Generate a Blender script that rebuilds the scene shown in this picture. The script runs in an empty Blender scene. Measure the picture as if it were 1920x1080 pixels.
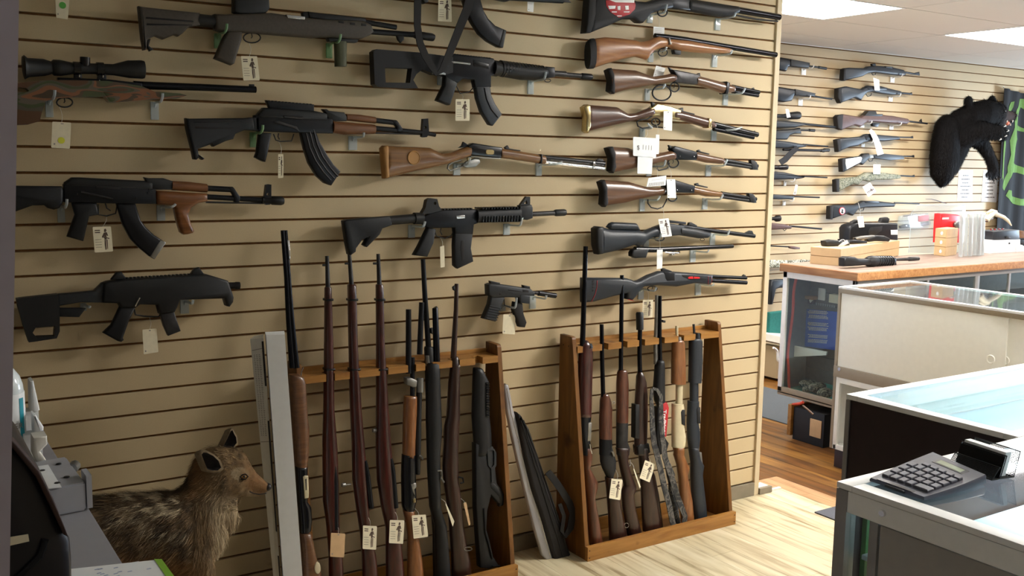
import bpy, bmesh, math, random
from mathutils import Vector, Matrix, noise
random.seed(7)
SC = bpy.context.scene
COL = SC.collection
PI = math.pi

# ---------------------------------------------------------------- camera (solved from the slatwall grooves)
FPX = 1864.548
YAW, PITCH, ROLL = 0.57264506, -0.12892721, 0.01625247
CAM = Vector((-3.46945, -3.23118, 1.575))
ZT = 2.2742            # height of the topmost groove seen on the front slatwall
SL = 0.0762            # slat pitch
_cy, _sy = math.cos(YAW), math.sin(YAW)
FW = Vector((_sy*math.cos(PITCH), _cy*math.cos(PITCH), math.sin(PITCH)))
_r0 = Vector((_cy, -_sy, 0)); _u0 = _r0.cross(FW)
RT = math.cos(ROLL)*_r0 + math.sin(ROLL)*_u0
UP = -math.sin(ROLL)*_r0 + math.cos(ROLL)*_u0
cd = bpy.data.cameras.new('camera'); cd.sensor_width = 36; cd.lens = FPX/1920*36; cd.clip_start = 0.05
cam = bpy.data.objects.new('camera', cd); COL.objects.link(cam)
cam.matrix_world = Matrix(((RT.x, UP.x, -FW.x, CAM.x), (RT.y, UP.y, -FW.y, CAM.y), (RT.z, UP.z, -FW.z, CAM.z), (0, 0, 0, 1)))
SC.camera = cam

def ray(x, y): return FW + RT*((x-960)/FPX) - UP*((y-540)/FPX)
def onY(p, y0):
    d = ray(*p); return CAM + d*((y0-CAM.y)/d.y)
def onZ(p, z0):
    d = ray(*p); return CAM + d*((z0-CAM.z)/d.z)
def onX(p, x0):
    d = ray(*p); return CAM + d*((x0-CAM.x)/d.x)
def fr(x0, y0, s): return lambda *pts: [(x0+x/s, y0+y/s) for x, y in pts]
c1=fr(0,0,4); c2=fr(240,0,4); c3=fr(680,0,4); c4=fr(1060,0,4.5714); c5=fr(0,240,4); c6=fr(320,170,3.6923); c7=fr(620,240,3.5519); c8=fr(1060,180,4.5714)
d1=fr(1080,400,4.8); d2=fr(0,470,4); d3=fr(460,420,6); d4=fr(700,460,4.8); d5=fr(460,600,6); d6=fr(700,600,6); d7=fr(460,760,6); d8=fr(700,760,6)
e1=fr(460,900,6); e2=fr(700,900,6); e3=fr(1020,460,5.0474); e4=fr(1020,640,5.0474); e5=fr(1020,840,4.5714); e6=fr(120,780,3.6); e7=fr(0,620,2.348); e8=fr(1440,0,4)
f1=fr(1440,90,6); f2=fr(1440,240,6); f3=fr(1700,160,4.1545); f4=fr(1430,370,6); f5=fr(1660,360,7.3846); f6=fr(1420,500,3.84); f7=fr(1380,680,3.6); f8=fr(1540,760,3.3737)
g3=fr(1420,90,5.1444); g4=fr(1420,280,5.1444); g5=fr(1420,440,4.911)
P0=fr(0,0,1)

# ---------------------------------------------------------------- materials
def lin(c):
    if isinstance(c, str):
        c = c.lstrip('#'); c = [int(c[i:i+2], 16) for i in (0, 2, 4)]
    return tuple(((v/255)/12.92 if v/255 <= .04045 else ((v/255+.055)/1.055)**2.4) for v in c) + (1,)
M = {}
def newmat(name):
    m = bpy.data.materials.new(name); m.use_nodes = True; M[name] = m
    nt = m.node_tree; b = nt.nodes['Principled BSDF']
    return m, nt, b
def mat(name, col, rough=.5, metal=0, var=.12, scale=40, bump=0, spec=.5, coat=0, trans=0, alpha=1, emis=None, es=0, ior=1.45):
    m, nt, b = newmat(name)
    b.inputs['Roughness'].default_value = rough; b.inputs['Metallic'].default_value = metal
    b.inputs['Specular IOR Level'].default_value = spec; b.inputs['Coat Weight'].default_value = coat
    b.inputs['Transmission Weight'].default_value = trans; b.inputs['Alpha'].default_value = alpha
    b.inputs['IOR'].default_value = ior
    c = lin(col)
    if emis: b.inputs['Emission Color'].default_value = lin(emis); b.inputs['Emission Strength'].default_value = es
    if var:
        tc = nt.nodes.new('ShaderNodeTexCoord'); n = nt.nodes.new('ShaderNodeTexNoise'); n.inputs['Scale'].default_value = scale; n.inputs['Detail'].default_value = 3
        r = nt.nodes.new('ShaderNodeValToRGB'); r.color_ramp.elements[0].position = .3; r.color_ramp.elements[1].position = .7
        r.color_ramp.elements[0].color = tuple(v*(1-var) for v in c[:3])+(1,); r.color_ramp.elements[1].color = tuple(min(1, v*(1+var)) for v in c[:3])+(1,)
        nt.links.new(tc.outputs['Object'], n.inputs['Vector']); nt.links.new(n.outputs['Fac'], r.inputs['Fac']); nt.links.new(r.outputs['Color'], b.inputs['Base Color'])
        if bump:
            bp = nt.nodes.new('ShaderNodeBump'); bp.inputs['Strength'].default_value = bump; bp.inputs['Distance'].default_value = .002
            nt.links.new(n.outputs['Fac'], bp.inputs['Height']); nt.links.new(bp.outputs['Normal'], b.inputs['Normal'])
    else: b.inputs['Base Color'].default_value = c
    return m
def wood(name, ca, cb, axis='x', rough=.4, scale=6, stretch=14, coat=0, cc=None, knots=False):
    m, nt, b = newmat(name)
    b.inputs['Roughness'].default_value = rough; b.inputs['Coat Weight'].default_value = coat; b.inputs['Coat Roughness'].default_value = .15
    tc = nt.nodes.new('ShaderNodeTexCoord'); mp = nt.nodes.new('ShaderNodeMapping')
    s = {'x': (1, stretch, stretch), 'y': (stretch, 1, stretch), 'z': (stretch, stretch, 1)}[axis]
    mp.inputs['Scale'].default_value = s
    n = nt.nodes.new('ShaderNodeTexNoise'); n.inputs['Scale'].default_value = scale; n.inputs['Detail'].default_value = 5; n.inputs['Distortion'].default_value = .6
    r = nt.nodes.new('ShaderNodeValToRGB'); r.color_ramp.elements[0].position = .32; r.color_ramp.elements[1].position = .68
    gn = 1.0 if 'laminate_' in name and 'stock' not in name else .74
    dk = lambda c: tuple(v*gn for v in lin(c)[:3])+(1,)
    r.color_ramp.elements[0].color = dk(ca); r.color_ramp.elements[1].color = dk(cb)
    if cc:
        e = r.color_ramp.elements.new(.5); e.color = dk(cc)
    nt.links.new(tc.outputs['Object'], mp.inputs['Vector']); nt.links.new(mp.outputs['Vector'], n.inputs['Vector']); nt.links.new(n.outputs['Fac'], r.inputs['Fac'])
    out = r.outputs['Color']
    if knots:
        v = nt.nodes.new('ShaderNodeTexNoise'); v.inputs['Scale'].default_value = 9; v.inputs['Detail'].default_value = 2
        nt.links.new(tc.outputs['Object'], v.inputs['Vector'])
        q = nt.nodes.new('ShaderNodeValToRGB'); q.color_ramp.elements[0].position = .24; q.color_ramp.elements[1].position = .36
        q.color_ramp.elements[0].color = (.35, .22, .12, 1); q.color_ramp.elements[1].color = (1, 1, 1, 1)
        x = nt.nodes.new('ShaderNodeMix'); x.data_type = 'RGBA'; x.blend_type = 'MULTIPLY'; x.inputs[0].default_value = 1
        nt.links.new(v.outputs['Fac'], q.inputs['Fac']); nt.links.new(out, x.inputs[6]); nt.links.new(q.outputs['Color'], x.inputs[7]); out = x.outputs[2]
    nt.links.new(out, b.inputs['Base Color'])
    return m
def blotch(name, cols, scale=20, rough=.6, dist=1.5, sx=(1, 1, 1), detail=2):
    m, nt, b = newmat(name); b.inputs['Roughness'].default_value = rough
    tc = nt.nodes.new('ShaderNodeTexCoord'); mp = nt.nodes.new('ShaderNodeMapping'); mp.inputs['Scale'].default_value = sx
    n = nt.nodes.new('ShaderNodeTexNoise'); n.inputs['Scale'].default_value = scale; n.inputs['Distortion'].default_value = dist; n.inputs['Detail'].default_value = detail
    r = nt.nodes.new('ShaderNodeValToRGB'); r.color_ramp.interpolation = 'CONSTANT' if detail <= 2 else 'LINEAR'
    k = len(cols); r.color_ramp.elements[0].position = 0; r.color_ramp.elements[0].color = lin(cols[0]); r.color_ramp.elements[1].position = .34+.34*(k-1)/k; r.color_ramp.elements[1].color = lin(cols[-1])
    for i in range(1, k-1): e = r.color_ramp.elements.new(.34+.34*i/k); e.color = lin(cols[i])
    nt.links.new(tc.outputs['Object'], mp.inputs['Vector']); nt.links.new(mp.outputs['Vector'], n.inputs['Vector']); nt.links.new(n.outputs['Fac'], r.inputs['Fac']); nt.links.new(r.outputs['Color'], b.inputs['Base Color'])
    return m
mat('slat', '#bfab88', .55, var=.03, scale=300, bump=.05)
mat('slot', '#7a5228', .8, var=.2, scale=60)
mat('trim', '#c4b394', .5, var=.03)
mat('groove_metal', '#6b4a28', .7)
mat('black', '#0f1013', .5, var=.2, bump=.03)
mat('black_gloss', '#0f1014', .22, var=.1)
mat('polymer', '#131418', .5, var=.15, scale=200, bump=.08, spec=.4)
mat('gunmetal', '#1b1c20', .36, metal=.5, var=.15)
mat('blued', '#1a1b20', .25, metal=.7, var=.15)
mat('worn_steel', '#3b3a3b', .4, metal=.6, var=.3, scale=30)
mat('grey_polymer', '#24272b', .5, var=.12, scale=200, bump=.05)
mat('slate_poly', '#23282f', .45, var=.1, scale=200, bump=.04)
mat('olive_brown', '#433c34', .6, var=.12, scale=150, bump=.06)
mat('olive', '#4a4c35', .6, var=.1)
mat('steel', '#b9b9b9', .25, metal=1, var=.08)
mat('dull_steel', '#8b8a86', .4, metal=.8, var=.12)
mat('chrome', '#e0e0e4', .12, metal=1, var=0)
mat('brass', '#cdbb8c', .25, metal=.9, var=.1)
mat('rubber', '#1c1a1b', .75, var=.1)
mat('brown_rubber', '#3a2722', .7, var=.1)
mat('tan_pad', '#a77a45', .6, var=.1)
mat('white', '#eeeeec', .5, var=.03)
mat('offwhite', '#dcd9d0', .5, var=.03)
mat('card', '#e6dcc0', .7, var=.05, scale=60)
mat('card_brown', '#c9a67c', .7, var=.05)
mat('paper', '#eef0f2', .6, var=.02)
mat('ink', '#5b4a40', .8, var=0)
mat('ink_dark', '#2c2829', .8, var=0)
mat('ink_grey', '#8d8883', .8, var=0)
mat('red', '#b0232a', .45, var=.05)
mat('red_gloss', '#d8262a', .3, var=.05)
mat('green_dot', '#5fb04c', .6, var=0)
mat('yellow_dot', '#d5d440', .6, var=0)
def glass(name, tint, haze=0.0, refl=1.0, haze_col='#e8eef0'):
    """thin sheet: clear, with a mirror-like skin and a little haze"""
    m, nt, b = newmat(name); out = nt.nodes['Material Output']
    tr = nt.nodes.new('ShaderNodeBsdfTransparent'); tr.inputs[0].default_value = lin(tint)
    gl = nt.nodes.new('ShaderNodeBsdfGlossy'); gl.inputs['Roughness'].default_value = .03
    lw = nt.nodes.new('ShaderNodeFresnel'); lw.inputs[0].default_value = 1.5
    mu = nt.nodes.new('ShaderNodeMath'); mu.operation = 'MULTIPLY'; ge = nt.nodes.new('ShaderNodeNewGeometry'); iv = nt.nodes.new('ShaderNodeMath'); iv.operation = 'MULTIPLY_ADD'; iv.inputs[1].default_value = -refl; iv.inputs[2].default_value = refl
    nt.links.new(ge.outputs['Backfacing'], iv.inputs[0]); nt.links.new(iv.outputs[0], mu.inputs[1])
    mx = nt.nodes.new('ShaderNodeMixShader'); nt.links.new(lw.outputs[0], mu.inputs[0]); nt.links.new(mu.outputs[0], mx.inputs[0]); nt.links.new(tr.outputs[0], mx.inputs[1]); nt.links.new(gl.outputs[0], mx.inputs[2])
    b.inputs['Base Color'].default_value = lin(haze_col); b.inputs['Roughness'].default_value = .3
    m2 = nt.nodes.new('ShaderNodeMixShader'); m2.inputs[0].default_value = haze; nt.links.new(mx.outputs[0], m2.inputs[1]); nt.links.new(b.outputs[0], m2.inputs[2]); nt.links.new(m2.outputs[0], out.inputs['Surface'])
glass('acrylic', '#e4ebec', .38); glass('acrylic_green', '#bfe0ba', .5, haze_col='#a9d0a0'); glass('clear_plastic', '#f0f4f5', .12); glass('window_glass', '#f4f8f8', 0)
glass('glass_top', '#ebf4f7', .03, 1.0); glass('glass_side', '#f2f8f7', .01, .8)
wood('walnut', '#603e28', '#805838', 'x', .33, coat=.25)
wood('walnut_dark', '#4c2e20', '#68412c', 'x', .33, coat=.25)
wood('honey', '#784e28', '#976a38', 'x', .32, coat=.3)
wood('orange_wood', '#a0663c', '#bd8452', 'x', .35, coat=.25)
wood('ak_wood', '#754218', '#9a6030', 'x', .35, coat=.3, cc='#865022')
wood('ak_wood2', '#6b3f20', '#8f5a30', 'x', .45, coat=.1)
blotch('laminate_stock', ['#573a26', '#4f4b40', '#3f4a2c', '#5e564a', '#83563a', '#4c3e30', '#434c2f'], 6, .32, .9, (1, 3, 3.6), 0)
wood('mahogany', '#2e100c', '#56201a', 'z', .28, coat=.4)
wood('rack_walnut', '#4a281a', '#744028', 'z', .3, coat=.4)
wood('rack_dark_walnut', '#2a1611', '#412318', 'z', .3, coat=.35)
wood('rack_orange', '#7c4a26', '#a46c3c', 'z', .32, coat=.4)
wood('pine', '#9a6628', '#c08a44', 'x', .45, scale=4, stretch=10, knots=True)
wood('pine_side', '#6f4519', '#96652c', 'z', .4, scale=4, stretch=10, knots=True)
wood('plank_light', '#c9b48c', '#e6dabb', 'y', .45, scale=1.6, stretch=9, cc='#d9c8a0')
wood('plank_brown', '#5a3413', '#a36c2a', 'y', .4, scale=2, stretch=8, cc='#855420')
wood('butcher', '#a87040', '#cf9862', 'y', .45, scale=5, stretch=10, knots=True)
wood('butcher_top', '#8e7768', '#b39d90', 'x', .4, scale=3, stretch=10)
wood('threshold_wood', '#b98a5c', '#d3a87a', 'y', .5, scale=3, stretch=8, knots=True)
blotch('camo', ['#2d2c28', '#5b584c', '#8b8676', '#3c3f33'], 26, .7)
blotch('camo_dark', ['#17181a', '#3a3836', '#5a5650', '#22252a'], 22, .7)
blotch('camo_snow', ['#6b6b5a', '#a9ab9c', '#dcdccf', '#4d5344'], 22, .7)
blotch('camo_green', ['#5c604c', '#7c7d68', '#8f8f7c', '#4d5344'], 30, .7)

# ---------------------------------------------------------------- objects
class Thing: pass
def props(o, label=None, cat=None, group=None, kind=None):
    if label: o['label'] = label
    if cat: o['category'] = cat
    if group: o['group'] = group
    if kind: o['kind'] = kind
    return o
def empty(name, label, cat, loc, group=None):
    o = bpy.data.objects.new(name, None); COL.objects.link(o); o.location = loc; o.empty_display_size = .05
    return props(o, label, cat, group)
def wloc(o):
    v = Vector((0, 0, 0))
    while o is not None: v = v + Vector(o.location); o = o.parent
    return v
def link(name, bm, mt, parent=None, loc=None, smooth=None, kind=None):
    """bm is in world coordinates; mesh is stored about loc (or the parent's origin)"""
    base = wloc(parent) if parent is not None else Vector(loc if loc is not None else (0, 0, 0))
    bmesh.ops.remove_doubles(bm, verts=bm.verts, dist=1e-6)
    bmesh.ops.recalc_face_normals(bm, faces=bm.faces)
    bmesh.ops.translate(bm, verts=bm.verts, vec=-base)
    me = bpy.data.meshes.new(name); bm.to_mesh(me); bm.free()
    for m in (mt if isinstance(mt, (list, tuple)) else [mt]): me.materials.append(M[m] if isinstance(m, str) else m)
    if smooth is not None:
        me.shade_smooth()
        me.set_sharp_from_angle(angle=math.radians(smooth))
    o = bpy.data.objects.new(name, me); COL.objects.link(o)
    if parent is not None: o.parent = parent
    else: o.location = base
    if kind: o['kind'] = kind
    return o
def box(bm, a, b, mi=0):
    x0, y0, z0 = a; x1, y1, z1 = b
    v = [bm.verts.new(p) for p in ((x0,y0,z0),(x1,y0,z0),(x1,y1,z0),(x0,y1,z0),(x0,y0,z1),(x1,y0,z1),(x1,y1,z1),(x0,y1,z1))]
    for f in ((0,1,2,3),(4,5,6,7),(0,1,5,4),(1,2,6,5),(2,3,7,6),(3,0,4,7)):
        bm.faces.new([v[i] for i in f]).material_index = mi
def bbox(bm, a, b, bev=.003, seg=2, mi=0):
    t = bmesh.new(); box(t, a, b, mi)
    bmesh.ops.recalc_face_normals(t, faces=t.faces)
    bmesh.ops.bevel(t, geom=list(t.edges), offset=bev, segments=seg, affect='EDGES', profile=.7, clamp_overlap=True)
    for f in t.faces: f.material_index = mi
    merge(bm, t)
def merge(bm, t, mx=None):
    if mx is not None: bmesh.ops.transform(t, matrix=mx, verts=t.verts)
    vm = {}
    for v in t.verts: vm[v] = bm.verts.new(v.co)
    for f in t.faces:
        try:
            n = bm.faces.new([vm[v] for v in f.verts]); n.material_index = f.material_index
        except ValueError: pass
    t.free()
def obox(bm, c, ax, ay, az, hx, hy, hz, mi=0):
    """oriented box about c"""
    c = Vector(c); v = []
    for k in (-1, 1):
        for s, t in ((-1,-1),(1,-1),(1,1),(-1,1)):
            v.append(bm.verts.new(c+ax*hx*s+ay*hy*t+az*hz*k))
    for f in ((0,1,2,3),(4,5,6,7),(0,1,5,4),(1,2,6,5),(2,3,7,6),(3,0,4,7)): bm.faces.new([v[i] for i in f]).material_index = mi
def inset2d(pts, d):
    n = len(pts); A = sum(pts[i][0]*pts[(i+1)%n][1]-pts[(i+1)%n][0]*pts[i][1] for i in range(n))
    s = 1 if A > 0 else -1; out = []
    for i in range(n):
        p0, p1, p2 = pts[i-1], pts[i], pts[(i+1)%n]
        a = Vector((p1[0]-p0[0], p1[1]-p0[1])); b = Vector((p2[0]-p1[0], p2[1]-p1[1]))
        if a.length < 1e-9 or b.length < 1e-9: out.append(p1); continue
        a.normalize(); b.normalize(); na = Vector((-a.y, a.x))*s; nb = Vector((-b.y, b.x))*s
        m = na+nb
        if m.length < .3: out.append((p1[0]+na.x*d, p1[1]+na.y*d)); continue
        m.normalize(); k = min(1.6, 1/max(.3, m.dot(na)))
        out.append((p1[0]+m.x*d*k, p1[1]+m.y*d*k))
    return out
def area2(pts):
    n = len(pts); return sum(pts[i][0]*pts[(i+1)%n][1]-pts[(i+1)%n][0]*pts[i][1] for i in range(n))/2
def plate_w(bm, pts, y0, th, bev, mi=0, holes=None, sl=0.0):
    """pts: (x,z) world outline; extruded along y about y0; rounded rims. holes: outlines cut through (bevel kept off)"""
    if area2(pts) < 0: pts = pts[::-1]
    if holes:
        from mathutils.geometry import delaunay_2d_cdt
        loops = [pts]+[h for h in holes]
        vs = []; es = []
        for L in loops:
            k = len(vs); vs += [Vector(p) for p in L]; es += [(k+i, k+(i+1)%len(L)) for i in range(len(L))]
        r = delaunay_2d_cdt(vs, es, [], 0, 1e-7)
        V, E, F = r[0], r[1], r[2]
        a = [bm.verts.new((v.x, y0+sl*v.y-th/2, v.y)) for v in V]; b = [bm.verts.new((v.x, y0+sl*v.y+th/2, v.y)) for v in V]
        cnt = {}
        def ins(p, L):
            c = False; n = len(L)
            for i in range(n):
                x1, z1 = L[i]; x2, z2 = L[(i+1)%n]
                if (z1 > p[1]) != (z2 > p[1]) and p[0] < (x2-x1)*(p[1]-z1)/(z2-z1)+x1: c = not c
            return c
        for f in F:
            cx = sum(V[i].x for i in f)/len(f); cz = sum(V[i].y for i in f)/len(f)
            if not ins((cx, cz), pts) or any(ins((cx, cz), h) for h in holes): continue
            bm.faces.new([a[i] for i in f]).material_index = mi; bm.faces.new([b[i] for i in reversed(f)]).material_index = mi
            for i in range(len(f)):
                e = tuple(sorted((f[i], f[(i+1)%len(f)]))); cnt[e] = cnt.get(e, 0)+1
        for (i, j), c in cnt.items():
            if c == 1: bm.faces.new([a[i], a[j], b[j], b[i]]).material_index = mi
        return
    bev = min(bev, th*.45)
    i1 = inset2d(pts, bev*.3); i2 = inset2d(pts, bev)
    layers = [(i2, -th/2), (i1, -th/2+bev*.3), (pts, -th/2+bev), (pts, th/2-bev), (i1, th/2-bev*.3), (i2, th/2)]
    R = [[bm.verts.new((x, y0+sl*z+dy, z)) for x, z in L] for L, dy in layers]
    n = len(pts)
    for k in range(5):
        for i in range(n):
            bm.faces.new([R[k][i], R[k][(i+1)%n], R[k+1][(i+1)%n], R[k+1][i]]).material_index = mi
    bm.faces.new(R[0]).material_index = mi; bm.faces.new(R[-1][::-1]).material_index = mi
def rings(bm, rs, mi=0, close=True):
    """bridge vertex rings, cap ends"""
    V = [[bm.verts.new(p) for p in r] for r in rs]; n = len(V[0])
    for a, b in zip(V, V[1:]):
        for i in range(n): bm.faces.new([a[i], a[(i+1)%n], b[(i+1)%n], b[i]]).material_index = mi
    if close:
        bm.faces.new(V[0][::-1]).material_index = mi; bm.faces.new(V[-1]).material_index = mi
def frame_of(d):
    d = d.normalized(); a = Vector((0, 1, 0)) if abs(d.y) < .9 else Vector((1, 0, 0))
    u = d.cross(a).normalized(); return u, d.cross(u).normalized()
def tube(bm, path, r, n=10, mi=0, closed=False, flat=1.0):
    """round tube along a world path; r scalar or list"""
    path = [Vector(p) for p in path]; m = len(path); rs = r if isinstance(r, (list, tuple)) else [r]*m
    out = []; prev = None
    for i, p in enumerate(path):
        if closed: d = path[(i+1)%m]-path[i-1]
        else: d = path[min(m-1, i+1)]-path[max(0, i-1)]
        if d.length < 1e-9: d = Vector((0, 0, 1))
        if prev is None: u, w = frame_of(d)
        else:
            u = prev - d.normalized()*prev.dot(d.normalized())
            u = u.normalized() if u.length > 1e-6 else frame_of(d)[0]; w = d.normalized().cross(u)
        prev = u
        out.append([p+(u*math.cos(t)*flat+w*math.sin(t))*rs[i] for t in [2*PI*k/n for k in range(n)]])
    if closed: out.append(out[0]); rings(bm, out, mi, False)
    else: rings(bm, out, mi)
def lathe(bm, prof, c, ax=Vector((0, 0, 1)), n=20, mi=0):
    """prof: (radius, height along ax)"""
    u, w = frame_of(ax); c = Vector(c)
    rings(bm, [[c+ax*h+(u*math.cos(2*PI*k/n)+w*math.sin(2*PI*k/n))*max(r, 1e-4) for k in range(n)] for r, h in prof], mi)
def interp(P, t):
    if t <= P[0][0]: return P[0][1]
    for (a, b), (c, d) in zip(P, P[1:]):
        if t <= c: return b+(d-b)*(t-a)/(c-a) if c > a else d
    return P[-1][1]
def smoothpath(pts, k=4):
    out = []; n = len(pts)
    for i in range(n-1):
        p0, p1, p2, p3 = [Vector(pts[max(0, min(n-1, j))]) for j in (i-1, i, i+1, i+2)]
        for s in range(k):
            t = s/k; out.append(.5*((2*p1)+(p2-p0)*t+(2*p0-5*p1+4*p2-p3)*t*t+(3*p1-p0-3*p2+p3)*t**3))
    out.append(Vector(pts[-1])); return out

class Gun:
    """a thing traced on its own plane y = Y; parts sit at their real depth and have real thickness"""
    def __init__(s, name, label, cat, Y, org, group=None, sl=0.0):
        s.Y = Y; s.sl = sl; s.label = label; o = s.w(org); s.e = empty(name, label, cat, o, group)
    def w(s, p, dy=0):
        d = ray(*p); t = (s.Y+s.sl*CAM.z-CAM.y)/(d.y-s.sl*d.z); v = CAM+d*t; v.y += dy; return v
    def _xz(s, pts): return [(v.x, v.z) for v in (s.w(p) for p in pts)]
    def plate(s, name, m, pts, th=.03, bev=.003, dy=0, par=None, holes=None, label=None, kind=None):
        bm = bmesh.new()
        plate_w(bm, s._xz(pts), s.Y+dy, th, bev, holes=[s._xz(h) for h in holes] if holes else None, sl=s.sl)
        o = link(name, bm, m, par or s.e, smooth=50)
        if label: o['label'] = label
        if kind: o['kind'] = kind
        return o
    def plates(s, name, m, lst, th=.03, bev=.002, dy=0, par=None, kind=None):
        bm = bmesh.new()
        for pts in lst: plate_w(bm, s._xz(pts), s.Y+dy, th, bev, sl=s.sl)
        o = link(name, bm, m, par or s.e, smooth=50)
        if kind: o['kind'] = kind
        return o
    def loft(s, name, m, A, B, th=.04, axis=0, n=18, k=14, pw=2.3, dy=0, par=None, label=None, taper=None):
        """A,B two opposite edges (px) sampled along image axis 0 (x) or 1 (y)"""
        A = sorted(A, key=lambda p: p[axis]); B = sorted(B, key=lambda p: p[axis])
        a0 = max(A[0][axis], B[0][axis]) if False else min(A[0][axis], B[0][axis]); a1 = max(A[-1][axis], B[-1][axis])
        us = set(a0+(a1-a0)*i/n for i in range(n+1)) | set(p[axis] for p in A) | set(p[axis] for p in B)
        us = sorted(us); uu = [us[0]]
        for u in us[1:]:
            if u-uu[-1] > (a1-a0)*.008: uu.append(u)
        PA = [(p[axis], p[1-axis]) for p in A]; PB = [(p[axis], p[1-axis]) for p in B]
        bm = bmesh.new(); R = []
        def ring(u, sc):
            pa, pb = interp(PA, u), interp(PB, u)
            qa = s.w((u, pa) if axis == 0 else (pa, u)); qb = s.w((u, pb) if axis == 0 else (pb, u))
            c = (qa+qb)/2; h = (qa-qb)/2; t = (u-a0)/(a1-a0)
            T = th*(interp(taper, t) if taper else 1); T = min(T, max(.006, h.length*2*1.15))
            out = []
            for i in range(k):
                g = 2*PI*i/k; cg, sg = math.cos(g), math.sin(g)
                e = 2/pw
                out.append(c+h*sc*math.copysign(abs(cg)**e, cg)+Vector((0, dy+T/2*sc*math.copysign(abs(sg)**e, sg), 0)))
            return out
        for i, u in enumerate(uu):
            if i == 0: R.append(ring(u, .86)); u2 = u+(uu[1]-u)*.12; R.append(ring(u2, 1))
            elif i == len(uu)-1: u2 = u-(u-uu[i-1])*.12; R.append(ring(u2, 1)); R.append(ring(u, .86))
            else: R.append(ring(u, 1))
        rings(bm, R)
        o = link(name, bm, m, par or s.e, smooth=60)
        if label: o['label'] = label
        return o
    def rod(s, name, m, pts, r, n=10, dy=0, par=None, closed=False, label=None, sm=0, flat=1.0):
        bm = bmesh.new()
        P = [s.w(p, dy) for p in pts]
        if sm and not isinstance(r, (list, tuple)): P = smoothpath(P, sm)
        tube(bm, P, r, n, closed=closed, flat=flat)
        o = link(name, bm, m, par or s.e, smooth=50)
        if label: o['label'] = label
        return o
    def rods(s, name, m, lst, n=10, dy=0, par=None, kind=None):
        bm = bmesh.new()
        for pts, r in lst: tube(bm, [s.w(p, dy) for p in pts], r, n)
        o = link(name, bm, m, par or s.e, smooth=50)
        if kind: o['kind'] = kind
        return o
    def band(s, name, m, path, wpx, th=.003, dy=0, par=None, label=None):
        """flat webbing strap along a px path, wpx wide (number or list)"""
        n = len(path); W = wpx if isinstance(wpx, (list, tuple)) else [wpx]*n; A = []; B = []
        for i, p in enumerate(path):
            a = path[max(0, i-1)]; b = path[min(n-1, i+1)]; dx, dz = b[0]-a[0], b[1]-a[1]; L = math.hypot(dx, dz) or 1
            A.append((p[0]-dz/L*W[i]/2, p[1]+dx/L*W[i]/2)); B.append((p[0]+dz/L*W[i]/2, p[1]-dx/L*W[i]/2))
        bm = bmesh.new(); R = []
        for a, b in zip(A, B):
            q, r = s.w(a, dy), s.w(b, dy); t = Vector((0, th/2, 0)); R.append([q-t, r-t, r+t, q+t])
        rings(bm, R)
        o = link(name, bm, m, par or s.e, smooth=40)
        if label: o['label'] = label
        return o
def ell(cx, cy, rx, ry, n=16, a0=0, a1=360):
    k = n if a1-a0 < 360 else n-1
    return [(cx+rx*math.cos(math.radians(a0+(a1-a0)*i/n)), cy+ry*math.sin(math.radians(a0+(a1-a0)*i/n))) for i in range(k+1)]
def disc(bm, c, r, th, ax, n=16, mi=0):
    lathe(bm, [(r*.9, 0), (r, th*.3), (r, th)], Vector(c), ax, n, mi)
TXT = {}
def text_mesh(bm, s, org, ux, uz, size, depth=.0006, mi=0, bold=False):
    """real lettering; ux text direction, uz up direction"""
    cu = bpy.data.curves.new('t', 'FONT'); cu.body = s; cu.size = 1; cu.extrude = 0
    if bold: cu.offset = .02
    ob = bpy.data.objects.new('t', cu); COL.objects.link(ob)
    dg = bpy.context.evaluated_depsgraph_get(); me = bpy.data.meshes.new_from_object(ob.evaluated_get(dg))
    bpy.data.objects.remove(ob); bpy.data.curves.remove(cu)
    t = bmesh.new(); t.from_mesh(me); bpy.data.meshes.remove(me)
    if t.faces:
        r = bmesh.ops.extrude_face_region(t, geom=list(t.faces)); bmesh.ops.translate(t, verts=[g for g in r['geom'] if isinstance(g, bmesh.types.BMVert)], vec=(0, 0, 1))
    org = Vector(org); nn = ux.cross(uz).normalized()
    for v in t.verts:
        x, y, z = v.co; v.co = org+ux*x*size+uz*y*size+nn*z*depth
    for f in t.faces: f.material_index = mi
    merge(bm, t)
EXPO = 1.6
# ================================================================ the room
CEIL = 2.48; XL, XR, YB, YF = -5.2, 7.2, -6.0, 2.14
def struct(name, bm, m, smooth=None):
    return props(link(name, bm, m, smooth=smooth), kind='structure')
def slatwall(bm, x0, x1, y, ztop, phase, zbot):
    """slats with open slots between them; phase = centre height of one slot"""
    k = math.floor((ztop-phase)/SL); top = ztop
    z = phase+k*SL
    box(bm, (x0, y+.011, zbot), (x1, y+.02, ztop), 1)
    while True:
        lo = max(z+.0038, zbot)
        if top-lo > .002:
            b = .0012
            pr = [(y+.0115, lo), (y+b, lo), (y, lo+b), (y, top-b), (y+b, top), (y+.0115, top)]
            a = [bm.verts.new((x0, p, q)) for p, q in pr]; c = [bm.verts.new((x1, p, q)) for p, q in pr]
            for i in range(6):
                bm.faces.new([a[i], a[(i+1) % 6], c[(i+1) % 6], c[i]]).material_index = 0
            bm.faces.new(a); bm.faces.new(c[::-1])
        top = z-.0038; z -= SL
        if top < zbot+.004: break
bm = bmesh.new(); slatwall(bm, XL, 0.0, 0.0, CEIL, ZT, 0.062)
box(bm, (XL, .02, 0), (0, .14, CEIL), 0)
struct('wall_front', bm, ['slat', 'slot'])
bm = bmesh.new(); bbox(bm, (0.0, -.012, 0.0), (.030, .152, CEIL), .004)
box(bm, (0.001, .14, 0), (.03, .16, CEIL))
struct('trim_1', bm, 'trim')
mat('base_grey', '#7d7463', .6, var=.12, scale=20)
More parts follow.
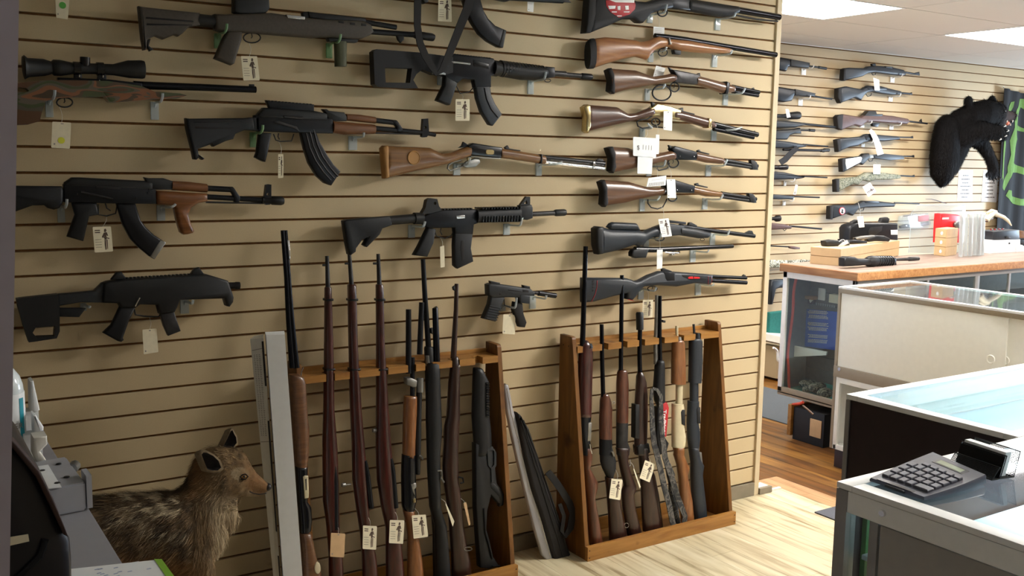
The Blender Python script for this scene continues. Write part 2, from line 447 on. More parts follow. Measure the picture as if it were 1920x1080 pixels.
bm = bmesh.new(); bbox(bm, (XL, -.014, 0), (-.001, .0, .064), .003); bbox(bm, (.031, -.02, 0), (.115, .0, .03), .003)
struct('baseboard_front', bm, 'base_grey')
PH2 = onY((1472, 140), 2.14).z
bm = bmesh.new(); slatwall(bm, .03, XR, YF, CEIL, PH2, .09)
box(bm, (.03, YF+.02, 0), (XR, YF+.1, CEIL), 0)
struct('wall_back', bm, ['slat', 'slot'])
bm = bmesh.new(); bbox(bm, (.03, YF-.014, 0), (XR, YF, .09), .003); struct('baseboard_back', bm, 'base_grey')
mat('plain_wall', '#8f8472', .7, var=.03)
bm = bmesh.new(); box(bm, (XL-.1, YB, 0), (XL, .14, CEIL)); struct('wall_left', bm, 'plain_wall')
bm = bmesh.new(); box(bm, (XL-.1, YB-.1, 0), (XR+.1, YB, CEIL)); struct('wall_rear', bm, 'plain_wall')
# right wall with a shop window
WY0, WY1, WZ0, WZ1 = -1.2, 1.3, .35, 1.85
bm = bmesh.new()
box(bm, (XR, YB, 0), (XR+.1, WY0, CEIL)); box(bm, (XR, WY1, 0), (XR+.1, YF+.1, CEIL)); box(bm, (XR, WY0, 0), (XR+.1, WY1, WZ0)); box(bm, (XR, WY0, WZ1), (XR+.1, WY1, CEIL))
struct('wall_right', bm, 'plain_wall')
w1 = empty('window_1', None, None, (XR, (WY0+WY1)/2, WZ0)); w1['kind'] = 'structure'
bm = bmesh.new()
for a, b in (((XR-.01, WY0, WZ0), (XR+.11, WY0+.05, WZ1)), ((XR-.01, WY1-.05, WZ0), (XR+.11, WY1, WZ1)), ((XR-.01, WY0+.05, WZ0), (XR+.11, WY1-.05, WZ0+.05)), ((XR-.01, WY0+.05, WZ1-.05), (XR+.11, WY1-.05, WZ1)), ((XR+.03, .02, WZ0+.05), (XR+.06, .06, WZ1-.05))): bbox(bm, a, b, .004)
link('window_frame', bm, 'offwhite', w1)
bm = bmesh.new(); box(bm, (XR+.042, WY0+.05, WZ0+.05), (XR+.047, WY1-.05, WZ1-.05)); link('pane', bm, 'window_glass', w1)

# floors
for i, (a, b) in enumerate((('#95805e', '#d6cbae'), ('#8e7a58', '#cfc3a3'), ('#a89674', '#d9cfb5'))): wood('laminate_%d' % i, a, b, 'y', .38, scale=2.6, stretch=9, cc='#c8bb9a')
for i, (a, b) in enumerate((('#5c3615', '#a66f2c'), ('#4a2a10', '#8f5c24'), ('#6e431b', '#b5803a'))): wood('brownfloor_%d' % i, a, b, 'y', .38, scale=3, stretch=7)
random.seed(3)
bm = bmesh.new()
def planks(bm, x0, x1, y0, y1, w, mats, Lr=(1.0, 1.3)):
    x = x0
    while x < x1-.002:
        xe = min(x1, x+w); y = y0-random.random()*1.2
        while y < y1:
            ye = y+random.uniform(*Lr); a = max(y, y0); b = min(ye, y1)
            if b-a > .01: box(bm, (x+.0006, a+.0006, -.02), (xe-.0006, b-.0006, 0), random.choice(mats))
            y = ye
        x = xe
planks(bm, XL, .2, YB, .0, .125, (0, 1, 2)); planks(bm, .2, .32, -.36, .14, .06, (3,)); planks(bm, .2, .32, YB, -.36, .12, (0, 1, 2))
planks(bm, .03, .2, .0, .14, .17, (3,)); planks(bm, .03, .32, .14, YF, .11, (5,))
planks(bm, .32, XR, YB, YF, .11, (4, 5, 6))
box(bm, (XL, YB, -.05), (XR, YF, -.019), 5)
struct('floor', bm, ['laminate_0', 'laminate_1', 'laminate_2', 'threshold_wood', 'brownfloor_0', 'brownfloor_1', 'brownfloor_2'])
mat('carpet', '#565b60', .95, var=.12, scale=250, bump=.3)
bm = bmesh.new(); bbox(bm, (1.14, -.4, 0), (1.78, YF-.02, .006), .002)
props(link('carpet_runner', bm, 'carpet', loc=(1.4, .8, 0)), 'grey carpet runner on the brown plank floor between the counters', 'carpet')
mat('carpet_dark', '#55575f', .95, var=.12, scale=250, bump=.3)
c = onZ((1527, 962), 0)
bm = bmesh.new(); bbox(bm, (c.x, c.y-1.2, 0.001), (c.x+.7, c.y, .007), .002)
props(link('floor_mat', bm, 'carpet_dark', loc=(c.x, c.y, 0)), 'dark grey floor mat whose corner shows beside the near glass counter', 'mat')
# debris scrap beside the trim
bm = bmesh.new(); bbox(bm, (.045, .03, 0), (.15, .09, .012), .003); bbox(bm, (.06, -.01, .0), (.19, .005, .009), .003)
props(link('wood_scrap', bm, 'offwhite', loc=(.1, .05, 0)), 'pale broken piece of trim lying on the floor at the foot of the wall end', 'scrap')

# ceiling
LIGHTS = [(.43, .53), (2.87, .53), (-.79, -1.91), (.43, -1.91), (2.87, -1.91), (5.31, .53), (-4.45, -3.13), (-2.01, -4.35), (.43, -4.35), (2.87, -4.35)]
mat('tile', '#d2cdc4', .9, var=.03, scale=200, bump=.15)
mat('tile_gap', '#77716a', .9)
bm = bmesh.new(); random.seed(5)

TX = [1.65-1.22*6+1.22*i for i in range(12)]; TY = [.53-.61*11+.61*i for i in range(14)]
for i in range(len(TX)):
    for j in range(len(TY)):
        a0, a1, b0, b1 = max(XL, TX[i]), min(XR, TX[i]+1.22), max(YB, TY[j]), min(YF, TY[j]+.61)
        if a1-a0 < .02 or b1-b0 < .02: continue
        if any(abs(TX[i]-lx) < .05 and abs(TY[j]-ly) < .05 for lx, ly in LIGHTS): continue
        box(bm, (a0+.004, b0+.004, CEIL), (a1-.004, b1-.004, CEIL+.012), 0)
box(bm, (XL, YB, CEIL+.012), (XR, YF, CEIL+.06), 1)
struct('ceiling', bm, ['tile', 'tile_gap'])
LSTR = [13, 10, 1.2, 25, 11, 4.5, .25, 1.0, 3, 4]
LNAMES = ['ceiling troffer light nearest the wall end, cut by the frame top', 'ceiling troffer light at the right edge of the view']
for k, (lx, ly) in enumerate(LIGHTS):
    lab = LNAMES[k] if k < 2 else 'ceiling troffer light out of view, %s row, %s' % ({.53: 'back', -1.91: 'middle', -3.13: 'side', -4.35: 'rear'}[ly], {.43: 'above the aisle', 2.87: 'above the counters', 5.31: 'by the window', -2.01: 'left', -.79: 'before the wall end', -4.45: 'far left'}[lx])
    t = empty('ceiling_light', lab, 'light', (lx+.61, ly+.305, CEIL+.01))
    m = mat('diffuser_%d' % k, '#ffffff', .5, var=0, emis='#fffaf3', es=LSTR[k])
    bm = bmesh.new(); box(bm, (lx+.02, ly+.02, CEIL+.002), (lx+1.2, ly+.59, CEIL+.006)); link('diffuser', bm, m, t)
    bm = bmesh.new()
    for a, b in (((lx+.004, ly+.004), (lx+1.216, ly+.02)), ((lx+.004, ly+.59), (lx+1.216, ly+.606)), ((lx+.004, ly+.02), (lx+.02, ly+.59)), ((lx+1.2, ly+.02), (lx+1.216, ly+.59))): box(bm, (a[0], a[1], CEIL-.002), (b[0], b[1], CEIL+.01))
    link('frame', bm, 'white', t)
ld = bpy.data.lights.new('daylight', 'AREA'); ld.shape = 'RECTANGLE'; ld.size = 2.2; ld.size_y = 1.3; ld.energy = 150; ld.color = (.70, .82, 1.0)
lo = bpy.data.objects.new('daylight', ld); COL.objects.link(lo); lo.location = (XR+.3, .05, 1.1); lo.rotation_euler = (0, math.radians(90), 0)
wd = bpy.data.worlds.new('world'); SC.world = wd; wd.use_nodes = True; wd.node_tree.nodes['Background'].inputs[0].default_value = (.6, .7, .85, 1); wd.node_tree.nodes['Background'].inputs[1].default_value = .6
SC.view_settings.view_transform = 'Standard'; SC.view_settings.look = 'None'; SC.view_settings.gamma = 1; SC.view_settings.exposure = EXPO
SC.view_settings.use_curve_mapping = False
# ================================================================ firearms on the front slatwall
YW = -.058
def bracket(g, rect, phrase, tip=None, m='acrylic', reach=None, wy=0.0):
    """clear bracket: a strip hooked in the slat, an arm reaching out under the gun and a turned-up tip"""
    (x0, y0), (x1, y1) = rect; cx = (x0+x1)/2
    a, b = onY((x0, y0), wy-.006), onY((x1, y1), wy-.006)
    t = empty('gun_bracket', phrase, 'bracket', onY((cx, y1), wy))
    bm = bmesh.new(); bbox(bm, (a.x, wy-.009, b.z), (b.x, wy-.0005, a.z), .002); link('wall_strip', bm, m, t, smooth=40)
    c = (a.x+b.x)/2; z = a.z-.004; yo = (reach or g.Y)-.028
    bm = bmesh.new()
    P = smoothpath([(c, wy-.006, z-.012), (c, wy-.016, z), (c, (yo+wy-.016)/2, z+.002), (c, yo+.006, z+.001), (c+.003, yo-.006, z+.012), (c+.004, yo-.008, z+.026)], 3)
    if tip:
        q = onY(tip, yo); P = smoothpath([(c, wy-.006, z-.012), (c, wy-.016, z), (c+.004, wy+(yo-wy)*.5, z), (c*.6+q.x*.4, yo, z+.002), (c*.25+q.x*.75, yo-.004, z*.5+q.z*.5), (q.x, yo-.004, q.z)], 3)
    tube(bm, P, .0042, 8); link('arm', bm, m, t, smooth=50)
def figure_print(bm, uv, seed):
    """small ink sketch of a standing figure on the card"""
    F = [[(.62,.10),(.70,.08),(.74,.15),(.68,.22),(.60,.20)], [(.58,.24),(.74,.22),(.80,.36),(.76,.38),(.72,.32),(.70,.50),(.60,.52),(.58,.36),(.50,.44),(.46,.40)],
         [(.60,.52),(.66,.52),(.66,.90),(.60,.92),(.58,.70)], [(.69,.50),(.75,.52),(.74,.88),(.70,.90)], [(.46,.40),(.50,.38),(.86,.46),(.85,.50)]]
    for f in F: uv(f)
def price_tag(label, Y, quad, style='figure', string=None, m='card', sl=0.0, dy=0):
    """quad px: top-left, top-right, bottom-right, bottom-left"""
    g = Gun('price_tag', label, 'tag', Y, quad[0], sl=sl)
    W = [g.w(p, dy) for p in quad]
    def at(u, v, off=0): return W[0]*(1-u)*(1-v)+W[1]*u*(1-v)+W[2]*u*v+W[3]*(1-u)*v+Vector((0, off, 0))
    bm = bmesh.new()
    R = [[at(u, v, o) for u, v in ((.03, 0), (.97, 0), (1, .03), (1, .97), (.97, 1), (.03, 1), (0, .97), (0, .03))] for o in (-.0005, .0005)]
    rings(bm, R); link('card', bm, m, g.e)
    if style in ('figure', 'lines', 'price', 'barcode', 'dot_green', 'dot_yellow', 'blank'):
        bm = bmesh.new()
        def poly(pts, o=-.0009):
            f = bm.faces.new([bm.verts.new(at(u, v, o)) for u, v in pts]); r = bmesh.ops.extrude_face_region(bm, geom=[f])
            bmesh.ops.translate(bm, verts=[q for q in r['geom'] if isinstance(q, bmesh.types.BMVert)], vec=(0, .0003, 0))
        def ln(u0, u1, v, h=.012): poly([(u0, v-h), (u1, v-h), (u1, v+h), (u0, v+h)])
        if style == 'figure':
            figure_print(bm, poly, 0)
            for v in (.14, .22): ln(.1, .38, v, .02)
            for v in (.5, .6, .7, .8): ln(.08, .42, v, .006)
        elif style == 'lines':
            for v in (.15, .3, .45): ln(.15, .75, v, .008)
            ln(.15, .25, .86, .03)
        elif style == 'blank': ln(.45, .58, .06, .02); ln(.1, .18, .88, .03)
        elif style == 'price':
            text_mesh(bm, '$', at(.16, .66, -.0009), (W[1]-W[0]).normalized(), (W[0]-W[3]).normalized(), .026)
            for k, (u0, u1) in enumerate(((.42, .45), (.54, .58), (.66, .72), (.78, .84))): poly([(u0, .4+.03*(k % 2)), (u0+.02, .38), (u0+.015, .62), (u0-.005, .64)])
        elif style == 'barcode':
            for k in range(14): u = .1+k*.058; poly([(u, .6), (u+.022, .6), (u+.022, .95), (u, .95)])
            ln(.2, .8, .3, .01)
        elif style in ('dot_green', 'dot_yellow'):
            ln(.12, .2, .85, .03); ln(.45, .6, .06, .015)
        if bm.faces: link('print', bm, 'ink' if style == 'figure' else 'ink_grey', g.e)
        else: bm.free()
        if style.startswith('dot'):
            bm = bmesh.new(); c = at(.52, .5 if style == 'dot_green' else .7, -.0008)
            lathe(bm, [(.0001, -.0001), (.0095, 0), (.0095, .0003)], c, Vector((0, -1, 0)), 18); link('sticker', bm, style[4:]+'_dot', g.e)
    if string is None and style != 'nostring': string = ((quad[0][0]+quad[1][0])/2+1, (quad[0][1]+quad[1][1])/2-(14 if Y > 1 else 26))
    if string:
        bm = bmesh.new(); tube(bm, smoothpath([at(.5, .04), (at(.5, .04)+g.w(string, dy+.01))/2+Vector((.004, 0, 0)), g.w(string, dy+.02)], 3), .0007, 5); link('string', bm, 'offwhite', g.e)
    return g
def guard(g, c, name='trigger_guard', m='black', r=.0022, par=None, trig=True):
    g.rod(name, m, c, r, 8, closed=True, par=par)
    if trig:
        xs = [p[0] for p in c]; ys = [p[1] for p in c]; cx, a, b = (min(xs)+max(xs))/2, min(ys), max(ys)
        g.rod('trigger', m, [(cx-1, a), (cx+.5, a+(b-a)*.4), (cx-1.5, a+(b-a)*.55)], .0016, 6)

# 1 -- grey-brown rifle with telescoping stock, top left
g = Gun('rifle', 'grey brown rifle with a telescoping stock and a stubby foregrip, top left', 'rifle', YW, c2((900, 200))[0])
st = g.plate('stock', 'olive_brown', c2((72,48),(100,55),(330,80),(530,100),(532,192),(450,205),(400,255),(372,275),(345,262),(262,296),(200,272),(150,292),(138,305),(130,375),(112,378),(96,290)), .034, .006)
g.plate('adjuster_lever', 'polymer', c2((135,300),(165,290),(152,345),(186,372),(160,386),(138,352)), .02, .002, par=st)
g.plates('stock_groove', 'rubber', [c2((125,130),(480,160),(480,172),(125,145)), c2((130,180),(470,190),(470,196),(130,194))], .036, .001, par=st)
g.rod('buffer_tube', 'black', c2((520,150),(660,165)), .019, 14)
rc = g.plate('receiver', 'olive_brown', c2((640,108),(720,112),(800,108),(1060,100),(1300,135),(1500,150),(1750,160),(1810,190),(1828,240),(1800,268),(1720,300),(1600,290),(1450,280),(1380,285),(1080,262),(860,245),(740,240),(690,240),(645,225)), .044, .008)
g.plate('grip', 'olive_brown', c2((742,232),(850,230),(845,300),(790,478),(770,490),(640,440),(652,418),(700,300)), .032, .008)
g.plate('optic', 'black', c2((785,-60),(1045,-55),(1050,70),(1020,104),(830,110),(785,95)), .04, .006)
g.plate('bolt', 'steel', c2((1168,115),(1310,130),(1306,155),(1180,142)), .05, .002)
g.plate('rear_sight', 'black', c2((1300,95),(1350,88),(1372,142),(1310,142)), .02, .002)
hg = g.plate('handguard', 'black', c2((1340,92),(1770,140),(1775,165),(1500,152),(1350,137)), .03, .003)
g.plates('handguard_slot', 'rubber', [c2((x,y),(x+38,y+5),(x+38,y+22),(x,y+17)) for x, y in ((1560,160),(1645,172),(1728,180))], .047, .001, par=hg)
guard(g, ell(*c2((930,283))[0], 16, 9.5))
g.plate('front_rail', 'black', c2((1488,285),(1720,300),(1705,322),(1500,312)), .026, .002)
g.loft('foregrip', 'olive', c2((1545,312),(1552,495)), c2((1640,312),(1636,500)), .032, axis=1)
g.rod('gas_tube', 'gunmetal', c3((-60,152),(250,205)), .009)
g.rod('barrel', 'gunmetal', c3((-60,228),(400,262)), .0095)
g.rod('muzzle_brake', 'gunmetal', c3((385,262),(400,262),(520,280),(533,284)), [.011,.014,.014,.012])
g.plate('front_sight', 'black', c3((250,262),(305,270),(305,300),(282,322),(262,300)), .014, .002)
bracket(g, c2((645,250),(700,365)), 'green-tinted clear bracket behind the grip of the grey-brown rifle', m='acrylic_green')
bracket(g, c2((1487,322),(1532,438)), 'green-tinted clear bracket beside the foregrip of the grey-brown rifle', m='acrylic_green')
price_tag('cream tag with an ink figure hanging below the trigger of the grey-brown rifle', YW, c2((846,420),(968,422),(988,604),(866,604)), string=c2((925,320))[0])
price_tag('white tag with a green dot cut by the frame top at the far left', -.03, c1((412,-60),(525,-60),(508,146),(422,132)), 'dot_green')

# 2 -- scoped laminate rifle at the far left
g = Gun('rifle', 'rifle with a striped laminate thumbhole stock and a long scope, far left', 'rifle', YW, c1((600,680))[0])
sh = g.plate('stock', 'laminate_stock', c1((-380,640),(-100,642),(90,632),(200,616),(400,603),(800,610),(1050,648),(1150,690),(1340,704),(1390,718),(1330,738),(1180,744),(1000,758),(850,770),(812,766),(780,728),(600,728),(420,738),(335,760),(305,850),(290,910),(200,936),(0,944),(-200,915),(-380,890)), .042, .012, holes=[c1((100,672),(140,658),(190,664),(212,684),(190,696),(120,692))])
g.plate('stock_carving', 'laminate_stock', c1((760,690),(850,690),(1130,728),(1000,752),(850,764),(815,760)), .046, .004, par=sh)
sc = g.rod('scope', 'black', c1((172,505),(182,505),(210,507),(330,507),(385,508),(400,508),(450,510),(560,514),(700,516),(850,524),(960,520),(1060,522),(1078,523)), [.03,.034,.027,.024,.018,.023,.023,.0155,.0155,.0165,.026,.0275,.026], 20, dy=-.004)
g.rod('turret', 'black_gloss', c1((636,500),(636,430)), .0145, 16, dy=-.004, par=sc)
[g.rod('scope_ring', 'black_gloss', p, .0195, 18, dy=-.004, par=sc) for p in (c1((548,513),(600,515)), c1((722,517),(775,519)))]
[g.plate('ring_mount', 'black', p, .02, .002, par=sc) for p in (c1((555,540),(610,542),(610,600),(555,598)), c1((735,545),(790,547),(800,625),(725,620)))]
[g.rod('screw', 'chrome', p, .006, 10, dy=-.012, par=sc) for p in (c1((585,570),(592,571)), c1((762,575),(769,576)), c1((735,610),(742,611)))]
g.plate('receiver', 'gunmetal', c1((430,582),(810,597),(1060,625),(1060,655),(800,625),(430,612)), .028, .004)
g.rod('barrel', 'blued', c1((1000,636),(1060,640),(1500,655),(1918,672)), [.012,.012,.011,.0105], 14)
g.plate('front_sight', 'black', c1((1868,632),(1905,632),(1912,665),(1868,662)), .006, .001)
guard(g, ell(*c1((485,768))[0], 15, 9))
bracket(g, c1((338,742),(402,880)), 'clear bracket under the thumbhole stock of the laminate rifle')
bracket(g, c1((1128,762),(1193,900)), 'clear bracket under the fore end of the laminate rifle')
price_tag('white tag with a yellow dot hanging below the laminate rifle', YW, c1((392,912),(534,920),(524,1115),(384,1108)), 'dot_yellow', string=c1((450,790))[0])

# 3 / 4 -- curved-magazine rifles with wooden handguards
g = Gun('rifle', 'black rifle with a ribbed curved magazine, top rail and short brown wooden handguard', 'rifle', YW, c6((800,220))[0])
st = g.plate('stock', 'polymer', c6((98,190),(120,194),(500,190),(560,184),(572,275),(500,275),(440,300),(425,335),(375,348),(290,388),(275,370),(180,403),(186,440),(228,470),(214,479),(190,462),(172,478),(155,475),(140,400),(105,260)), .034, .005)
g.plates('stock_groove', 'rubber', [c6((160,250),(420,258),(420,268),(160,262)), c6((150,215),(480,215),(480,221),(150,221))], .036, .001, par=st)
g.plate('stock_adapter', 'black', c6((535,186),(605,184),(605,280),(545,274)), .03, .003)
g.plate('receiver', 'gunmetal', c6((575,170),(610,165),(1080,190),(1112,200),(1115,297),(900,292),(600,282),(580,270)), .03, .003)
g.plate('dust_cover', 'black', c6((585,175),(635,118),(690,120),(985,140),(1075,160),(1075,205),(610,190)), .034, .007)
rl = g.plate('top_rail', 'gunmetal', c6((655,66),(690,74),(985,96),(985,142),(680,124)), .022, .002)
g.plates('rail_tooth', 'gunmetal', [c6((x,67+(x-670)*.085),(x+12,68+(x-670)*.085),(x+12,80+(x-670)*.085),(x,79+(x-670)*.085)) for x in range(670, 975, 24)], .022, .0008, par=rl)
g.rod('charging_handle', 'worn_steel', c6((770,180),(860,190),(900,190)), .004, 8, dy=-.018)
g.plate('selector', 'worn_steel', c6((700,215),(740,210),(860,250),(880,285),(840,262),(720,228)), .036, .001)
g.plate('grip', 'polymer', c6((608,288),(692,295),(668,420),(650,493),(632,490),(578,462),(590,430)), .03, .007)
mg = g.plate('magazine', 'gunmetal', c6((893,288),(1000,292),(1028,360),(1080,450),(1120,510),(1168,560),(1130,618),(1105,656),(1060,640),(1005,590),(950,500),(918,400)), .026, .004)
g.rods('magazine_rib', 'worn_steel', [(c6(*[(x+o, y-o*.55) for x, y in ((920,300),(945,400),(985,490),(1040,570),(1090,625))]), .0028) for o in (8, 32, 58)], 8, dy=-.013, par=mg)
g.rod('trigger_guard', 'black', c6((712,300),(728,342),(760,352),(838,348),(852,300)), .002, 8)
g.rod('trigger', 'black', c6((748,295),(744,318),(752,338)), .002, 6)
g.plate('rear_sight', 'black', c6((1045,128),(1072,128),(1090,140),(1195,152),(1210,180),(1210,212),(1085,208),(1070,160)), .024, .003)
g.loft('upper_handguard', 'ak_wood2', c6((1212,160),(1300,165),(1415,182)), c6((1212,207),(1415,228)), .038)
g.loft('lower_handguard', 'ak_wood2', c6((1115,210),(1410,235)), c6((1115,292),(1200,306),(1300,303),(1410,300)), .046)
g.rod('gas_tube', 'gunmetal', c6((1410,205),(1560,222)), .009)
g.plate('gas_block', 'gunmetal', c6((1520,205),(1562,208),(1600,262),(1590,285),(1560,285),(1558,250)), .02, .003)
g.rod('barrel', 'gunmetal', c6((1410,260),(1760,292),(1832,307)), [.009,.008,.007], 12)
g.rod('cleaning_rod', 'worn_steel', c6((1410,292),(1745,302)), .003, 8)
g.plate('front_sight', 'gunmetal', c6((1733,318),(1742,195),(1776,193),(1783,300),(1766,322),(1745,324)), .016, .002, holes=[ell(*c6((1758,255))[0], 2.2, 3.5, 10)])
bracket(g, c6((548,288),(592,392)), 'green-tinted clear bracket left of the grip of the ribbed-magazine rifle', m='acrylic_green')
bracket(g, c6((1232,315),(1290,412)), 'clear bracket under the wooden handguard of the ribbed-magazine rifle', tip=c6((1335,290))[0])
price_tag('narrow cream tag turned almost edge-on below the ribbed-magazine rifle', YW, c6((744,440),(780,440),(780,602),(744,606)), string=c6((762,350))[0])

g = Gun('rifle', 'black rifle with a smooth curved magazine and a wooden foregrip, left side, third row down', 'rifle', YW, c5((800,480))[0])
g.plate('stock', 'polymer', c5((-160,436),(75,432),(460,437),(472,470),(470,552),(440,600),(400,612),(355,600),(330,578),(240,580),(75,640),(-160,700)), .036, .009)
g.plate('receiver', 'gunmetal', c5((472,420),(1100,450),(1160,455),(1166,568),(900,566),(480,556)), .03, .003)
g.plate('dust_cover', 'black', c5((475,440),(480,408),(535,370),(600,370),(1090,396),(1140,412),(1140,462),(500,440)), .034, .008)
g.plate('ejection_port', 'rubber', c5((710,432),(895,444),(895,460),(710,450)), .0355, .001)
g.rod('selector', 'worn_steel', c5((600,478),(760,512),(840,530)), .003, 8, dy=-.016)
[g.rod('rivet', 'worn_steel', c5((x,y),(x+6,y)), .003, 8, dy=-.0145) for x, y in ((570,494),(620,484),(1010,526),(1095,486),(1110,460))]
g.plate('grip', 'polymer', c5((535,560),(720,562),(738,650),(665,662),(622,848),(500,814),(560,650)), .032, .008)
mg = g.plate('magazine', 'gunmetal', c5((868,562),(1012,568),(1050,690),(1090,745),(1150,800),(1236,856),(1152,980),(1112,958),(1030,890),(975,830),(915,720)), .027, .006)
g.plate('floor_plate', 'dull_steel', c5((1196,836),(1238,856),(1152,982),(1118,962)), .029, .002, par=mg)
g.rod('trigger_guard', 'black', c5((735,570),(740,650),(800,660),(868,640),(880,570)), .002, 8)
g.rod('trigger', 'worn_steel', c5((790,565),(800,600),(830,620)), .002, 6)
g.plate('rear_sight', 'black', c5((1075,368),(1110,376),(1220,376),(1288,398),(1292,462),(1135,462),(1092,402)), .024, .003)
g.loft('upper_handguard', 'ak_wood2', c5((1285,396),(1400,402),(1552,420)), c5((1285,466),(1552,484)), .04)
g.plate('lower_handguard', 'ak_wood', c5((1165,468),(1250,474),(1400,484),(1550,492),(1548,550),(1480,562),(1425,600),(1405,650),(1425,710),(1450,770),(1440,786),(1400,796),(1370,798),(1345,780),(1318,690),(1302,610),(1280,578),(1220,576),(1168,570)), .042, .011)
g.rod('gas_tube', 'gunmetal', c5((1550,452),(1745,462)), .009)
g.plate('gas_block', 'gunmetal', c5((1705,442),(1748,446),(1795,515),(1790,555),(1755,555),(1742,500)), .02, .003)
g.rod('barrel', 'gunmetal', c6((245,735),(640,757)), .0085)
g.rod('cleaning_rod', 'worn_steel', c6((245,772),(640,780)), .003, 8)
g.rod('muzzle_brake', 'black', c6((632,757),(695,760),(700,760),(765,763),(780,763)), [.012,.012,.0145,.0145,.012], 14)
g.plate('front_sight', 'gunmetal', c6((640,778),(655,652),(670,647),(692,650),(692,742),(684,788),(655,790)), .016, .002, holes=[ell(*c6((668,717))[0], 2.4, 2.8, 10)])
bracket(g, c5((428,580),(490,708)), 'clear bracket left of the grip of the wooden-foregrip rifle')
bracket(g, c5((1175,580),(1240,695)), 'clear bracket beside the wooden foregrip', tip=c5((1315,570))[0])
price_tag('cream tag with an ink figure hanging between grip and magazine of the wooden-foregrip rifle', YW, c5((694,742),(832,738),(848,925),(710,935)), string=c5((810,655))[0])

# 5 -- compact black carbine
g = Gun('carbine', 'compact black carbine with a folding frame stock, lowest gun at left on the wall', 'rifle', YW, d2((1000,330))[0])
st = g.plate('stock', 'black', d2((120,358),(150,352),(430,322),(442,400),(442,600),(420,652),(262,676),(212,682),(172,560),(132,420)), .03, .005, holes=[d2((262,572),(408,560),(402,636),(268,642),(240,610))])
g.plate('adjuster_lever', 'polymer', d2((435,430),(600,428),(640,432),(590,496),(440,492)), .022, .003, par=st)
g.plate('stock_hinge', 'grey_polymer', d2((428,322),(700,300),(760,240),(800,232),(830,250),(830,388),(600,385),(435,412)), .026, .004)
g.plate('receiver', 'black', d2((770,240),(800,228),(940,210),(1420,180),(1540,174),(1700,222),(1726,300),(1742,345),(1738,380),(1712,416),(1690,412),(1672,354),(1340,364),(1320,420),(1300,456),(1190,472),(1170,402),(1040,398),(1010,424),(900,424),(880,390),(760,386)), .044, .007)
g.plates('rail_tooth', 'black', [d2((x,212-(x-945)*.06),(x+15,211-(x-945)*.06),(x+15,200-(x-945)*.06),(x,201-(x-945)*.06)) for x in range(945, 1410, 29)], .022, .0008)
g.plate('rear_sight', 'black', d2((828,216),(870,162),(910,158),(946,212)), .02, .003)
g.plate('front_sight', 'black', d2((1420,184),(1452,136),(1490,124),(1532,180)), .02, .003)
g.plate('grip', 'polymer', d2((898,412),(1012,420),(960,530),(918,650),(925,668),(905,682),(880,676),(768,614),(830,556)), .03, .007)
g.plate('magazine', 'worn_steel', d2((1195,468),(1300,455),(1328,540),(1350,600),(1256,636),(1222,560)), .024, .003)
g.rod('trigger_guard', 'black', d2((1005,430),(1015,480),(1080,492),(1190,496),(1205,470)), .0024, 8)
g.rod('barrel', 'black', d2((1700,262),(1760,262),(1765,262),(1796,262)), [.011,.011,.0125,.0125], 14)
g.rod('lever', 'steel', d2((1000,410),(1018,375),(1035,345)), .003, 6, dy=-.024)
bracket(g, d2((1352,370),(1418,470)), 'clear bracket under the fore end of the compact carbine', tip=d2((1445,368))[0])
bracket(g, d2((600,395),(650,450)), 'clear bracket behind the folding stock of the compact carbine', tip=d2((672,412))[0])
price_tag('plain cream tag hanging below the compact carbine', YW, d2((1068,592),(1174,584),(1188,760),(1078,778)), 'blank', string=d2((1130,500))[0])

# 6 -- black rifle with skeleton stock
g = Gun('rifle', 'black rifle with a skeleton stock and a round ribbed handguard, upper middle of the wall', 'rifle', YW, c3((800,520))[0])
g.plate('stock', 'polymer', c3((65,390),(88,372),(400,396),(560,416),(660,432),(660,545),(600,565),(520,560),(430,522),(385,560),(362,602),(398,662),(340,664),(100,652),(74,632)), .036, .009, holes=[c3((150,508),(352,516),(338,624),(156,620))])
g.plate('receiver', 'gunmetal', c3((650,434),(655,405),(968,440),(985,470),(985,562),(950,572),(950,655),(832,655),(822,602),(740,592),(702,622),(640,602),(600,572),(610,545)), .03, .004)
g.plates('rail_tooth', 'black', [c3((x,402+(x-660)*.11),(x+10,403+(x-660)*.11),(x+10,412+(x-660)*.11),(x,411+(x-660)*.11)) for x in range(660, 960, 20)], .022, .0008)
g.rod('charging_handle', 'dull_steel', c3((650,466),(790,482)), .0045, 8, dy=-.014)
g.plate('ejection_port', 'black_gloss', c3((812,450),(930,478),(930,520),(815,500)), .034, .002)
g.plate('grip', 'black', c3((608,560),(702,622),(690,655),(648,786),(640,790),(545,755),(552,738),(600,640)), .03, .007)
mg = g.plate('magazine', 'slate_poly', c3((834,645),(946,640),(955,715),(985,780),(1036,858),(968,944),(940,936),(880,840),(848,740)), .026, .006)
g.rod('magazine_rib', 'gunmetal', c3((900,660),(915,740),(950,820),(1000,880)), .003, 8, dy=-.013, par=mg)
g.rods('delta_ring', 'black', [(c3((975,510),(990,512),(1005,514)), .029), (c3((1005,514),(1032,518)), .026)], 20)
hg = g.loft('handguard', 'polymer', c3((1030,450),(1200,476),(1370,502)), c3((1030,574),(1180,600),(1290,604),(1370,585)), .058, k=20, pw=2)
g.rods('handguard_rib', 'black_gloss', [(c3((x,515+(x-1030)*.08),(x+8,516+(x-1030)*.08)), .0305-(x-1040)*.00002) for x in range(1050, 1350, 24)], 18, par=hg)
g.plate('gas_block', 'gunmetal', c3((1365,500),(1430,506),(1432,580),(1370,588)), .024, .004)
g.rod('barrel', 'worn_steel', c3((1425,550),(1520,556),(1522,560),(1640,570)), [.011,.011,.009,.009], 14)
g.rod('flash_hider', 'gunmetal', c3((1635,570),(1645,572),(1710,578),(1716,578)), [.01,.0125,.0125,.011], 14)
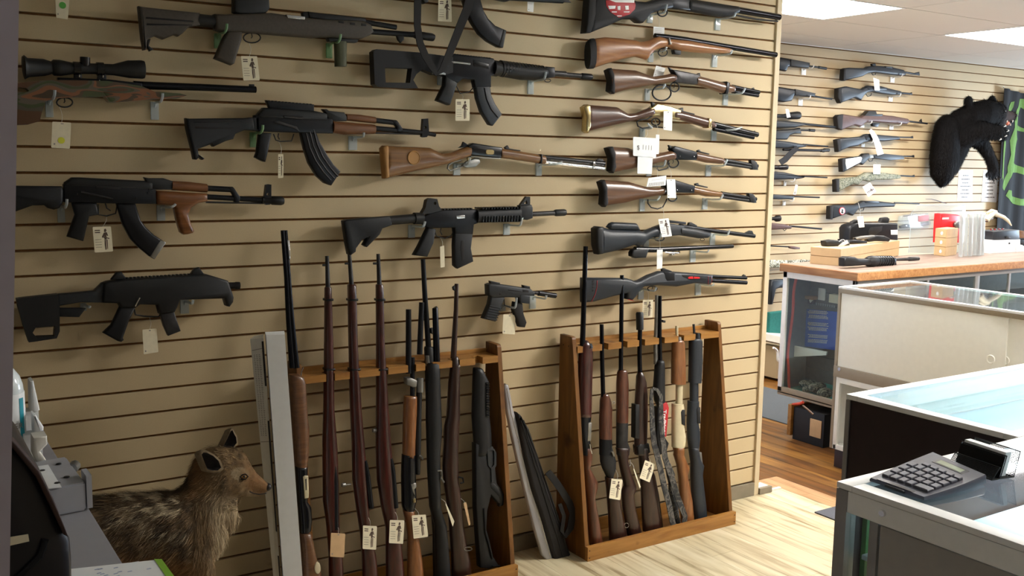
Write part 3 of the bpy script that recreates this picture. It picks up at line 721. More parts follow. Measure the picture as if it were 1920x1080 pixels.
g.rod('sling_ring', 'black', ell(*c3((1388,604))[0], 5.5, 3), .0016, 6, closed=True)
g.rod('trigger_guard', 'black', c3((700,640),(730,700),(800,690),(832,655)), .002, 6)
bracket(g, c3((1240,598),(1280,708)), 'clear bracket under the ribbed handguard of the skeleton-stock rifle', tip=c3((1370,540))[0])
bracket(g, c3((562,560),(596,640)), 'clear bracket behind the grip of the skeleton-stock rifle', tip=c3((520,548))[0])
price_tag('cream tag with an ink figure hanging by the magazine of the skeleton-stock rifle', YW, c3((696,744),(802,744),(802,906),(696,906)), string=c3((750,690))[0])

# 7 -- rifle above the frame whose sling hangs into view
g = Gun('rifle', 'rifle cut by the frame top with a curved magazine and a hanging black sling', 'rifle', YW, c3((600,-60))[0])
g.plate('receiver', 'gunmetal', c3((300,-190),(900,-120),(890,-12),(740,2),(700,-20),(480,-25),(330,-60)), .03, .005)
g.plate('grip', 'black', c3((380,-70),(480,-40),(482,18),(455,30),(440,12)), .03, .005)
mg = g.plate('magazine', 'gunmetal', c3((740,-30),(870,-10),(895,80),(930,140),(985,195),(1060,226),(1036,356),(1000,350),(930,312),(865,255),(810,170),(770,90)), .027, .005)
g.plate('floor_plate', 'black', c3((1040,222),(1064,230),(1040,360),(1005,352)), .03, .003, par=mg)
g.band('sling', 'rubber', c3((372,-120),(370,60),(368,200),(388,330),(430,430),(480,510),(510,560),(545,540),(590,450),(635,340),(690,200),(740,80),(775,-60)), [13,13,12.5,12.5,13,12,8,9,13,14,15,16,16], .0035, dy=-.042)
price_tag('cream tag beside the black sling, cut by the frame top', YW, c3((565,-10),(660,-12),(664,165),(560,160)), 'figure', dy=-.004)
price_tag('white tag with a black mark at the frame top, right of the long magazine', -.04, c3((1236,-20),(1286,-20),(1280,92),(1236,84)), 'lines', m='white')
g = Gun('rifle', 'muzzle end of a rifle at the frame top, left of the black shotgun butt', 'rifle', YW, c3((1200,-20))[0])
g.rod('barrel', 'gunmetal', c3((850,-40),(1100,-15),(1500,8)), .0095)
g.plate('fore_end', 'polymer', c3((850,-60),(1080,-30),(1110,0),(1070,14),(900,-20)), .03, .005)
g.plate('front_sight', 'black', c3((1490,-8),(1530,-12),(1562,20),(1500,18)), .008, .001)

# 8 -- right column
g = Gun('shotgun', 'black long gun with a red and white sticker, top of the right column', 'rifle', YW, c4((900,40))[0])
st = g.plate('stock', 'polymer', c4((235,-70),(420,-60),(520,-20),(600,14),(680,20),(780,-10),(905,-20),(905,72),(800,92),(720,120),(650,200),(605,198),(565,165),(480,165),(360,220),(240,266),(200,284),(210,180)), .042, .012)
g.plate('recoil_pad', 'rubber', c4((150,286),(160,200),(172,40),(180,-70),(238,-70),(238,120),(215,230),(195,284)), .044, .006, par=st)
g.plate('sticker', 'red', c4((318,10),(400,4),(560,8),(572,50),(565,85),(520,130),(430,156),(360,112),(322,60)), .001, .0002, dy=-.0218, par=st)
g.plates('sticker_letters', 'white', [c4((340,4),(560,4),(558,30),(400,26)), c4((335,55),(400,55),(395,80),(345,84)), c4((415,60),(440,56),(440,92),(418,90)), c4((480,55),(510,55),(512,88),(485,90)), c4((365,104),(410,104),(410,112),(368,112)), c4((470,104),(520,104),(515,112),(470,112)), c4((410,138),(455,138),(450,146),(414,146))], .001, .0002, dy=-.023, par=st)
g.plate('receiver', 'gunmetal', c4((880,-30),(1050,-12),(1052,92),(900,76),(880,60)), .034, .005)
g.loft('fore_end', 'polymer', c4((1040,-10),(1480,56)), c4((1040,96),(1250,138),(1350,150),(1420,142),(1480,110)), .044)
g.rod('barrel', 'blued', c4((1040,18),(1440,80),(1835,148)), [.016,.0145,.0135], 16)
g.rod('ramrod', 'gunmetal', c4((1450,128),(1640,166),(1820,182)), .004, 8)
guard(g, ell(*c4((832,106))[0], 9, 7.5), r=.003)
bracket(g, c4((705,118),(745,200)), 'clear bracket under the wrist of the stickered black long gun', tip=c4((865,40))[0])
bracket(g, c4((1288,155),(1325,262)), 'clear bracket under the fore end of the stickered black long gun', tip=c4((1455,112))[0])

g = Gun('rifle', 'bolt rifle with an orange brown wooden stock, second in the right column', 'rifle', YW, c4((800,380))[0])
g.loft('stock', 'orange_wood', c4((235,332),(340,318),(480,328),(600,345),(640,362),(700,348),(790,308),(860,330),(1050,345),(1250,384),(1432,416)), c4((235,586),(300,564),(480,508),(590,488),(640,500),(688,516),(700,505),(720,470),(760,432),(850,402),(900,404),(920,428),(1100,452),(1290,460),(1400,456),(1432,432)), .044, n=30, pw=2.2)
g.loft('recoil_pad', 'rubber', c4((190,352),(210,332),(242,328)), c4((190,592),(242,588)), .044)
g.rod('receiver', 'blued', c4((768,308),(860,320),(1045,345)), [.011,.013,.013], 14)
g.rod('barrel', 'blued', c4((1040,345),(1430,408),(1805,470)), [.013,.012,.0115], 14)
g.plates('scope_base', 'black', [c4((860,300),(915,304),(915,326),(860,322)), c4((980,318),(1036,322),(1036,344),(980,340))], .016, .002)
g.rod('bolt_handle', 'dull_steel', c4((858,330),(862,350),(868,385)), [.004,.004,.006], 8, dy=-.022)
guard(g, ell(*c4((835,450))[0], 8.5, 7))
g.plate('magazine', 'black', c4((918,428),(980,436),(976,470),(926,464)), .022, .002)
bracket(g, c4((715,438),(752,535)), 'clear bracket behind the trigger of the orange-wood bolt rifle', tip=c4((860,405))[0])
bracket(g, c4((1262,468),(1298,578)), 'clear bracket under the fore end of the orange-wood bolt rifle', tip=c4((1425,432))[0])
price_tag('white tag standing above the bolt of the orange-wood bolt rifle', -.025, c4((755,228),(850,235),(846,330),(752,330)), 'lines', m='white')

def lever_gun(lab, F, stock, butt, rec, fore, barrel, tubep, parts):
    g = Gun('lever_action_rifle', lab, 'rifle', YW, F(rec[1][0])[0])
    g.loft('stock', stock[0], F(*stock[1]), F(*stock[2]), .04, n=24)
    if butt: g.plate('butt_plate', butt[0], F(*butt[1]), .041, .008)
    g.plate('receiver', rec[0], F(*rec[1]), .032, .005)
    g.loft('fore_end', fore[0], F(*fore[1]), F(*fore[2]), .038)
    g.rod('barrel', barrel[0], F(*barrel[1]), barrel[2], 14)
    g.rod('magazine_tube', tubep[0], F(*tubep[1]), tubep[2], 12)
    return g
g = lever_gun('short lever rifle with a big round lever loop, third in the right column', c4,
    ('walnut', ((375,588),(600,604),(700,640),(745,658),(800,650),(900,632),(940,640)), ((375,802),(410,800),(560,762),(740,730),(900,706),(940,700))),
    ('rubber', ((345,602),(378,584),(400,640),(408,720),(403,806),(362,782),(372,690))),
    ('worn_steel', ((900,598),(940,602),(1140,642),(1112,726),(1000,714),(915,704),(940,660))),
    ('walnut', ((1128,648),(1350,706),(1442,736)), ((1110,728),(1200,752),(1340,802),(1442,790))),
    ('blued', ((1430,744),(1658,792)), .0095), ('blued', ((1430,784),(1652,820)), .008), None)
g.rod('lever_loop', 'gunmetal', ell(*c4((826,796))[0], 17.5, 14.5, 20), .0034, 8, closed=True)
guard(g, ell(*c4((936,748))[0], 8.5, 8.5), r=.0028, m='gunmetal')
g.plate('hammer', 'gunmetal', c4((880,576),(902,588),(935,612),(925,628),(900,612)), .01, .001)
g.plate('front_sight', 'black', c4((1598,756),(1614,750),(1624,772),(1600,768)), .004, .0005)
g.plate('rear_sight', 'black', c4((1115,640),(1145,626),(1150,652)), .014, .001)
g.plate('barrel_band', 'gunmetal', c4((1358,700),(1385,712),(1368,808),(1345,806)), .042, .003)
bracket(g, c4((685,760),(722,865)), 'clear bracket behind the big lever loop', tip=c4((850,722))[0])
bracket(g, c4((1355,800),(1390,905)), 'clear bracket under the barrel of the big-loop lever rifle', tip=c4((1535,758))[0])
price_tag('white tag leaning above the receiver of the big-loop lever rifle', -.025, c4((778,562),(858,585),(838,645),(752,655)), 'lines', m='white')

g = lever_gun('lever rifle with a polished brass receiver and butt plate, fourth in the right column', c8,
    ('walnut_dark', ((185,76),(440,95),(530,152),(600,146),(720,100),(745,95)), ((185,306),(300,276),(540,222),(700,182),(745,172))),
    ('brass', ((140,96),(172,72),(196,80),(202,140),(200,260),(178,318),(155,302),(162,190))),
    ('brass', ((690,128),(722,100),(772,64),(880,86),(976,120),(966,202),(900,196),(800,172),(700,168))),
    ('walnut_dark', ((972,126),(1210,190),(1282,232)), ((920,200),(1000,212),(1100,242),(1200,274),(1282,272))),
    ('black_gloss', ((1270,240),(1645,332)), .0115), ('blued', ((1270,282),(1612,356)), .009), None)
g.plate('barrel_band', 'brass', c8((1204,190),(1230,198),(1226,272),(1202,276)), .042, .003)
g.plate('hammer', 'black', c8((735,50),(760,62),(775,88),(740,90)), .01, .001)
g.rod('lever_loop', 'black', c8((745,170),(700,200),(640,205),(612,222),(622,258),(660,276),(740,262),(850,272),(880,250)), .003, 8)
guard(g, ell(*c8((775,222))[0], 8, 6.5), r=.003)
g.plate('rear_sight', 'black', c8((960,112),(1002,100),(1004,128),(1100,152),(1100,162),(970,130)), .012, .001)
g.plate('front_sight', 'black', c8((1598,305),(1622,298),(1642,332),(1600,325)), .006, .001)
bracket(g, c8((1255,285),(1292,385)), 'clear bracket under the barrel of the brass lever rifle', tip=c8((1508,265))[0])
bracket(g, c8((640,270),(680,352)), 'clear bracket under the lever of the brass lever rifle', tip=c8((700,235))[0])
price_tag('white tag hanging over the brass receiver', YW, c8((806,130),(882,132),(878,300),(804,290)), 'blank', string=c8((862,75))[0], m='white', dy=-.026)

g = lever_gun('lever rifle with a big handwritten price card over its stock, fifth in the right column', c8,
    ('walnut', ((388,434),(540,446),(640,484),(740,502),(900,470),(930,480)), ((388,660),(500,636),(720,596),(800,572),(900,550),(930,546))),
    ('rubber', ((345,445),(388,433),(412,490),(417,610),(396,662),(368,642),(378,540))),
    ('gunmetal', ((890,452),(922,428),(1112,478),(1106,550),(930,546),(915,490))),
    ('walnut', ((1110,480),(1340,530),(1372,552)), ((1106,550),(1200,572),(1330,584),(1372,576))),
    ('black_gloss', ((1365,552),(1645,602)), .0095), ('black', ((1365,580),(1638,620)), .007), None)
[g.rod('screw', 'chrome', p, r, 8, dy=-.0165) for p, r in [(c8((955,518),(957,518)), .0045), (c8((1075,520),(1077,520)), .0045)]]
guard(g, ell(*c8((925,574))[0], 10, 8.5), r=.003)
g.plate('hammer', 'black', c8((880,420),(900,425),(910,455),(890,452)), .01, .001)
g.rod('lever_loop', 'black', c8((780,598),(790,630),(802,638),(870,622),(890,600),(890,570)), .0026, 8)
g.plate('front_sight', 'black', c8((1578,548),(1612,552),(1632,570),(1642,634),(1592,632)), .02, .003)
g.plate('rear_sight', 'black', c8((1125,468),(1145,460),(1152,474),(1228,494),(1226,502),(1130,480)), .012, .001)
bracket(g, c8((700,595),(735,688)), 'clear bracket under the stock of the price-card lever rifle', tip=c8((855,548))[0])
bracket(g, c8((1208,590),(1245,688)), 'clear bracket under the fore end of the price-card lever rifle', tip=c8((1380,545))[0])
price_tag('large white card with a handwritten price over the stock of a lever rifle', YW, c8((540,350),(738,362),(736,528),(540,512)), 'price', string=c8((690,290))[0], m='paper', dy=-.03)
price_tag('blank white card hanging directly below the handwritten price card', YW, c8((584,512),(712,530),(704,668),(580,664)), 'plain', m='paper', dy=-.027)
price_tag('thin white strip at the right edge of the handwritten price card', YW, c8((746,330),(776,332),(772,498),(740,500)), 'plain', m='paper', dy=-.022)

g = lever_gun('lever rifle with a barcode label above its wrist, sixth in the right column', c8,
    ('walnut', ((320,720),(540,735),(700,782),(770,788),(842,778)), ((320,946),(520,914),(640,882),(842,842))),
    ('rubber', ((282,735),(320,718),(344,790),(348,920),(326,952),(300,930),(308,820))),
    ('gunmetal', ((835,780),(850,722),(905,714),(1096,770),(1086,832),(940,828),(838,842))),
    ('honey', ((1094,775),(1330,822),(1345,830)), ((1086,832),(1200,862),(1320,866),(1345,855))),
    ('black_gloss', ((1335,836),(1632,884)), .0095), ('black', ((1335,864),(1622,904)), .007), None)
[g.rod('screw', 'chrome', p, r, 8, dy=-.0165) for p, r in [(c8((932,805),(934,805)), .0045), (c8((1055,808),(1057,808)), .0045)]]
g.rod('lever_loop', 'black', c8((708,885),(708,920),(735,955),(790,968),(835,952),(862,905),(870,880)), .0026, 8)
guard(g, ell(*c8((918,872))[0], 8, 6.5), r=.003)
g.plate('front_sight', 'black', c8((1560,832),(1595,838),(1612,852),(1628,916),(1575,912)), .02, .003)
g.plate('rear_sight', 'black', c8((1108,752),(1132,745),(1138,760),(1215,778),(1213,787),(1112,768)), .012, .001)
bracket(g, c8((640,882),(678,988)), 'clear bracket under the stock of the barcode-label lever rifle', tip=c8((805,858))[0])
bracket(g, c8((1178,875),(1215,972)), 'clear bracket under the fore end of the barcode-label lever rifle', tip=c8((1345,845))[0])
price_tag('white barcode label tilted above the wrist of a lever rifle', YW, c8((682,702),(835,680),(830,764),(665,778)), 'barcode', m='paper', dy=-.022)
price_tag('white tag hanging over the receiver, right of the barcode label', YW, c8((832,712),(905,712),(914,872),(840,872)), 'blank', m='paper', dy=-.026)

g = Gun('rifle', 'dark grey synthetic rifle with a raised cheek piece, seventh in the right column', 'rifle', YW, d1((700,160))[0])
g.loft('stock', 'slate_poly', d1((222,120),(300,142),(560,152),(600,162),(680,128),(760,110)), d1((222,366),(380,332),(520,284),(560,300),(590,292),(620,252),(680,216),(760,205)), .046, n=28)
g.loft('cheek_riser', 'slate_poly', d1((270,118),(300,88),(325,78),(535,88),(572,142)), d1((270,126),(310,146),(572,154)), .03)
g.plate('recoil_pad', 'black', d1((155,135),(180,116),(226,120),(226,360),(180,368),(160,290)), .048, .01)
g.plate('receiver', 'grey_polymer', d1((695,125),(800,86),(955,108),(955,192),(830,202),(700,214)), .036, .007)
g.plate('scope_base', 'black', d1((796,56),(980,78),(980,98),(800,84)), .016, .001)
g.loft('fore_end', 'grey_polymer', d1((920,112),(1050,128),(1210,172)), d1((920,196),(1100,226),(1180,222),(1210,192)), .044)
g.rod('barrel', 'gunmetal', d1((930,115),(1210,155),(1605,205)), [.01,.0095,.009], 12)
g.plate('rear_sight', 'black', d1((1005,110),(1012,84),(1030,80),(1082,108),(1080,122)), .012, .001)
g.plate('front_sight', 'black', d1((1508,182),(1560,154),(1580,156),(1598,196)), .01, .001)
guard(g, ell(*d1((750,226))[0], 9, 4.5), r=.0024)
g.rod('sling_swivel', 'black', ell(*d1((1137,236))[0], 4, 2.5), .0012, 6, closed=True)
bracket(g, d1((610,215),(652,302)), 'clear bracket behind the grip of the raised-cheek rifle')
bracket(g, d1((1210,180),(1248,284)), 'clear bracket under the fore end of the raised-cheek rifle', tip=d1((1375,148))[0])
price_tag('white tag with a dark sketch over the receiver of the raised-cheek rifle', YW, d1((702,50),(796,40),(826,200),(736,212)), 'figure', m='white', dy=-.026)

g = Gun('rifle', 'slim black gun just below the raised cheek rifle, with a white tag hanging under it', 'rifle', YW, d1((800,320))[0])
g.plate('stock', 'black', d1((485,352),(500,325),(545,312),(640,318),(615,398),(520,402),(486,385)), .03, .006)
g.rod('barrel', 'black_gloss', d1((530,325),(700,328),(900,318),(1395,296),(1410,295)), [.013,.012,.0105,.0095,.0085], 14)
bracket(g, d1((1030,332),(1072,438)), 'clear bracket under the slim black long gun', tip=d1((1190,325))[0])
bracket(g, d1((860,335),(890,375)), 'short clear bracket whose hook shows left under the slim black long gun', tip=d1((800,350))[0], m='chrome')
price_tag('white tag hanging under the slim black long gun', YW, d1((706,325),(758,322),(752,492),(704,498)), 'plain', m='white', dy=-.016)

g = Gun('combination_gun', 'grey gun with two stacked barrels and red markings, lowest in the right column', 'rifle', YW, d1((800,580))[0])
st = g.plate('stock', 'slate_poly', d1((50,578),(440,582),(480,592),(520,610),(560,600),(640,556),(740,520),(870,524),(1160,545),(1215,550),(1192,638),(1050,628),(960,645),(890,658),(720,646),(600,655),(560,690),(525,745),(490,782),(438,768),(445,718),(330,742),(160,790),(50,802)), .04, .012)
g.rods('red_outline', 'red', [(d1((162,600),(160,660),(145,720),(112,790)), .0012), (d1((440,770),(490,782)), .0012), (d1((1180,560),(1195,600),(1180,640)), .001), (d1((1160,560),(1160,640)), .001)], 6, dy=-.021, par=st)
g.plates('butt_vent', 'rubber', [d1((118,y),(140,y-4),(134,y+14),(120,y+20)) for y in (600, 626, 652, 680)], .042, .001, par=st)
g.plates('red_mark', 'red_gloss', [d1((984,567),(1020,563),(1026,584),(990,584),(976,580)), d1((1030,565),(1078,569),(1088,577),(1076,583),(1032,583))], .001, .0002, dy=-.0212, par=st)
g.plate('receiver', 'gunmetal', d1((765,524),(862,530),(862,602),(790,604),(775,580)), .042, .003)
g.plate('fore_end', 'black', d1((920,548),(1160,552),(1150,602),(1000,600),(930,570)), .042, .004)
g.rod('barrel', 'gunmetal', d1((1200,566),(1532,582)), .0078, 12); g.rod('barrel', 'gunmetal', d1((1200,604),(1532,624)), .0095, 12)
g.plate('front_sight', 'black', d1((1488,572),(1508,550),(1522,556),(1535,584)), .008, .001)
g.plate('rear_sight', 'black', d1((768,500),(790,494),(855,518),(850,530),(770,522)), .012, .001)
guard(g, ell(*d1((688,678))[0], 9, 4.5), r=.0022)
bracket(g, d1((562,675),(606,772)), 'clear bracket behind the grip of the red-lettered gun', tip=d1((715,665))[0])
bracket(g, d1((1078,630),(1120,735)), 'clear bracket under the fore end of the red-lettered gun', tip=d1((1235,630))[0])
price_tag('cream tag with an ink figure below the red-lettered gun', YW, d1((630,786),(722,784),(716,944),(622,944)), 'figure', dy=.02)

# 9 -- black rifle, lower middle
g = Gun('rifle', 'black rifle with a flip up sight and straight magazine, directly above the left rack', 'rifle', YW, c7((800,600))[0])
st = g.plate('stock', 'polymer', c7((76,618),(100,608),(385,586),(400,645),(335,668),(318,706),(232,792),(210,778),(245,722),(200,745),(160,800),(158,822),(125,846),(112,840),(96,760)), .034, .006)
g.plate('adjuster_lever', 'black', c7((245,705),(320,680),(318,708),(236,790),(214,776)), .026, .003, par=st)
g.rod('buffer_tube', 'black', c7((370,618),(560,602)), .0165, 14)
g.rod('castle_nut', 'black', c7((555,602),(610,602)), .021, 16)
g.plate('receiver', 'gunmetal', c7((605,590),(640,572),(740,545),(950,540),(976,560),(972,632),(942,642),(936,706),(820,702),(815,662),(640,666),(610,640)), .03, .004)
g.plates('rail_tooth', 'black', [c7((x,546-(x-745)*.02),(x+10,546-(x-745)*.02),(x+10,536-(x-745)*.02),(x,536-(x-745)*.02)) for x in range(745, 945, 20)], .022, .0008)
g.plate('rear_sight', 'black', c7((598,572),(622,530),(632,480),(655,466),(700,472),(712,520),(742,560),(700,566)), .024, .005, holes=[ell(*c7((685,500))[0], 2.6, 3.2, 10)])
g.plate('ejection_port', 'steel', c7((823,582),(880,578),(882,600),(825,604)), .032, .001)
g.plate('grip', 'polymer', c7((640,660),(692,672),(676,765),(636,856),(545,846),(578,788),(618,705)), .03, .007)
mg = g.plate('magazine', 'polymer', c7((818,690),(938,694),(926,800),(942,888),(838,936),(815,916),(812,780)), .026, .005)
g.plate('magazine_slot', 'rubber', c7((858,748),(880,750),(878,870),(862,885),(852,800)), .028, .001, par=mg)
g.rod('trigger_guard', 'black', c7((690,680),(705,720),(760,735),(805,715),(815,690)), .002, 6)
g.rod('trigger', 'black', c7((735,665),(730,690),(742,712)), .002, 6)
hg = g.loft('handguard', 'black', c7((960,540),(1250,526)), c7((960,632),(1250,626)), .055, k=16, pw=3)
g.plates('rail_tooth', 'black_gloss', [c7((x,y-(x-985)*.02),(x+9,y-(x-985)*.02),(x+9,y+h-(x-985)*.02),(x,y+h-(x-985)*.02)) for x in range(985, 1245, 19) for y, h in ((528, 12), (585, 40))], .06, .0008, par=hg)
g.plate('front_sight_base', 'black', c7((1250,514),(1328,510),(1336,530),(1336,600),(1300,612),(1250,605)), .026, .004)
g.plate('front_sight', 'black', c7((1252,520),(1298,456),(1322,458),(1322,512)), .014, .002, holes=[c7((1280,505),(1300,478),(1305,505))])
g.rod('barrel', 'worn_steel', c7((1330,574),(1495,566)), .0095, 12)
g.rod('flash_hider', 'black', c7((1490,566),(1500,565),(1555,563),(1562,563)), [.011,.0135,.0135,.012], 14)
bracket(g, c7((518,645),(560,730)), 'clear bracket under the stock tube of the railed black rifle', tip=c7((625,622))[0])
bracket(g, c7((1153,638),(1192,712)), 'clear bracket under the railed handguard', tip=c7((1272,598))[0])
price_tag('narrow cream tag beside the straight magazine', YW, c7((728,790),(756,782),(760,925),(732,930)), 'plain', string=c7((742,725))[0])

# 10 -- lever rifle with medallion
g = lever_gun('honey-brown lever-action rifle with a round medallion in its stock, centre of the wall', c7,
    ('honey', ((370,118),(660,131),(740,172),(800,162),(910,120),(925,120)), ((370,336),(500,302),(770,242),(925,190))),
    ('tan_pad', ((332,135),(350,117),(374,117),(380,330),(350,337),(342,240))),
    ('black_gloss', ((905,118),(935,100),(1132,130),(1126,202),(915,182))),
    ('honey', ((1124,133),(1380,175),(1422,184)), ((1124,200),(1250,216),(1380,236),(1422,240))),
    ('black_gloss', ((1410,194),(1822,238)), .0095), ('chrome', ((1410,226),(1820,270)), .0085), None)
bm = bmesh.new(); lathe(bm, [(.0001, .0), (.021, 0), (.023, -.002), (.025, 0), (.025, .004)], g.w(c7((536,198))[0], -.0215), Vector((0, 1, 0)), 28); link('medallion', bm, 'tan_pad', g.e, smooth=40)
bm = bmesh.new()
c = g.w(c7((1045,160))[0], -.0165); rings(bm, [[c+Vector((math.copysign(abs(math.cos(t))**.6, math.cos(t))*.018*k, o, math.copysign(abs(math.sin(t))**.6, math.sin(t))*.0095*k-math.cos(t)*.001)) for t in [2*PI*i/20 for i in range(20)]] for k, o in ((.9, -.001), (1, 0), (1, .003))]); link('cartridge_emblem', bm, 'brass', g.e)
g.plate('hammer', 'gunmetal', c7((880,92),(895,100),(912,112),(930,112),(912,128),(848,132),(870,118)), .01, .001)
g.plate('receiver_line', 'dull_steel', c7((920,186),(1000,196),(1118,200),(1118,206),(1000,202),(920,192)), .033, .0005)
g.rod('lever_loop', 'dull_steel', c7((870,212),(820,225),(785,245),(778,270),(795,285),(860,262),(890,250)), .0032, 8)
g.plate('lever', 'dull_steel', c7((870,250),(900,222),(960,200),(988,204),(992,230),(960,260),(900,266)), .014, .003)
g.plate('trigger', 'brass', c7((908,196),(926,198),(926,216),(912,226)), .008, .001)
g.plate('barrel_band', 'black_gloss', c7((1382,174),(1394,176),(1390,238),(1378,236)), .042, .002)
g.plate('muzzle_band', 'chrome', c7((1738,222),(1752,224),(1748,272),(1736,270)), .024, .002)
g.plate('front_sight', 'black', c7((1768,212),(1780,203),(1812,210),(1816,228),(1770,224)), .01, .001)
g.plate('rear_sight', 'black', c7((1155,130),(1175,116),(1186,136),(1260,148),(1258,154),(1165,142)), .012, .001)
bracket(g, c7((818,235),(862,315)), 'clear bracket below the lever of the medallion rifle')
bracket(g, c7((1368,236),(1404,318)), 'clear bracket under the fore end of the medallion rifle', tip=c7((1538,226))[0])

# 11 -- pistol
g = Gun('pistol', 'grey pistol with a ribbed grip, low on the wall between the two racks', 'pistol', YW, d4((1200,420))[0])
g.plate('frame', 'grey_polymer', d4((1015,350),(1040,340),(1150,350),(1395,386),(1436,420),(1432,452),(1388,452),(1385,522),(1300,512),(1288,466),(1172,464),(1060,470),(1020,445)), .036, .006)
gp = g.plate('grip', 'grey_polymer', d4((1045,455),(1170,462),(1150,520),(1118,590),(1088,684),(975,656),(1000,600),(1030,530)), .03, .006)
g.rods('grip_rib', 'slate_poly', [(d4((1022-k*6+8,540+k*22),(1135-k*8,562+k*21)), .0022) for k in range(6)], 6, dy=-.015, par=gp)
g.plate('magazine', 'rubber', d4((1258,505),(1330,518),(1340,612),(1368,690),(1352,736),(1302,732),(1272,640),(1248,585)), .026, .005)
g.plate('magazine_well', 'slate_poly', d4((1300,440),(1388,450),(1385,522),(1300,512)), .04, .003)
g.plates('receiver_slot', 'rubber', [d4((1190,392),(1310,408),(1310,415),(1190,400)), d4((1320,392),(1375,398),(1375,418),(1322,416)), d4((1112,425),(1130,425),(1130,440),(1112,440))], .038, .001)
g.rod('barrel', 'gunmetal', d4((1425,424),(1480,430),(1484,430),(1640,453)), [.007,.007,.0105,.0105], 14)
g.plates('sight', 'black', [d4((1045,318),(1130,334),(1132,352),(1048,345)), d4((1340,356),(1400,368),(1402,390),(1345,384))], .018, .002)
g.rod('trigger_guard', 'black', d4((1175,464),(1180,540),(1240,560),(1255,510)), .0022, 6)
bracket(g, d4((1408,455),(1460,568)), 'clear bracket under the barrel of the pistol', tip=d4((1552,448))[0])
bracket(g, d4((1140,535),(1188,590)), 'clear bracket behind the trigger of the pistol', tip=d4((1285,470))[0])
price_tag('pale tag hanging below the pistol', YW, d4((1170,620),(1278,628),(1274,802),(1162,795)), 'blank', string=d4((1240,545))[0])
# ================================================================ the two wooden racks
def rack(x0, x1, lab, notch):
    t = empty('gun_rack', lab, 'gun rack', ((x0+x1)/2, -.13, 0), 'wooden floor racks against the slatwall')
    def side(xa, xb):
        bm = bmesh.new(); pr = [(-.018, 0.0), (-.222, 0.0), (-.222, .05), (-.102, .872), (-.095, .88), (-.018, .88)]
        a = [bm.verts.new((xa, y, z)) for y, z in pr]; b = [bm.verts.new((xb, y, z)) for y, z in pr]
        for i in range(6): bm.faces.new([a[i], a[(i+1) % 6], b[(i+1) % 6], b[i]])
        bm.faces.new(a); bm.faces.new(b[::-1])
        bmesh.ops.recalc_face_normals(bm, faces=bm.faces); bmesh.ops.bevel(bm, geom=list(bm.edges), offset=.0015, segments=1, affect='EDGES')
        link('side_panel', bm, 'pine_side', t)
    side(x0, x0+.02); side(x1-.02, x1)
    bm = bmesh.new(); bbox(bm, (x0-.001, -.242, 0), (x1+.001, -.2225, .058), .002); link('front_board', bm, 'pine', t)
    bm = bmesh.new(); bbox(bm, (x0+.021, -.0215, .0), (x1-.021, -.0165, .07), .001); link('back_board', bm, 'pine', t)
    bm = bmesh.new(); bbox(bm, (x0+.021, -.221, .004), (x1-.021, -.023, .016), .001); link('bottom_board', bm, 'pine', t)
    # notched top board
    n = len(notch); pts = [(x0+.021, -.03)]; pts2 = []
    out = [(x1-.021, -.028), (x0+.021, -.028), (x0+.021, -.112)]
    for c in notch: out += [(c-.016, -.112), (c-.016, -.072), (c+.016, -.072), (c+.016, -.112)]
    out += [(x1-.021, -.112)]
    bm = bmesh.new(); lo = [bm.verts.new((x, y, .815)) for x, y in out]; hi = [bm.verts.new((x, y, .840)) for x, y in out]
    for i in range(len(out)): bm.faces.new([lo[i], lo[(i+1) % len(out)], hi[(i+1) % len(out)], hi[i]])
    bm.faces.new(lo); bm.faces.new(hi[::-1]); link('notched_board', bm, 'pine', t)
    bm = bmesh.new(); bbox(bm, (x0+.021, -.027, .80), (x1-.021, -.017, .855), .001); link('back_rail', bm, 'pine', t)
    for zz in (.014, .044):
        for xx in (x0+.008, x1-.008):
            bm = bmesh.new(); lathe(bm, [(.0025, 0), (.0025, .0006)], Vector((xx, -.2422, zz)), Vector((0, -1, 0)), 8); link('screw', bm, 'rubber', t)
    for zz, yy in ((.84, -.045), (.84, -.08)):
        bm = bmesh.new(); lathe(bm, [(.0028, 0), (.0028, .0006)], Vector((x0-.0001, yy, zz)), Vector((-1, 0, 0)), 8); link('screw', bm, 'rubber', t)
SL0, SLK = -.182, .105
def rg(name, lab, org, Y=SL0, k=SLK): return Gun(name, lab, 'rifle' if 'shotgun' not in name else 'shotgun', Y, org, 'long guns standing in the wooden racks', sl=k)
def nx(p): return Gun.w(type('q', (), dict(Y=SL0, sl=SLK))(), p).x
rack(-1.165, -.355, 'right wooden floor rack with notched top board holding seven long guns', [nx(p) for p in ((1094,655),(1130,650),(1166,645),(1199,640),(1236,635),(1272,628),(1304,622))])
rack(-2.305, -1.495, 'left wooden floor rack with notched top board, cut by the bottom of the frame', [nx(p) for p in ((616,700),(660,690),(716,682),(768,674),(800,670),(850,662),(893,655))])

# right rack, left to right
g = rg('shotgun', 'dark red wooden shotgun with the longest barrel in the right rack, first from the left', P0((1094,800))[0])
g.rod('barrel', 'blued', P0((1098,462),(1095,560),(1092,650)), [.0095,.0105,.0115], 14)
g.loft('fore_end', 'mahogany', e4((375,-10),(348,40),(335,120),(326,500),(325,715)), e4((410,-10),(452,60),(455,120),(446,500),(440,715)), .042, axis=1)
g.rod('magazine_cap', 'gunmetal', e4((415,20),(418,60)), [.012,.016], 14, dy=-.008)
g.loft('receiver', 'black_gloss', e4((325,705),(330,850),(350,1010),(352,1075)), e4((442,705),(428,800),(425,930),(445,1010),(446,1075)), .038, axis=1)
g.plate('ejection_port', 'dull_steel', e4((392,760),(424,760),(416,930),(384,935)), .04, .002, dy=-.001)
g.rods('trigger_group', 'chrome', [(e4((405,960),(412,1010),(425,1050)), .003)], 8, dy=-.02)
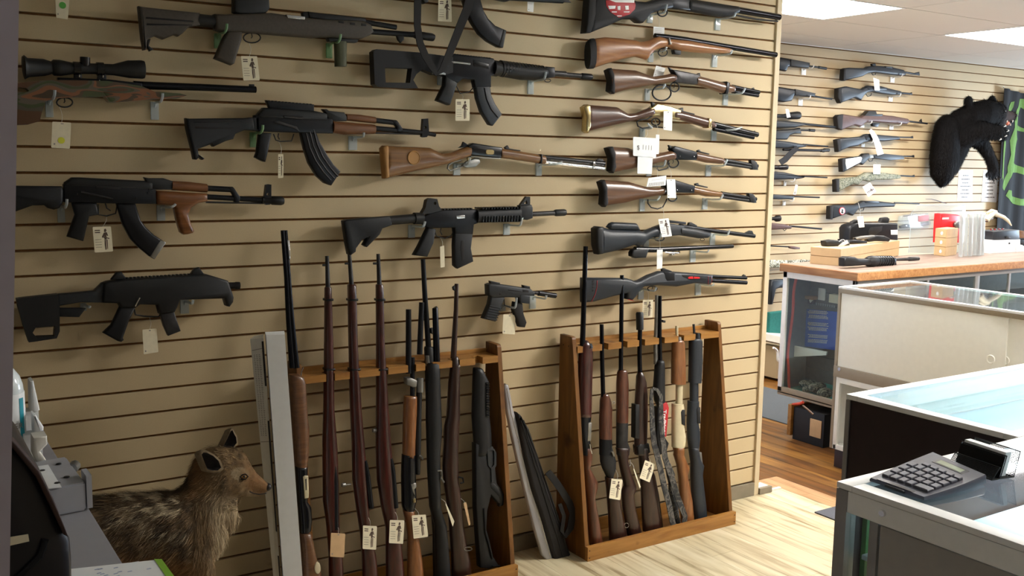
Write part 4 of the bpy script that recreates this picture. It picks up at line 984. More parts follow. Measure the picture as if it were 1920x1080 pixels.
g.loft('stock', 'rack_walnut', e5((330,-5),(335,150),(352,300),(372,480),(385,700),(398,858)), e5((405,-5),(402,100),(388,170),(420,230),(455,290),(452,340),(428,420),(455,560),(480,700),(502,838)), .042, axis=1, n=26)
g = rg('rifle', 'short rifle with a reddish rounded fore end, second from left in the right rack', P0((1136,900))[0])
g.rod('barrel', 'blued', P0((1128,608),(1129,680),(1131,745)), [.0085,.009,.0095], 12)
g.loft('fore_end', 'rack_walnut', e4((550,495),(535,560),(527,750),(528,925)), e4((600,495),(628,560),(640,640),(638,925)), .036, axis=1)
g.rod('sling_swivel', 'chrome', ell(*e4((640,575))[0], 2.4, 2.4, 8), .001, 6, closed=True, dy=-.012)
g.loft('receiver', 'gunmetal', e4((528,915),(528,1075)), e4((638,915),(640,1075)), .034, axis=1)
g.loft('receiver', 'black', e5((478,-5),(484,120),(500,170),(545,260)), e5((580,-5),(614,110),(612,180),(580,260)), .032, axis=1)
g.rod('bolt', 'dull_steel', e5((560,20),(575,60)), .005, 8, dy=-.018)
g.loft('stock', 'rack_dark_walnut', e5((530,250),(540,350),(555,560),(563,810)), e5((590,250),(640,400),(665,560),(695,680),(716,782)), .04, axis=1)
g.rod('sling_swivel', 'steel', ell(*e5((692,655))[0], 4, 4.5, 10), .0012, 6, closed=True, dy=-.012)
price_tag('cream tag with an ink figure in front of the second gun of the right rack', SL0, e5((540,244),(634,256),(612,428),(518,412)), sl=SLK, dy=-.03, string=e5((600,180))[0])
g = rg('rifle', 'rifle with a walnut fore end and grey receiver, third in the right rack', P0((1168,850))[0])
g.rod('barrel', 'blued', P0((1166,516),(1165,600),(1164,700)), [.0085,.009,.0095], 12)
g.loft('fore_end', 'rack_walnut', e4((715,270),(698,300),(690,400),(690,770)), e4((775,270),(785,300),(795,400),(790,770)), .036, axis=1)
g.loft('receiver', 'worn_steel', e4((690,762),(688,1000),(690,1075)), e4((790,762),(785,950),(808,1010),(800,1075)), .034, axis=1)
g.loft('stock', 'rack_dark_walnut', e5((618,-5),(640,90),(665,220),(690,320),(668,368),(676,500),(700,650),(722,784)), e5((722,-5),(712,100),(738,210),(785,330),(784,360),(762,400),(780,520),(810,640),(842,750)), .04, axis=1, n=26)
g.rod('trigger_guard', 'chrome', e5((715,90),(722,140),(700,150)), .002, 6, dy=-.015)
price_tag('tag seen edge-on beside the third gun of the right rack', SL0, e5((732,165),(742,168),(796,320),(786,330)), 'plain', sl=SLK, dy=-.025, string=e5((728,110))[0])
g = rg('rifle', 'dark rifle with a box magazine and camouflage sling, fourth in the right rack', P0((1205,800))[0])
g.rod('flash_hider', 'black', e3((905,632),(905,645),(907,800)), [.013,.0165,.0155], 12)
g.rod('barrel', 'blued', P0((1200,618),(1199,660),(1200,705)), [.0095,.0095,.01], 12)
g.loft('fore_end', 'rack_dark_walnut', e4((895,285),(880,340),(868,500),(860,700),(862,1075)), e4((925,285),(962,380),(975,520),(975,700),(965,1075)), .036, axis=1)
g.plate('magazine', 'black', e4((846,592),(885,590),(885,915),(842,912)), .03, .003)
g.plates('bolt', 'black', [e4((862,990),(890,960),(970,960),(985,1040),(940,1075),(870,1060))], .036, .004)
g.loft('stock', 'rack_dark_walnut', e5((815,-5),(822,120),(830,260),(838,500),(850,715)), e5((885,-5),(890,120),(945,230),(980,400),(1020,700)), .04, axis=1)
g.band('sling', 'camo_dark', e4((965,425),(1010,440),(1045,500),(1048,640),(1050,800),(1068,950),(1085,1075)) + e5((1040,230),(1085,380),(1130,500),(1155,560),(1145,630),(1105,695),(1070,690),(1045,600),(1015,450),(975,300),(935,120),(905,-5)) + e4((985,960),(968,820),(962,640),(955,520),(962,430)), [5,6,7,8,9,9,10,10,10,10,9,9,8,9,10,10,10,10,10,10,9,8,6,5], .0035, dy=-.04)
price_tag('cream tag with an ink figure tilted in front of the camouflage-sling gun', SL0, e5((824,86),(910,122),(862,276),(776,240)), sl=SLK, dy=-.032, string=e5((870,60))[0])
g = rg('shotgun', 'black stocked gun with a red and white lettered label, fifth in the right rack', P0((1236,800))[0])
g.rod('barrel', 'blued', e3((1098,478),(1095,740)) + e4((1095,-5),(1100,200)), [.0075,.0085,.009,.009], 12)
g.rod('barrel', 'dull_steel', e3((1082,474),(1078,740)) + e4((1070,-5),(1072,220)), [.008,.0085,.009,.009], 12, dy=.01)
g.plate('bead_sight', 'black', e3((1118,705),(1145,712),(1142,732),(1118,728)), .01, .001)
g.loft('fore_end', 'black', e4((1075,178),(1055,240),(1040,440),(1050,560),(1082,620)), e4((1125,178),(1135,240),(1136,400),(1136,570),(1140,620)), .04, axis=1)
lb = g.plate('label', 'red', e4((1095,580),(1135,568),(1152,620),(1128,892),(1086,892),(1098,700)), .034, .002, dy=-.004)
a = g.w(e4((1094,640))[0], -.0225); b = g.w(e4((1090,895))[0], -.0225)
dn = (b-a).normalized(); bm = bmesh.new(); rtv = Vector((1, 0, 0)); rtv = (rtv-dn*rtv.dot(dn)).normalized()
text_mesh(bm, 'Traditions', a, dn, rtv, .0255, mi=0, bold=True); link('lettering', bm, 'white', lb)
g.plate('receiver', 'black', e4((1065,620),(1150,600),(1130,900),(1168,960),(1150,1030),(1080,1075),(1050,900)), .03, .004, dy=.004)
g.loft('stock', 'camo_dark', e5((1000,-5),(1020,80),(1050,180),(1070,300),(1080,450),(1090,640)), e5((1040,-5),(1040,60),(1080,140),(1112,220),(1090,300),(1130,450),(1165,640)), .038, axis=1)
g = rg('shotgun', 'pump shotgun with orange slide and cream metal, sixth in the right rack', P0((1270,800))[0])
mat('tan_metal', '#c0b494', .45, var=.05)
g.rod('barrel', 'tan_metal', e3((1255,762),(1258,900)), .0065, 12)
g.loft('pump_slide', 'rack_orange', e3((1240,895),(1218,930),(1214,1076)) + e4((1212,180),(1210,385)), e3((1305,895),(1326,930),(1330,1076)) + e4((1332,180),(1336,405)), .042, axis=1)
g.rod('magazine_cap', 'dull_steel', e3((1272,868),(1274,905)), [.012,.015], 14)
g.loft('barrel', 'tan_metal', e4((1252,385),(1250,600)), e4((1308,390),(1305,600)), .024, axis=1)
rc = g.loft('receiver', 'tan_metal', e4((1215,590),(1212,800),(1215,1000),(1235,1010)), e4((1312,595),(1322,640),(1318,800),(1336,900),(1330,990),(1310,1010)), .036, axis=1)
g.plate('ejection_port', 'black', e4((1270,660),(1282,638),(1305,640),(1308,790),(1276,775)), .038, .002, dy=-.001, par=rc)
g.loft('stock', 'rack_orange', e4((1225,1000),(1232,1075)) + e5((1120,40),(1140,140),(1158,260),(1165,400),(1180,655)), e4((1318,1000),(1315,1075)) + e5((1196,40),(1205,90),(1240,170),(1222,230),(1240,320),(1265,450),(1285,655)), .04, axis=1, n=24)
g = rg('shotgun', 'slate grey synthetic pump shotgun, furthest right in the right rack', P0((1302,800))[0])
g.rod('barrel', 'slate_poly', e3((1425,748),(1432,860)), .0055, 12, dy=.006)
g.rod('magazine_cap', 'slate_poly', e3((1448,828),(1448,895)), [.01,.014], 14, dy=-.004)
g.loft('pump_slide', 'slate_poly', e3((1395,880),(1380,910),(1378,1076)) + e4((1378,180),(1374,385)), e3((1470,880),(1490,910),(1492,1076)) + e4((1492,180),(1480,390)), .044, axis=1)
g.loft('barrel', 'slate_poly', e4((1385,385),(1385,575)), e4((1455,385),(1455,575)), .028, axis=1)
rc = g.loft('receiver', 'slate_poly', e4((1366,565),(1358,780),(1362,920),(1385,1075)), e4((1460,570),(1452,760),(1468,850),(1470,920),(1450,1075)), .038, axis=1)
g.plate('ejection_port', 'black', e4((1415,640),(1425,615),(1448,615),(1450,770),(1425,765)), .04, .002, dy=-.001, par=rc)
g.loft('stock', 'slate_poly', e5((1245,-5),(1262,120),(1262,250),(1272,450),(1295,650)), e5((1316,-5),(1325,80),(1364,150),(1352,230),(1365,350),(1382,480),(1392,625)), .042, axis=1, n=24)
g.plate('shell_carrier', 'dull_steel', e5((1325,30),(1345,36),(1360,180),(1352,190)), .01, .001)

# left rack, left to right (their butts run below the frame)
g = rg('shotgun', 'walnut double-barrelled shotgun with a yellow disc, beside the tall white box', P0((565,850))[0], Y=-.235, k=.14)
[g.rod('barrel', 'blued', P0(*p), [.0072,.008,.009,.0105], 12) for p in (((530,432),(537,520),(541,600),(548,690)), ((535,432),(541,520),(547,600),(556,690)))]
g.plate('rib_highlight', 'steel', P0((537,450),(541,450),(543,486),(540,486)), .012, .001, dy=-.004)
g.loft('fore_end', 'walnut', d5((492,610),(498,800),(515,1075)) + d7((530,250),(548,500),(560,690)), d5((600,610),(655,640),(678,720),(698,1075)) + d7((715,250),(712,500),(692,690)), .046, axis=1)
g.rod('fore_end_latch', 'steel', d5((628,520),(608,570),(602,610)), .0022, 6, dy=-.02)
rc = g.loft('receiver', 'black_gloss', d7((560,680),(575,900),(584,1080)) + e1((600,400),(612,600)), d7((695,680),(694,900),(695,1080)) + e1((735,300),(745,440),(735,560),(700,600)), .042, axis=1)
g.plate('side_plate', 'tan_metal', d7((622,785),(640,770),(682,775),(690,960),(688,1020),(640,1030)), .044, .003, dy=-.001, par=rc)
g.plate('side_slot', 'rubber', d7((645,810),(660,800),(662,930),(652,935)), .046, .001, dy=-.001, par=rc)
g.loft('stock', 'walnut', e1((608,590),(628,760),(640,1000),(650,1400),(680,1960)), e1((735,590),(765,720),(800,880),(850,1040),(885,1400),(960,1960)), .046, axis=1)
g.plate('disc', 'yellow_wood' if 'yellow_wood' in M else 'tan_metal', e1(*ell(785, 965, 36, 66, 18)), .05, .003, label='pale yellow oval disc')
def milsurp(lab, top, L, R, steel, lug, knob=None):
    g = rg('rifle', lab, P0((R[3][0]-10, 800))[0])
    g.rod('barrel', 'worn_steel', P0(top, ((L[0][0]+R[0][0])/2, L[0][1]+8)), [.0065,.0085], 12)
    g.rod('front_sight', 'black', P0((lug[0]-3, lug[1]), (lug[0]+5, lug[1])), .004, 8)
    g.loft('stock', 'mahogany', P0(*L), P0(*R), .042, axis=1, n=34)
    for z in (690, 560):
        xl, xr = interp([(p[1], p[0]) for p in L], z), interp([(p[1], p[0]) for p in R], z)
        g.plate('barrel_band', 'gunmetal', P0((xl-.1, z), (xr+.1, z-1), (xr+.1, z+3), (xl-.1, z+4)), .0405, .003)
    g.rod('bolt', 'gunmetal', P0(*steel), [.006]+[.0095]*(len(steel)-1), 10, dy=-.014)
    if knob: g.rod('bolt_handle', 'dull_steel', P0((knob[0]+13, knob[1]-1), (knob[0]+4, knob[1]), (knob[0]+2, knob[1]), (knob[0]-4, knob[1])), [.003,.003,.0075,.007], 10)
    return g
milsurp('dark red full stocked military rifle, leftmost of three alike in the left rack', (613,480), [(609,538),(608,700),(607,770),(605,830),(606,940),(613,990),(617,1040),(619,1230)], [(621,538),(624,640),(626,770),(632,840),(635,930),(636,1000),(641,1040),(652,1230)], ((624,872),(626,900),(627,990)), (608,497))
milsurp('dark red military rifle with a bolt knob, middle of three alike in left rack', (655,476), [(652,533),(654,640),(657,760),(660,830),(661,900),(668,950),(676,1000),(680,1060),(684,1230)], [(667,533),(670,650),(677,770),(684,850),(689,900),(691,960),(693,990),(704,1040),(722,1230)], ((682,862),(686,890),(693,950)), (650,494), (645,909))
milsurp('dark red full stocked military rifle, rightmost of three alike in the left rack', (709,476), [(705,533),(706,640),(706,760),(705,830),(707,900),(715,950),(724,990),(724,1060),(726,1230)], [(718,533),(720,640),(727,760),(734,850),(741,900),(742,960),(743,970),(752,1020),(772,1230)], ((730,858),(733,880),(739,950)), (703,494), (703,807))
price_tag('plain tan tag on the leftmost dark red rifle of the left rack', SL0, e1((926,562),(1086,572),(1072,838),(914,828)), 'blank', sl=SLK, dy=-.03, m='card_brown', string=e1((1005,480))[0])
price_tag('cream tag with an ink figure on the middle dark red rifle of the left rack', SL0, e1((1284,480),(1440,490),(1430,752),(1278,742)), sl=SLK, dy=-.03, string=e1((1350,380))[0])
price_tag('cream tag with an ink figure on the rightmost dark red rifle of the left rack', SL0, e1((1584,420),(1748,424),(1732,686),(1574,678)), sl=SLK, dy=-.03, string=e1((1650,320))[0])
g = rg('shotgun', 'pump shotgun with a light orange slide and stock and black receiver, in the left rack', P0((770,850))[0])
g.rod('barrel', 'gunmetal', P0((766,580),(766,665),(766,700)), [.010,.0105,.011], 12)
g.rod('magazine_tube', 'gunmetal', d6((440,420),(440,860)), .0085, 12)
g.plates('barrel_clamp', 'dull_steel', [d6((350,645),(400,640),(470,670),(462,745),(430,750),(355,720))], .03, .004, dy=-.004)
g.loft('pump_slide', 'rack_orange', d8((350,-108),(343,0),(335,250),(333,560)), d8((485,-108),(485,0),(472,300),(462,590)), .04, axis=1)
g.loft('receiver', 'black_gloss', d8((325,550),(315,800),(320,1080)) + e2((325,300),(340,345)), d8((466,590),(472,860),(480,1080)) + e2((475,250),(450,345)), .04, axis=1)
g.rod('trigger', 'brass', e2((430,190),(434,235)), .0055, 8, dy=-.02)
g.plate('shell_carrier', 'dull_steel', d8((395,870),(450,855),(462,900),(430,930),(440,1000),(415,960)), .042, .002)
g.loft('stock', 'rack_orange', e2((335,335),(370,480),(390,640),(386,1000),(390,1900)), e2((455,335),(470,480),(505,660),(545,900),(570,1160),(600,1900)), .042, axis=1)
price_tag('bright cream tag with an ink figure on the orange-stocked pump shotgun', SL0, e2((388,370),(546,360),(572,606),(410,630)), sl=SLK, dy=-.03, string=e2((440,300))[0])
g = rg('shotgun', 'long thin-barrelled gun leaning slightly right behind the black shotgun of the left rack', P0((800,600))[0], Y=-.15, k=.08)
g.rod('barrel', 'gunmetal', P0((793,486),(797,560),(804,660)), [.0085,.0095,.0105], 12)
g.loft('fore_end', 'black', P0((796,650),(798,700),(802,860),(812,1000),(815,1200)), P0((812,650),(814,700),(816,860),(826,1000),(830,1200)), .034, axis=1)
g = rg('rifle', 'carbine with a steel barrel clamp standing right of the orange slide in the left rack', P0((785,760))[0])
g.rod('barrel', 'gunmetal', d4((430,512),(412,980)), [.0095,.0105], 12, dy=-.004)
g.rod('barrel_clamp', 'dull_steel', d6((520,650),(518,810)), .013, 12, dy=-.004)
g.loft('fore_end', 'black', d6((500,780),(482,1080)) + d8((470,350),(470,600),(480,780)), d6((552,780),(544,1080)) + d8((540,350),(535,600),(530,780)), .03, axis=1, dy=.006)
g.rod('lever', 'dull_steel', d8((500,560),(530,570),(540,600)), .0035, 6, dy=-.01)
g = rg('shotgun', 'all-black synthetic shotgun with a shiny receiver edge, in the left rack', P0((815,850))[0])
g.rod('barrel', 'blued', d4((553,560),(556,565),(572,1060)), [.0095,.011,.0125], 12)
g.plate('front_sight', 'black', d4((512,745),(530,740),(530,800),(514,790)), .012, .002)
g.rod('fore_end_cap', 'dull_steel', d6((620,400),(625,520)), .011, 12, dy=.006)
g.loft('stock', 'black', P0((800,680),(799,780),(802,880),(806,950),(815,985),(816,1040),(818,1230)), P0((823,680),(828,810),(824,850),(824,900),(826,955),(836,985),(841,1040),(856,1230)), .042, axis=1, n=26)
g.rods('trigger_guard', 'dull_steel', [(d8((690,722),(735,718),(742,770),(728,800),(765,850)), .0035)], 6, dy=-.02)
g.rod('sling_swivel', 'brass', ell(*d8((742,380))[0], 3, 4, 8), .0014, 6, closed=True)
price_tag('tag seen nearly edge-on across the wrist of the all-black shotgun', SL0, e2((765,242),(780,250),(866,436),(848,496)), 'plain', sl=SLK, dy=-.03, string=e2((745,200))[0])
g = rg('rifle', 'dark brown rifle with a thin brown barrel, second from right in the left rack', P0((848,850))[0])
g.rod('barrel', 'rack_dark_walnut', P0((856,532),(855,580),(850,672)), [.0075,.0085,.0115], 12)
g.plate('front_sight', 'black', d4((710,375),(730,360),(735,412),(716,402)), .01, .002)
g.loft('stock', 'rack_dark_walnut', P0((848,668),(842,717),(838,780),(833,802),(833,833),(830,877),(832,902),(838,940),(842,975),(846,1030),(852,1230)), P0((858,668),(861,690),(861,780),(858,840),(859,900),(864,935),(867,975),(873,1017),(881,1050),(896,1230)), .042, axis=1, n=30)
g.rod('band_bolt', 'chrome', d6((930,500),(940,515)), .005, 8, dy=-.018)
g.rods('trigger_guard', 'gunmetal', [(d8((930,790),(975,800),(985,850),(950,860)), .003)], 6, dy=-.02)
g.rod('sling_swivel', 'dull_steel', ell(*e2((1035,755))[0], 7.5, 3.5, 10), .0013, 6, closed=True, dy=-.02)
price_tag('curled tag on the wrist of the dark brown stocked rifle', SL0, e2((968,235),(1000,220),(1046,470),(1028,485)), 'plain', sl=SLK, dy=-.03, string=e2((950,190))[0], m='card_brown')
g = rg('rifle', 'black rifle with a folded frame stock and ribbed handguard, furthest right in the left rack', P0((905,850))[0])
g.loft('handguard', 'black', d6((1130,540),(1120,700),(1110,1080)) + d8((1130,400),(1135,560)), d6((1215,540),(1290,690),(1300,1080)) + d8((1320,300),(1325,470),(1250,560)), .044, axis=1)
hd = g.rods('handguard_rib', 'black_gloss', [(d6((1232, y), (1268, y+2)), .004) for y in range(700, 1070, 28)], 6, dy=-.022, kind=None)
g.plate('receiver', 'black', P0((888,830),(921,836),(925,880),(928,905),(936,915),(941,925),(940,945),(931,942),(917,925),(910,955),(908,990),(914,1010),(921,1042),(931,1057),(915,1064),(897,1062),(889,950)), .034, .004)
g.plate('stock_frame', 'grey_polymer', d8((1248,468),(1330,474),(1352,520),(1352,660),(1328,700),(1325,850),(1300,850),(1295,700),(1262,660)), .014, .002, holes=[d8((1268,492),(1325,495),(1330,560),(1328,650),(1305,678),(1280,650),(1270,560))], dy=-.014)
g.plate('grip', 'black', e2((1280,10),(1340,20),(1440,140),(1440,270),(1395,290),(1385,180),(1290,80)), .026, .005, dy=-.005)
g.rods('receiver_edge', 'gunmetal', [(e2((1215,300),(1230,560),(1265,690),(1310,870)), .0035), (e2((1310,950),(1395,942)), .0025)], 6, dy=-.019)

# leaning cases between the racks
g = Gun('rifle_sleeve', 'clear grey plastic sleeve leaning against the wall between the two racks', 'sleeve', -.13, P0((990,900))[0], sl=.09)
mat('sleeve_plastic', '#9c9a9c', .25, var=.15, scale=8, spec=.8)
g.plate('sleeve', 'sleeve_plastic', P0((943,724),(947,719),(952,722),(960,765),(975,820),(992,885),(1010,950),(1028,1010),(1036,1050),(1028,1054),(1014,1040),(998,985),(978,905),(958,820),(948,770)), .02, .006)
g.rods('crease', 'steel', [(P0((948,728),(956,775),(985,880),(1030,1045)), .0016)], 6, dy=-.01)
g = Gun('gun_case', 'soft black padded case with a carry strap leaning left of the right rack', 'case', -.13, P0((1020,900))[0], sl=.09)
g.plate('case_body', 'rubber', P0((964,776),(967,772),(974,778),(988,802),(1004,850),(1018,892),(1030,925),(1046,972),(1058,1015),(1070,1050),(1064,1056),(1036,1056),(1028,1030),(1012,975),(992,915),(976,850),(968,805)), .05, .016)
g.rods('seam', 'black', [(P0((970,785),(990,850),(1015,930),(1040,1010),(1052,1054)), .002), (P0((975,785),(1000,850),(1022,915),(1046,990),(1062,1050)), .002)], 6, dy=-.026)
g.band('carry_strap', 'polymer', P0((1018,880),(1030,895),(1044,915),(1058,938),(1065,958),(1060,985),(1050,1000),(1044,990),(1048,962),(1040,940)), [12,13,13,13,13,12,9,7,7,7], .004, dy=-.034)

# tall white carton
t = empty('carton', 'tall narrow white cardboard carton standing open-edged beside the left rack', 'box', onY((525, 800), -.27))
A0, B0, C0 = onY((469,636), -.245), onY((497,629), -.285), onY((534,627), -.30)
A1, B1, C1 = onY((512,1078), -.245), onY((529,1078), -.285), onY((567,1078), -.30)
for P, Q in ((A0, A1), (B0, B1), (C0, C1)):
    k = (P.z-0.01)/(P.z-Q.z); Q.xyz = P+(Q-P)*k
def prism(bm, top, bot):
    rings(bm, [bot, top])
bk = Vector((.02, .06, 0))
bm = bmesh.new(); prism(bm, [B0+Vector((.003,0,.0)), C0, C0+bk, B0+bk], [B1+Vector((.003,0,0)), C1, C1+bk, B1+bk]); link('lid', bm, 'paper', t)
bm = bmesh.new(); o = Vector((-.004, .004, -.008)); prism(bm, [A0, B0+o, B0+bk+o, A0+Vector((.03,.05,0))], [A1, B1+o, B1+bk+o, A1+Vector((.03,.05,0))]); tr = link('tray', bm, 'offwhite', t)
def onface(u, v, P0_, P1_, Q0_, Q1_, off): return P0_*(1-u)*(1-v)+P1_*u*(1-v)+Q0_*(1-u)*v+Q1_*u*v+off
bm = bmesh.new(); off = Vector((-.0012, -.0012, 0)); random.seed(11)
for k in range(46):
    v0 = .05+.0057*k; 
    for (u0, u1) in ((.18, .30), (.36, .5), (.56, .72)):
        a = random.uniform(0, .06)
        bm.faces.new([bm.verts.new(onface(u, v, A0, B0+o, A1, B1+o, off)) for u, v in ((u0, v0), (u1-a, v0), (u1-a, v0+.002), (u0, v0+.002))])
for v0 in (.035, .33): bm.faces.new([bm.verts.new(onface(u, v, A0, B0+o, A1, B1+o, off)) for u, v in ((.08, v0), (.85, v0-.004), (.85, v0-.002), (.08, v0+.002))])
link('print', bm, 'ink_grey', tr)
bm = bmesh.new()
for v0, v1 in ((.01, .15), (.26, .62), (.70, 1.0)): bm.faces.new([bm.verts.new(onface(u, v, A0, B0+o, A1, B1+o, off)) for u, v in ((.86, v0), (1.02, v0), (1.02, v1), (.86, v1))])
link('edge_gap', bm, 'ink_dark', tr)
# ================================================================ long guns on the back wall
YB2 = 2.078
mat('back_brown', '#58403c', .5, var=.1)
def fargun(lab, F, stock, mst, barrel, r=.008, pad=None, extra=(), br=None, name='rifle', grp=None, th=.042):
    g = Gun(name, lab, 'rifle', YB2, F(stock[len(stock)//3])[0])
    st = g.plate('stock', mst, F(*stock), th, .012)
    if pad: g.plate('recoil_pad', 'rubber', F(*pad), th+.003, .006, par=None)
    if barrel: g.rod('barrel', 'gunmetal', F(*barrel), r, 10)
    for e in extra:
        if e[1] == 'rod': g.rod(e[0], e[2], F(*e[3]), e[4], 12, dy=e[5] if len(e) > 5 else 0)
        else: g.plate(e[0], e[2], F(*e[3]), e[4], .003, dy=e[5] if len(e) > 5 else 0)
    for rect, ph in (br or ()): bracket(g, F(*rect), ph, wy=YF, m='white')
    return g
fargun('topmost grey synthetic rifle on the back wall, above the white paper', f1, ((848,228),(900,222),(1080,230),(1110,208),(1190,200),(1290,206),(1380,216),(1510,246),(1545,290),(1510,316),(1330,296),(1190,276),(1110,286),(1050,320),(845,368)), 'slate_poly', ((1530,272),(1650,292)), .008, ((832,236),(858,228),(848,370),(822,364)),
    (('rear_sight','pl','black',((1160,178),(1200,172),(1204,206),(1165,202)),.02), ('front_sight','pl','black',((1640,282),(1698,268),(1704,310),(1655,302)),.012), ('trigger_guard','rod','black',((1165,280),(1180,305),(1205,302),(1212,282)),.003), ('bolt','pl','black',((1290,206),(1380,214),(1370,232),(1300,226)),.05)), [(((1378,325),(1420,390)), 'white bracket under the fore end of the top rifle on the back wall')])
fargun('second rifle from the top on the back wall, white paper on its receiver', f1, ((800,446),(870,432),(1040,466),(1110,422),(1220,432),(1310,446),(1480,486),(1492,526),(1380,530),(1200,506),(1170,490),(1100,502),(1060,542),(1032,588),(988,572),(960,560),(850,602),(800,620)), 'slate_poly', ((1480,506),(1605,516)), .008, ((768,455),(805,446),(803,622),(792,620),(765,560)),
    (('front_sight','pl','black',((1585,512),(1615,498),(1622,530),(1590,528)),.012), ('receiver','pl','gunmetal',((1080,440),(1240,430),(1320,450),(1310,475),(1120,480)),.046), ('trigger_guard','rod','black',((1100,515),(1120,545),(1155,538),(1165,510)),.003)), [(((1358,545),(1398,604)), 'white bracket under the fore end of the second rifle on the back wall')])
price_tag('white paper dangling between the top two rifles of the back wall', YB2, f1((1148,335),(1215,360),(1222,480),(1165,478)), 'plain', m='white', dy=-.03, string=f1((1185,300))[0])
fargun('brown stocked rifle with a short black magazine on the back wall', f1, ((800,752),(830,745),(1030,776),(1090,742),(1190,746),(1400,766),(1560,796),(1582,830),(1550,858),(1400,850),(1180,832),(1080,842),(1030,886),(960,866),(810,925),(795,920)), 'back_brown', ((1560,822),(1790,850)), .0075, ((752,775),(775,752),(825,748),(812,925),(765,905)),
    (('receiver','pl','black',((1060,762),(1110,706),(1190,712),(1200,742),(1270,744),(1260,768),(1180,770)),.046), ('magazine','pl','gunmetal',((1160,840),(1250,842),(1222,890),(1168,880)),.024), ('front_sight','pl','black',((1698,824),(1724,797),(1732,834)),.01)), [(((1368,868),(1408,920)), 'white bracket under the fore end of the brown-stocked rifle'), (((1030,850),(1080,895)), 'white bracket under the wrist of the brown-stocked rifle')])
fargun('grey synthetic rifle on the back wall crossed by a long white streamer tag', f2, ((790,118),(1040,96),(1080,70),(1200,74),(1450,94),(1472,130),(1300,150),(1150,150),(1060,166),(1000,200),(900,216),(790,264)), 'slate_poly', ((1460,104),(1625,106)), .0065, ((752,132),(795,118),(795,262),(768,270)),
    (('front_sight','pl','black',((1605,96),(1628,88),(1632,118),(1606,116)),.01), ('receiver','pl','gunmetal',((1060,90),(1120,66),(1180,76),(1170,130),(1080,140)),.046)), [(((1050,165),(1085,215)), 'white bracket under the wrist of the fourth rifle of the back wall')])
g = Gun('price_tag', 'long curling white streamer tag hanging across the fourth and fifth rifles of the back wall', 'tag', YB2, f2((1180,100))[0])
g.band('card', 'white', f2((1108,20),(1130,50),(1165,110),(1195,190),(1225,300)), [5,8,10,11,12], .001, dy=-.035)
fargun('rifle with a white panelled stock, fifth in the right column of the back wall', f2, ((830,340),(1030,316),(1060,288),(1122,284),(1132,330),(1050,416),(1020,400),(850,490),(830,494)), 'black', ((1500,318),(1640,320)), .0065, ((808,350),(835,340),(838,494),(815,494)),
    (('stock_panel','pl','white',((850,350),(1020,322),(1034,338),(1020,382),(862,466),(848,400)),.046), ('fore_end','pl','slate_poly',((1170,306),(1300,290),(1500,310),(1512,350),(1350,362),(1180,342)),.042), ('receiver','pl','dull_steel',((1110,300),(1200,296),(1200,330),(1120,345)),.03), ('front_sight','pl','black',((1620,308),(1642,304),(1644,334),(1622,330)),.01), ('trigger_guard','rod','black',((1125,350),(1140,375),(1170,372),(1180,345)),.003)))
fargun('green camouflage rifle, sixth in the right column of the back wall', f2, ((775,570),(1010,546),(1090,500),(1260,500),(1470,526),(1482,566),(1350,582),(1200,582),(1130,604),(1050,584),(1000,640),(950,626),(780,716)), 'camo_green', ((1480,536),(1645,545)), .0065, ((742,582),(780,570),(780,718),(745,720)),
    (('front_sight','pl','black',((1625,532),(1645,526),(1648,552),(1626,550)),.01), ('receiver','pl','gunmetal',((1085,500),(1240,502),(1235,520),(1100,520)),.03)))
price_tag('white card standing on the receiver of the green camouflage rifle', YB2, f2((1152,408),(1232,410),(1228,518),(1148,516)), 'plain', m='white', dy=-.03, string=f2((1190,380))[0])
price_tag('white card turned on its corner below the green camouflage rifle', YB2, f2((1125,612),(1195,712),(1105,776),(1040,660)), 'figure', m='white', dy=-.02, string=f2((1110,590))[0])
g = fargun('black rifle with a round red and white badge on its stock, back wall', f4, ((770,88),(800,82),(1030,80),(1110,38),(1270,40),(1480,64),(1466,106),(1280,112),(1150,116),(1060,132),(1000,206),(965,196),(940,180),(760,245)), 'polymer', ((1480,62),(1760,72)), .0065, ((738,98),(775,88),(765,248),(732,245)),
    (('receiver','pl','gunmetal',((1120,40),(1290,42),(1280,62),(1130,62)),.046), ('trigger_guard','rod','black',((1080,125),(1095,155),(1130,150),(1140,120)),.003)))
bd = g.plate('badge', 'red', f4(*ell(868,152,34,44,20)), .002, .0005, dy=-.0225)
g.plate('badge_field', 'white', f4(*ell(868,152,26,35,20)), .002, .0005, dy=-.0238, par=bd)
g.plates('badge_emblem', 'ink_dark', [f4((858,130),(880,135),(874,155),(884,175),(868,180),(852,170),(862,150))], .001, .0002, dy=-.0252, par=bd)
# left column, partly behind the wall end
fargun('black railed rifle half hidden behind the wall end, topmost of the hidden column', g3, ((100,70),(200,88),(300,105),(495,142),(492,165),(480,198),(330,186),(282,182),(266,226),(240,222),(100,200)), 'gunmetal', ((480,172),(600,188)), .007, None,
    (('flash_hider','rod','black',((590,186),(664,198)),.0105), ('handguard','pl','black',((300,110),(480,144),(474,190),(300,176)),.05)), [(((428,196),(466,262)), 'white bracket under the topmost railed rifle beside the wall end')])
fargun('second black railed rifle half hidden behind the wall end', g3, ((100,360),(330,396),(540,436),(540,464),(500,476),(340,462),(318,512),(240,524),(100,500)), 'gunmetal', ((535,464),(718,492)), .0075, None,
    (('handguard','pl','black',((345,398),(540,438),(530,468),(345,455)),.05),), [(((398,488),(434,558)), 'white bracket under the second railed rifle beside the wall end')])
fargun('scoped grey rifle with a long heavy barrel reaching the brown-stocked rifle', g3, ((60,690),(250,704),(400,716),(455,742),(350,768),(60,772)), 'grey_polymer', ((400,728),(795,768)), .0095, None,
    (('scope','rod','black',((60,655),(250,655),(290,655),(300,655),(385,650),(400,650)),[.014,.014,.02,.026,.03,.028]),))
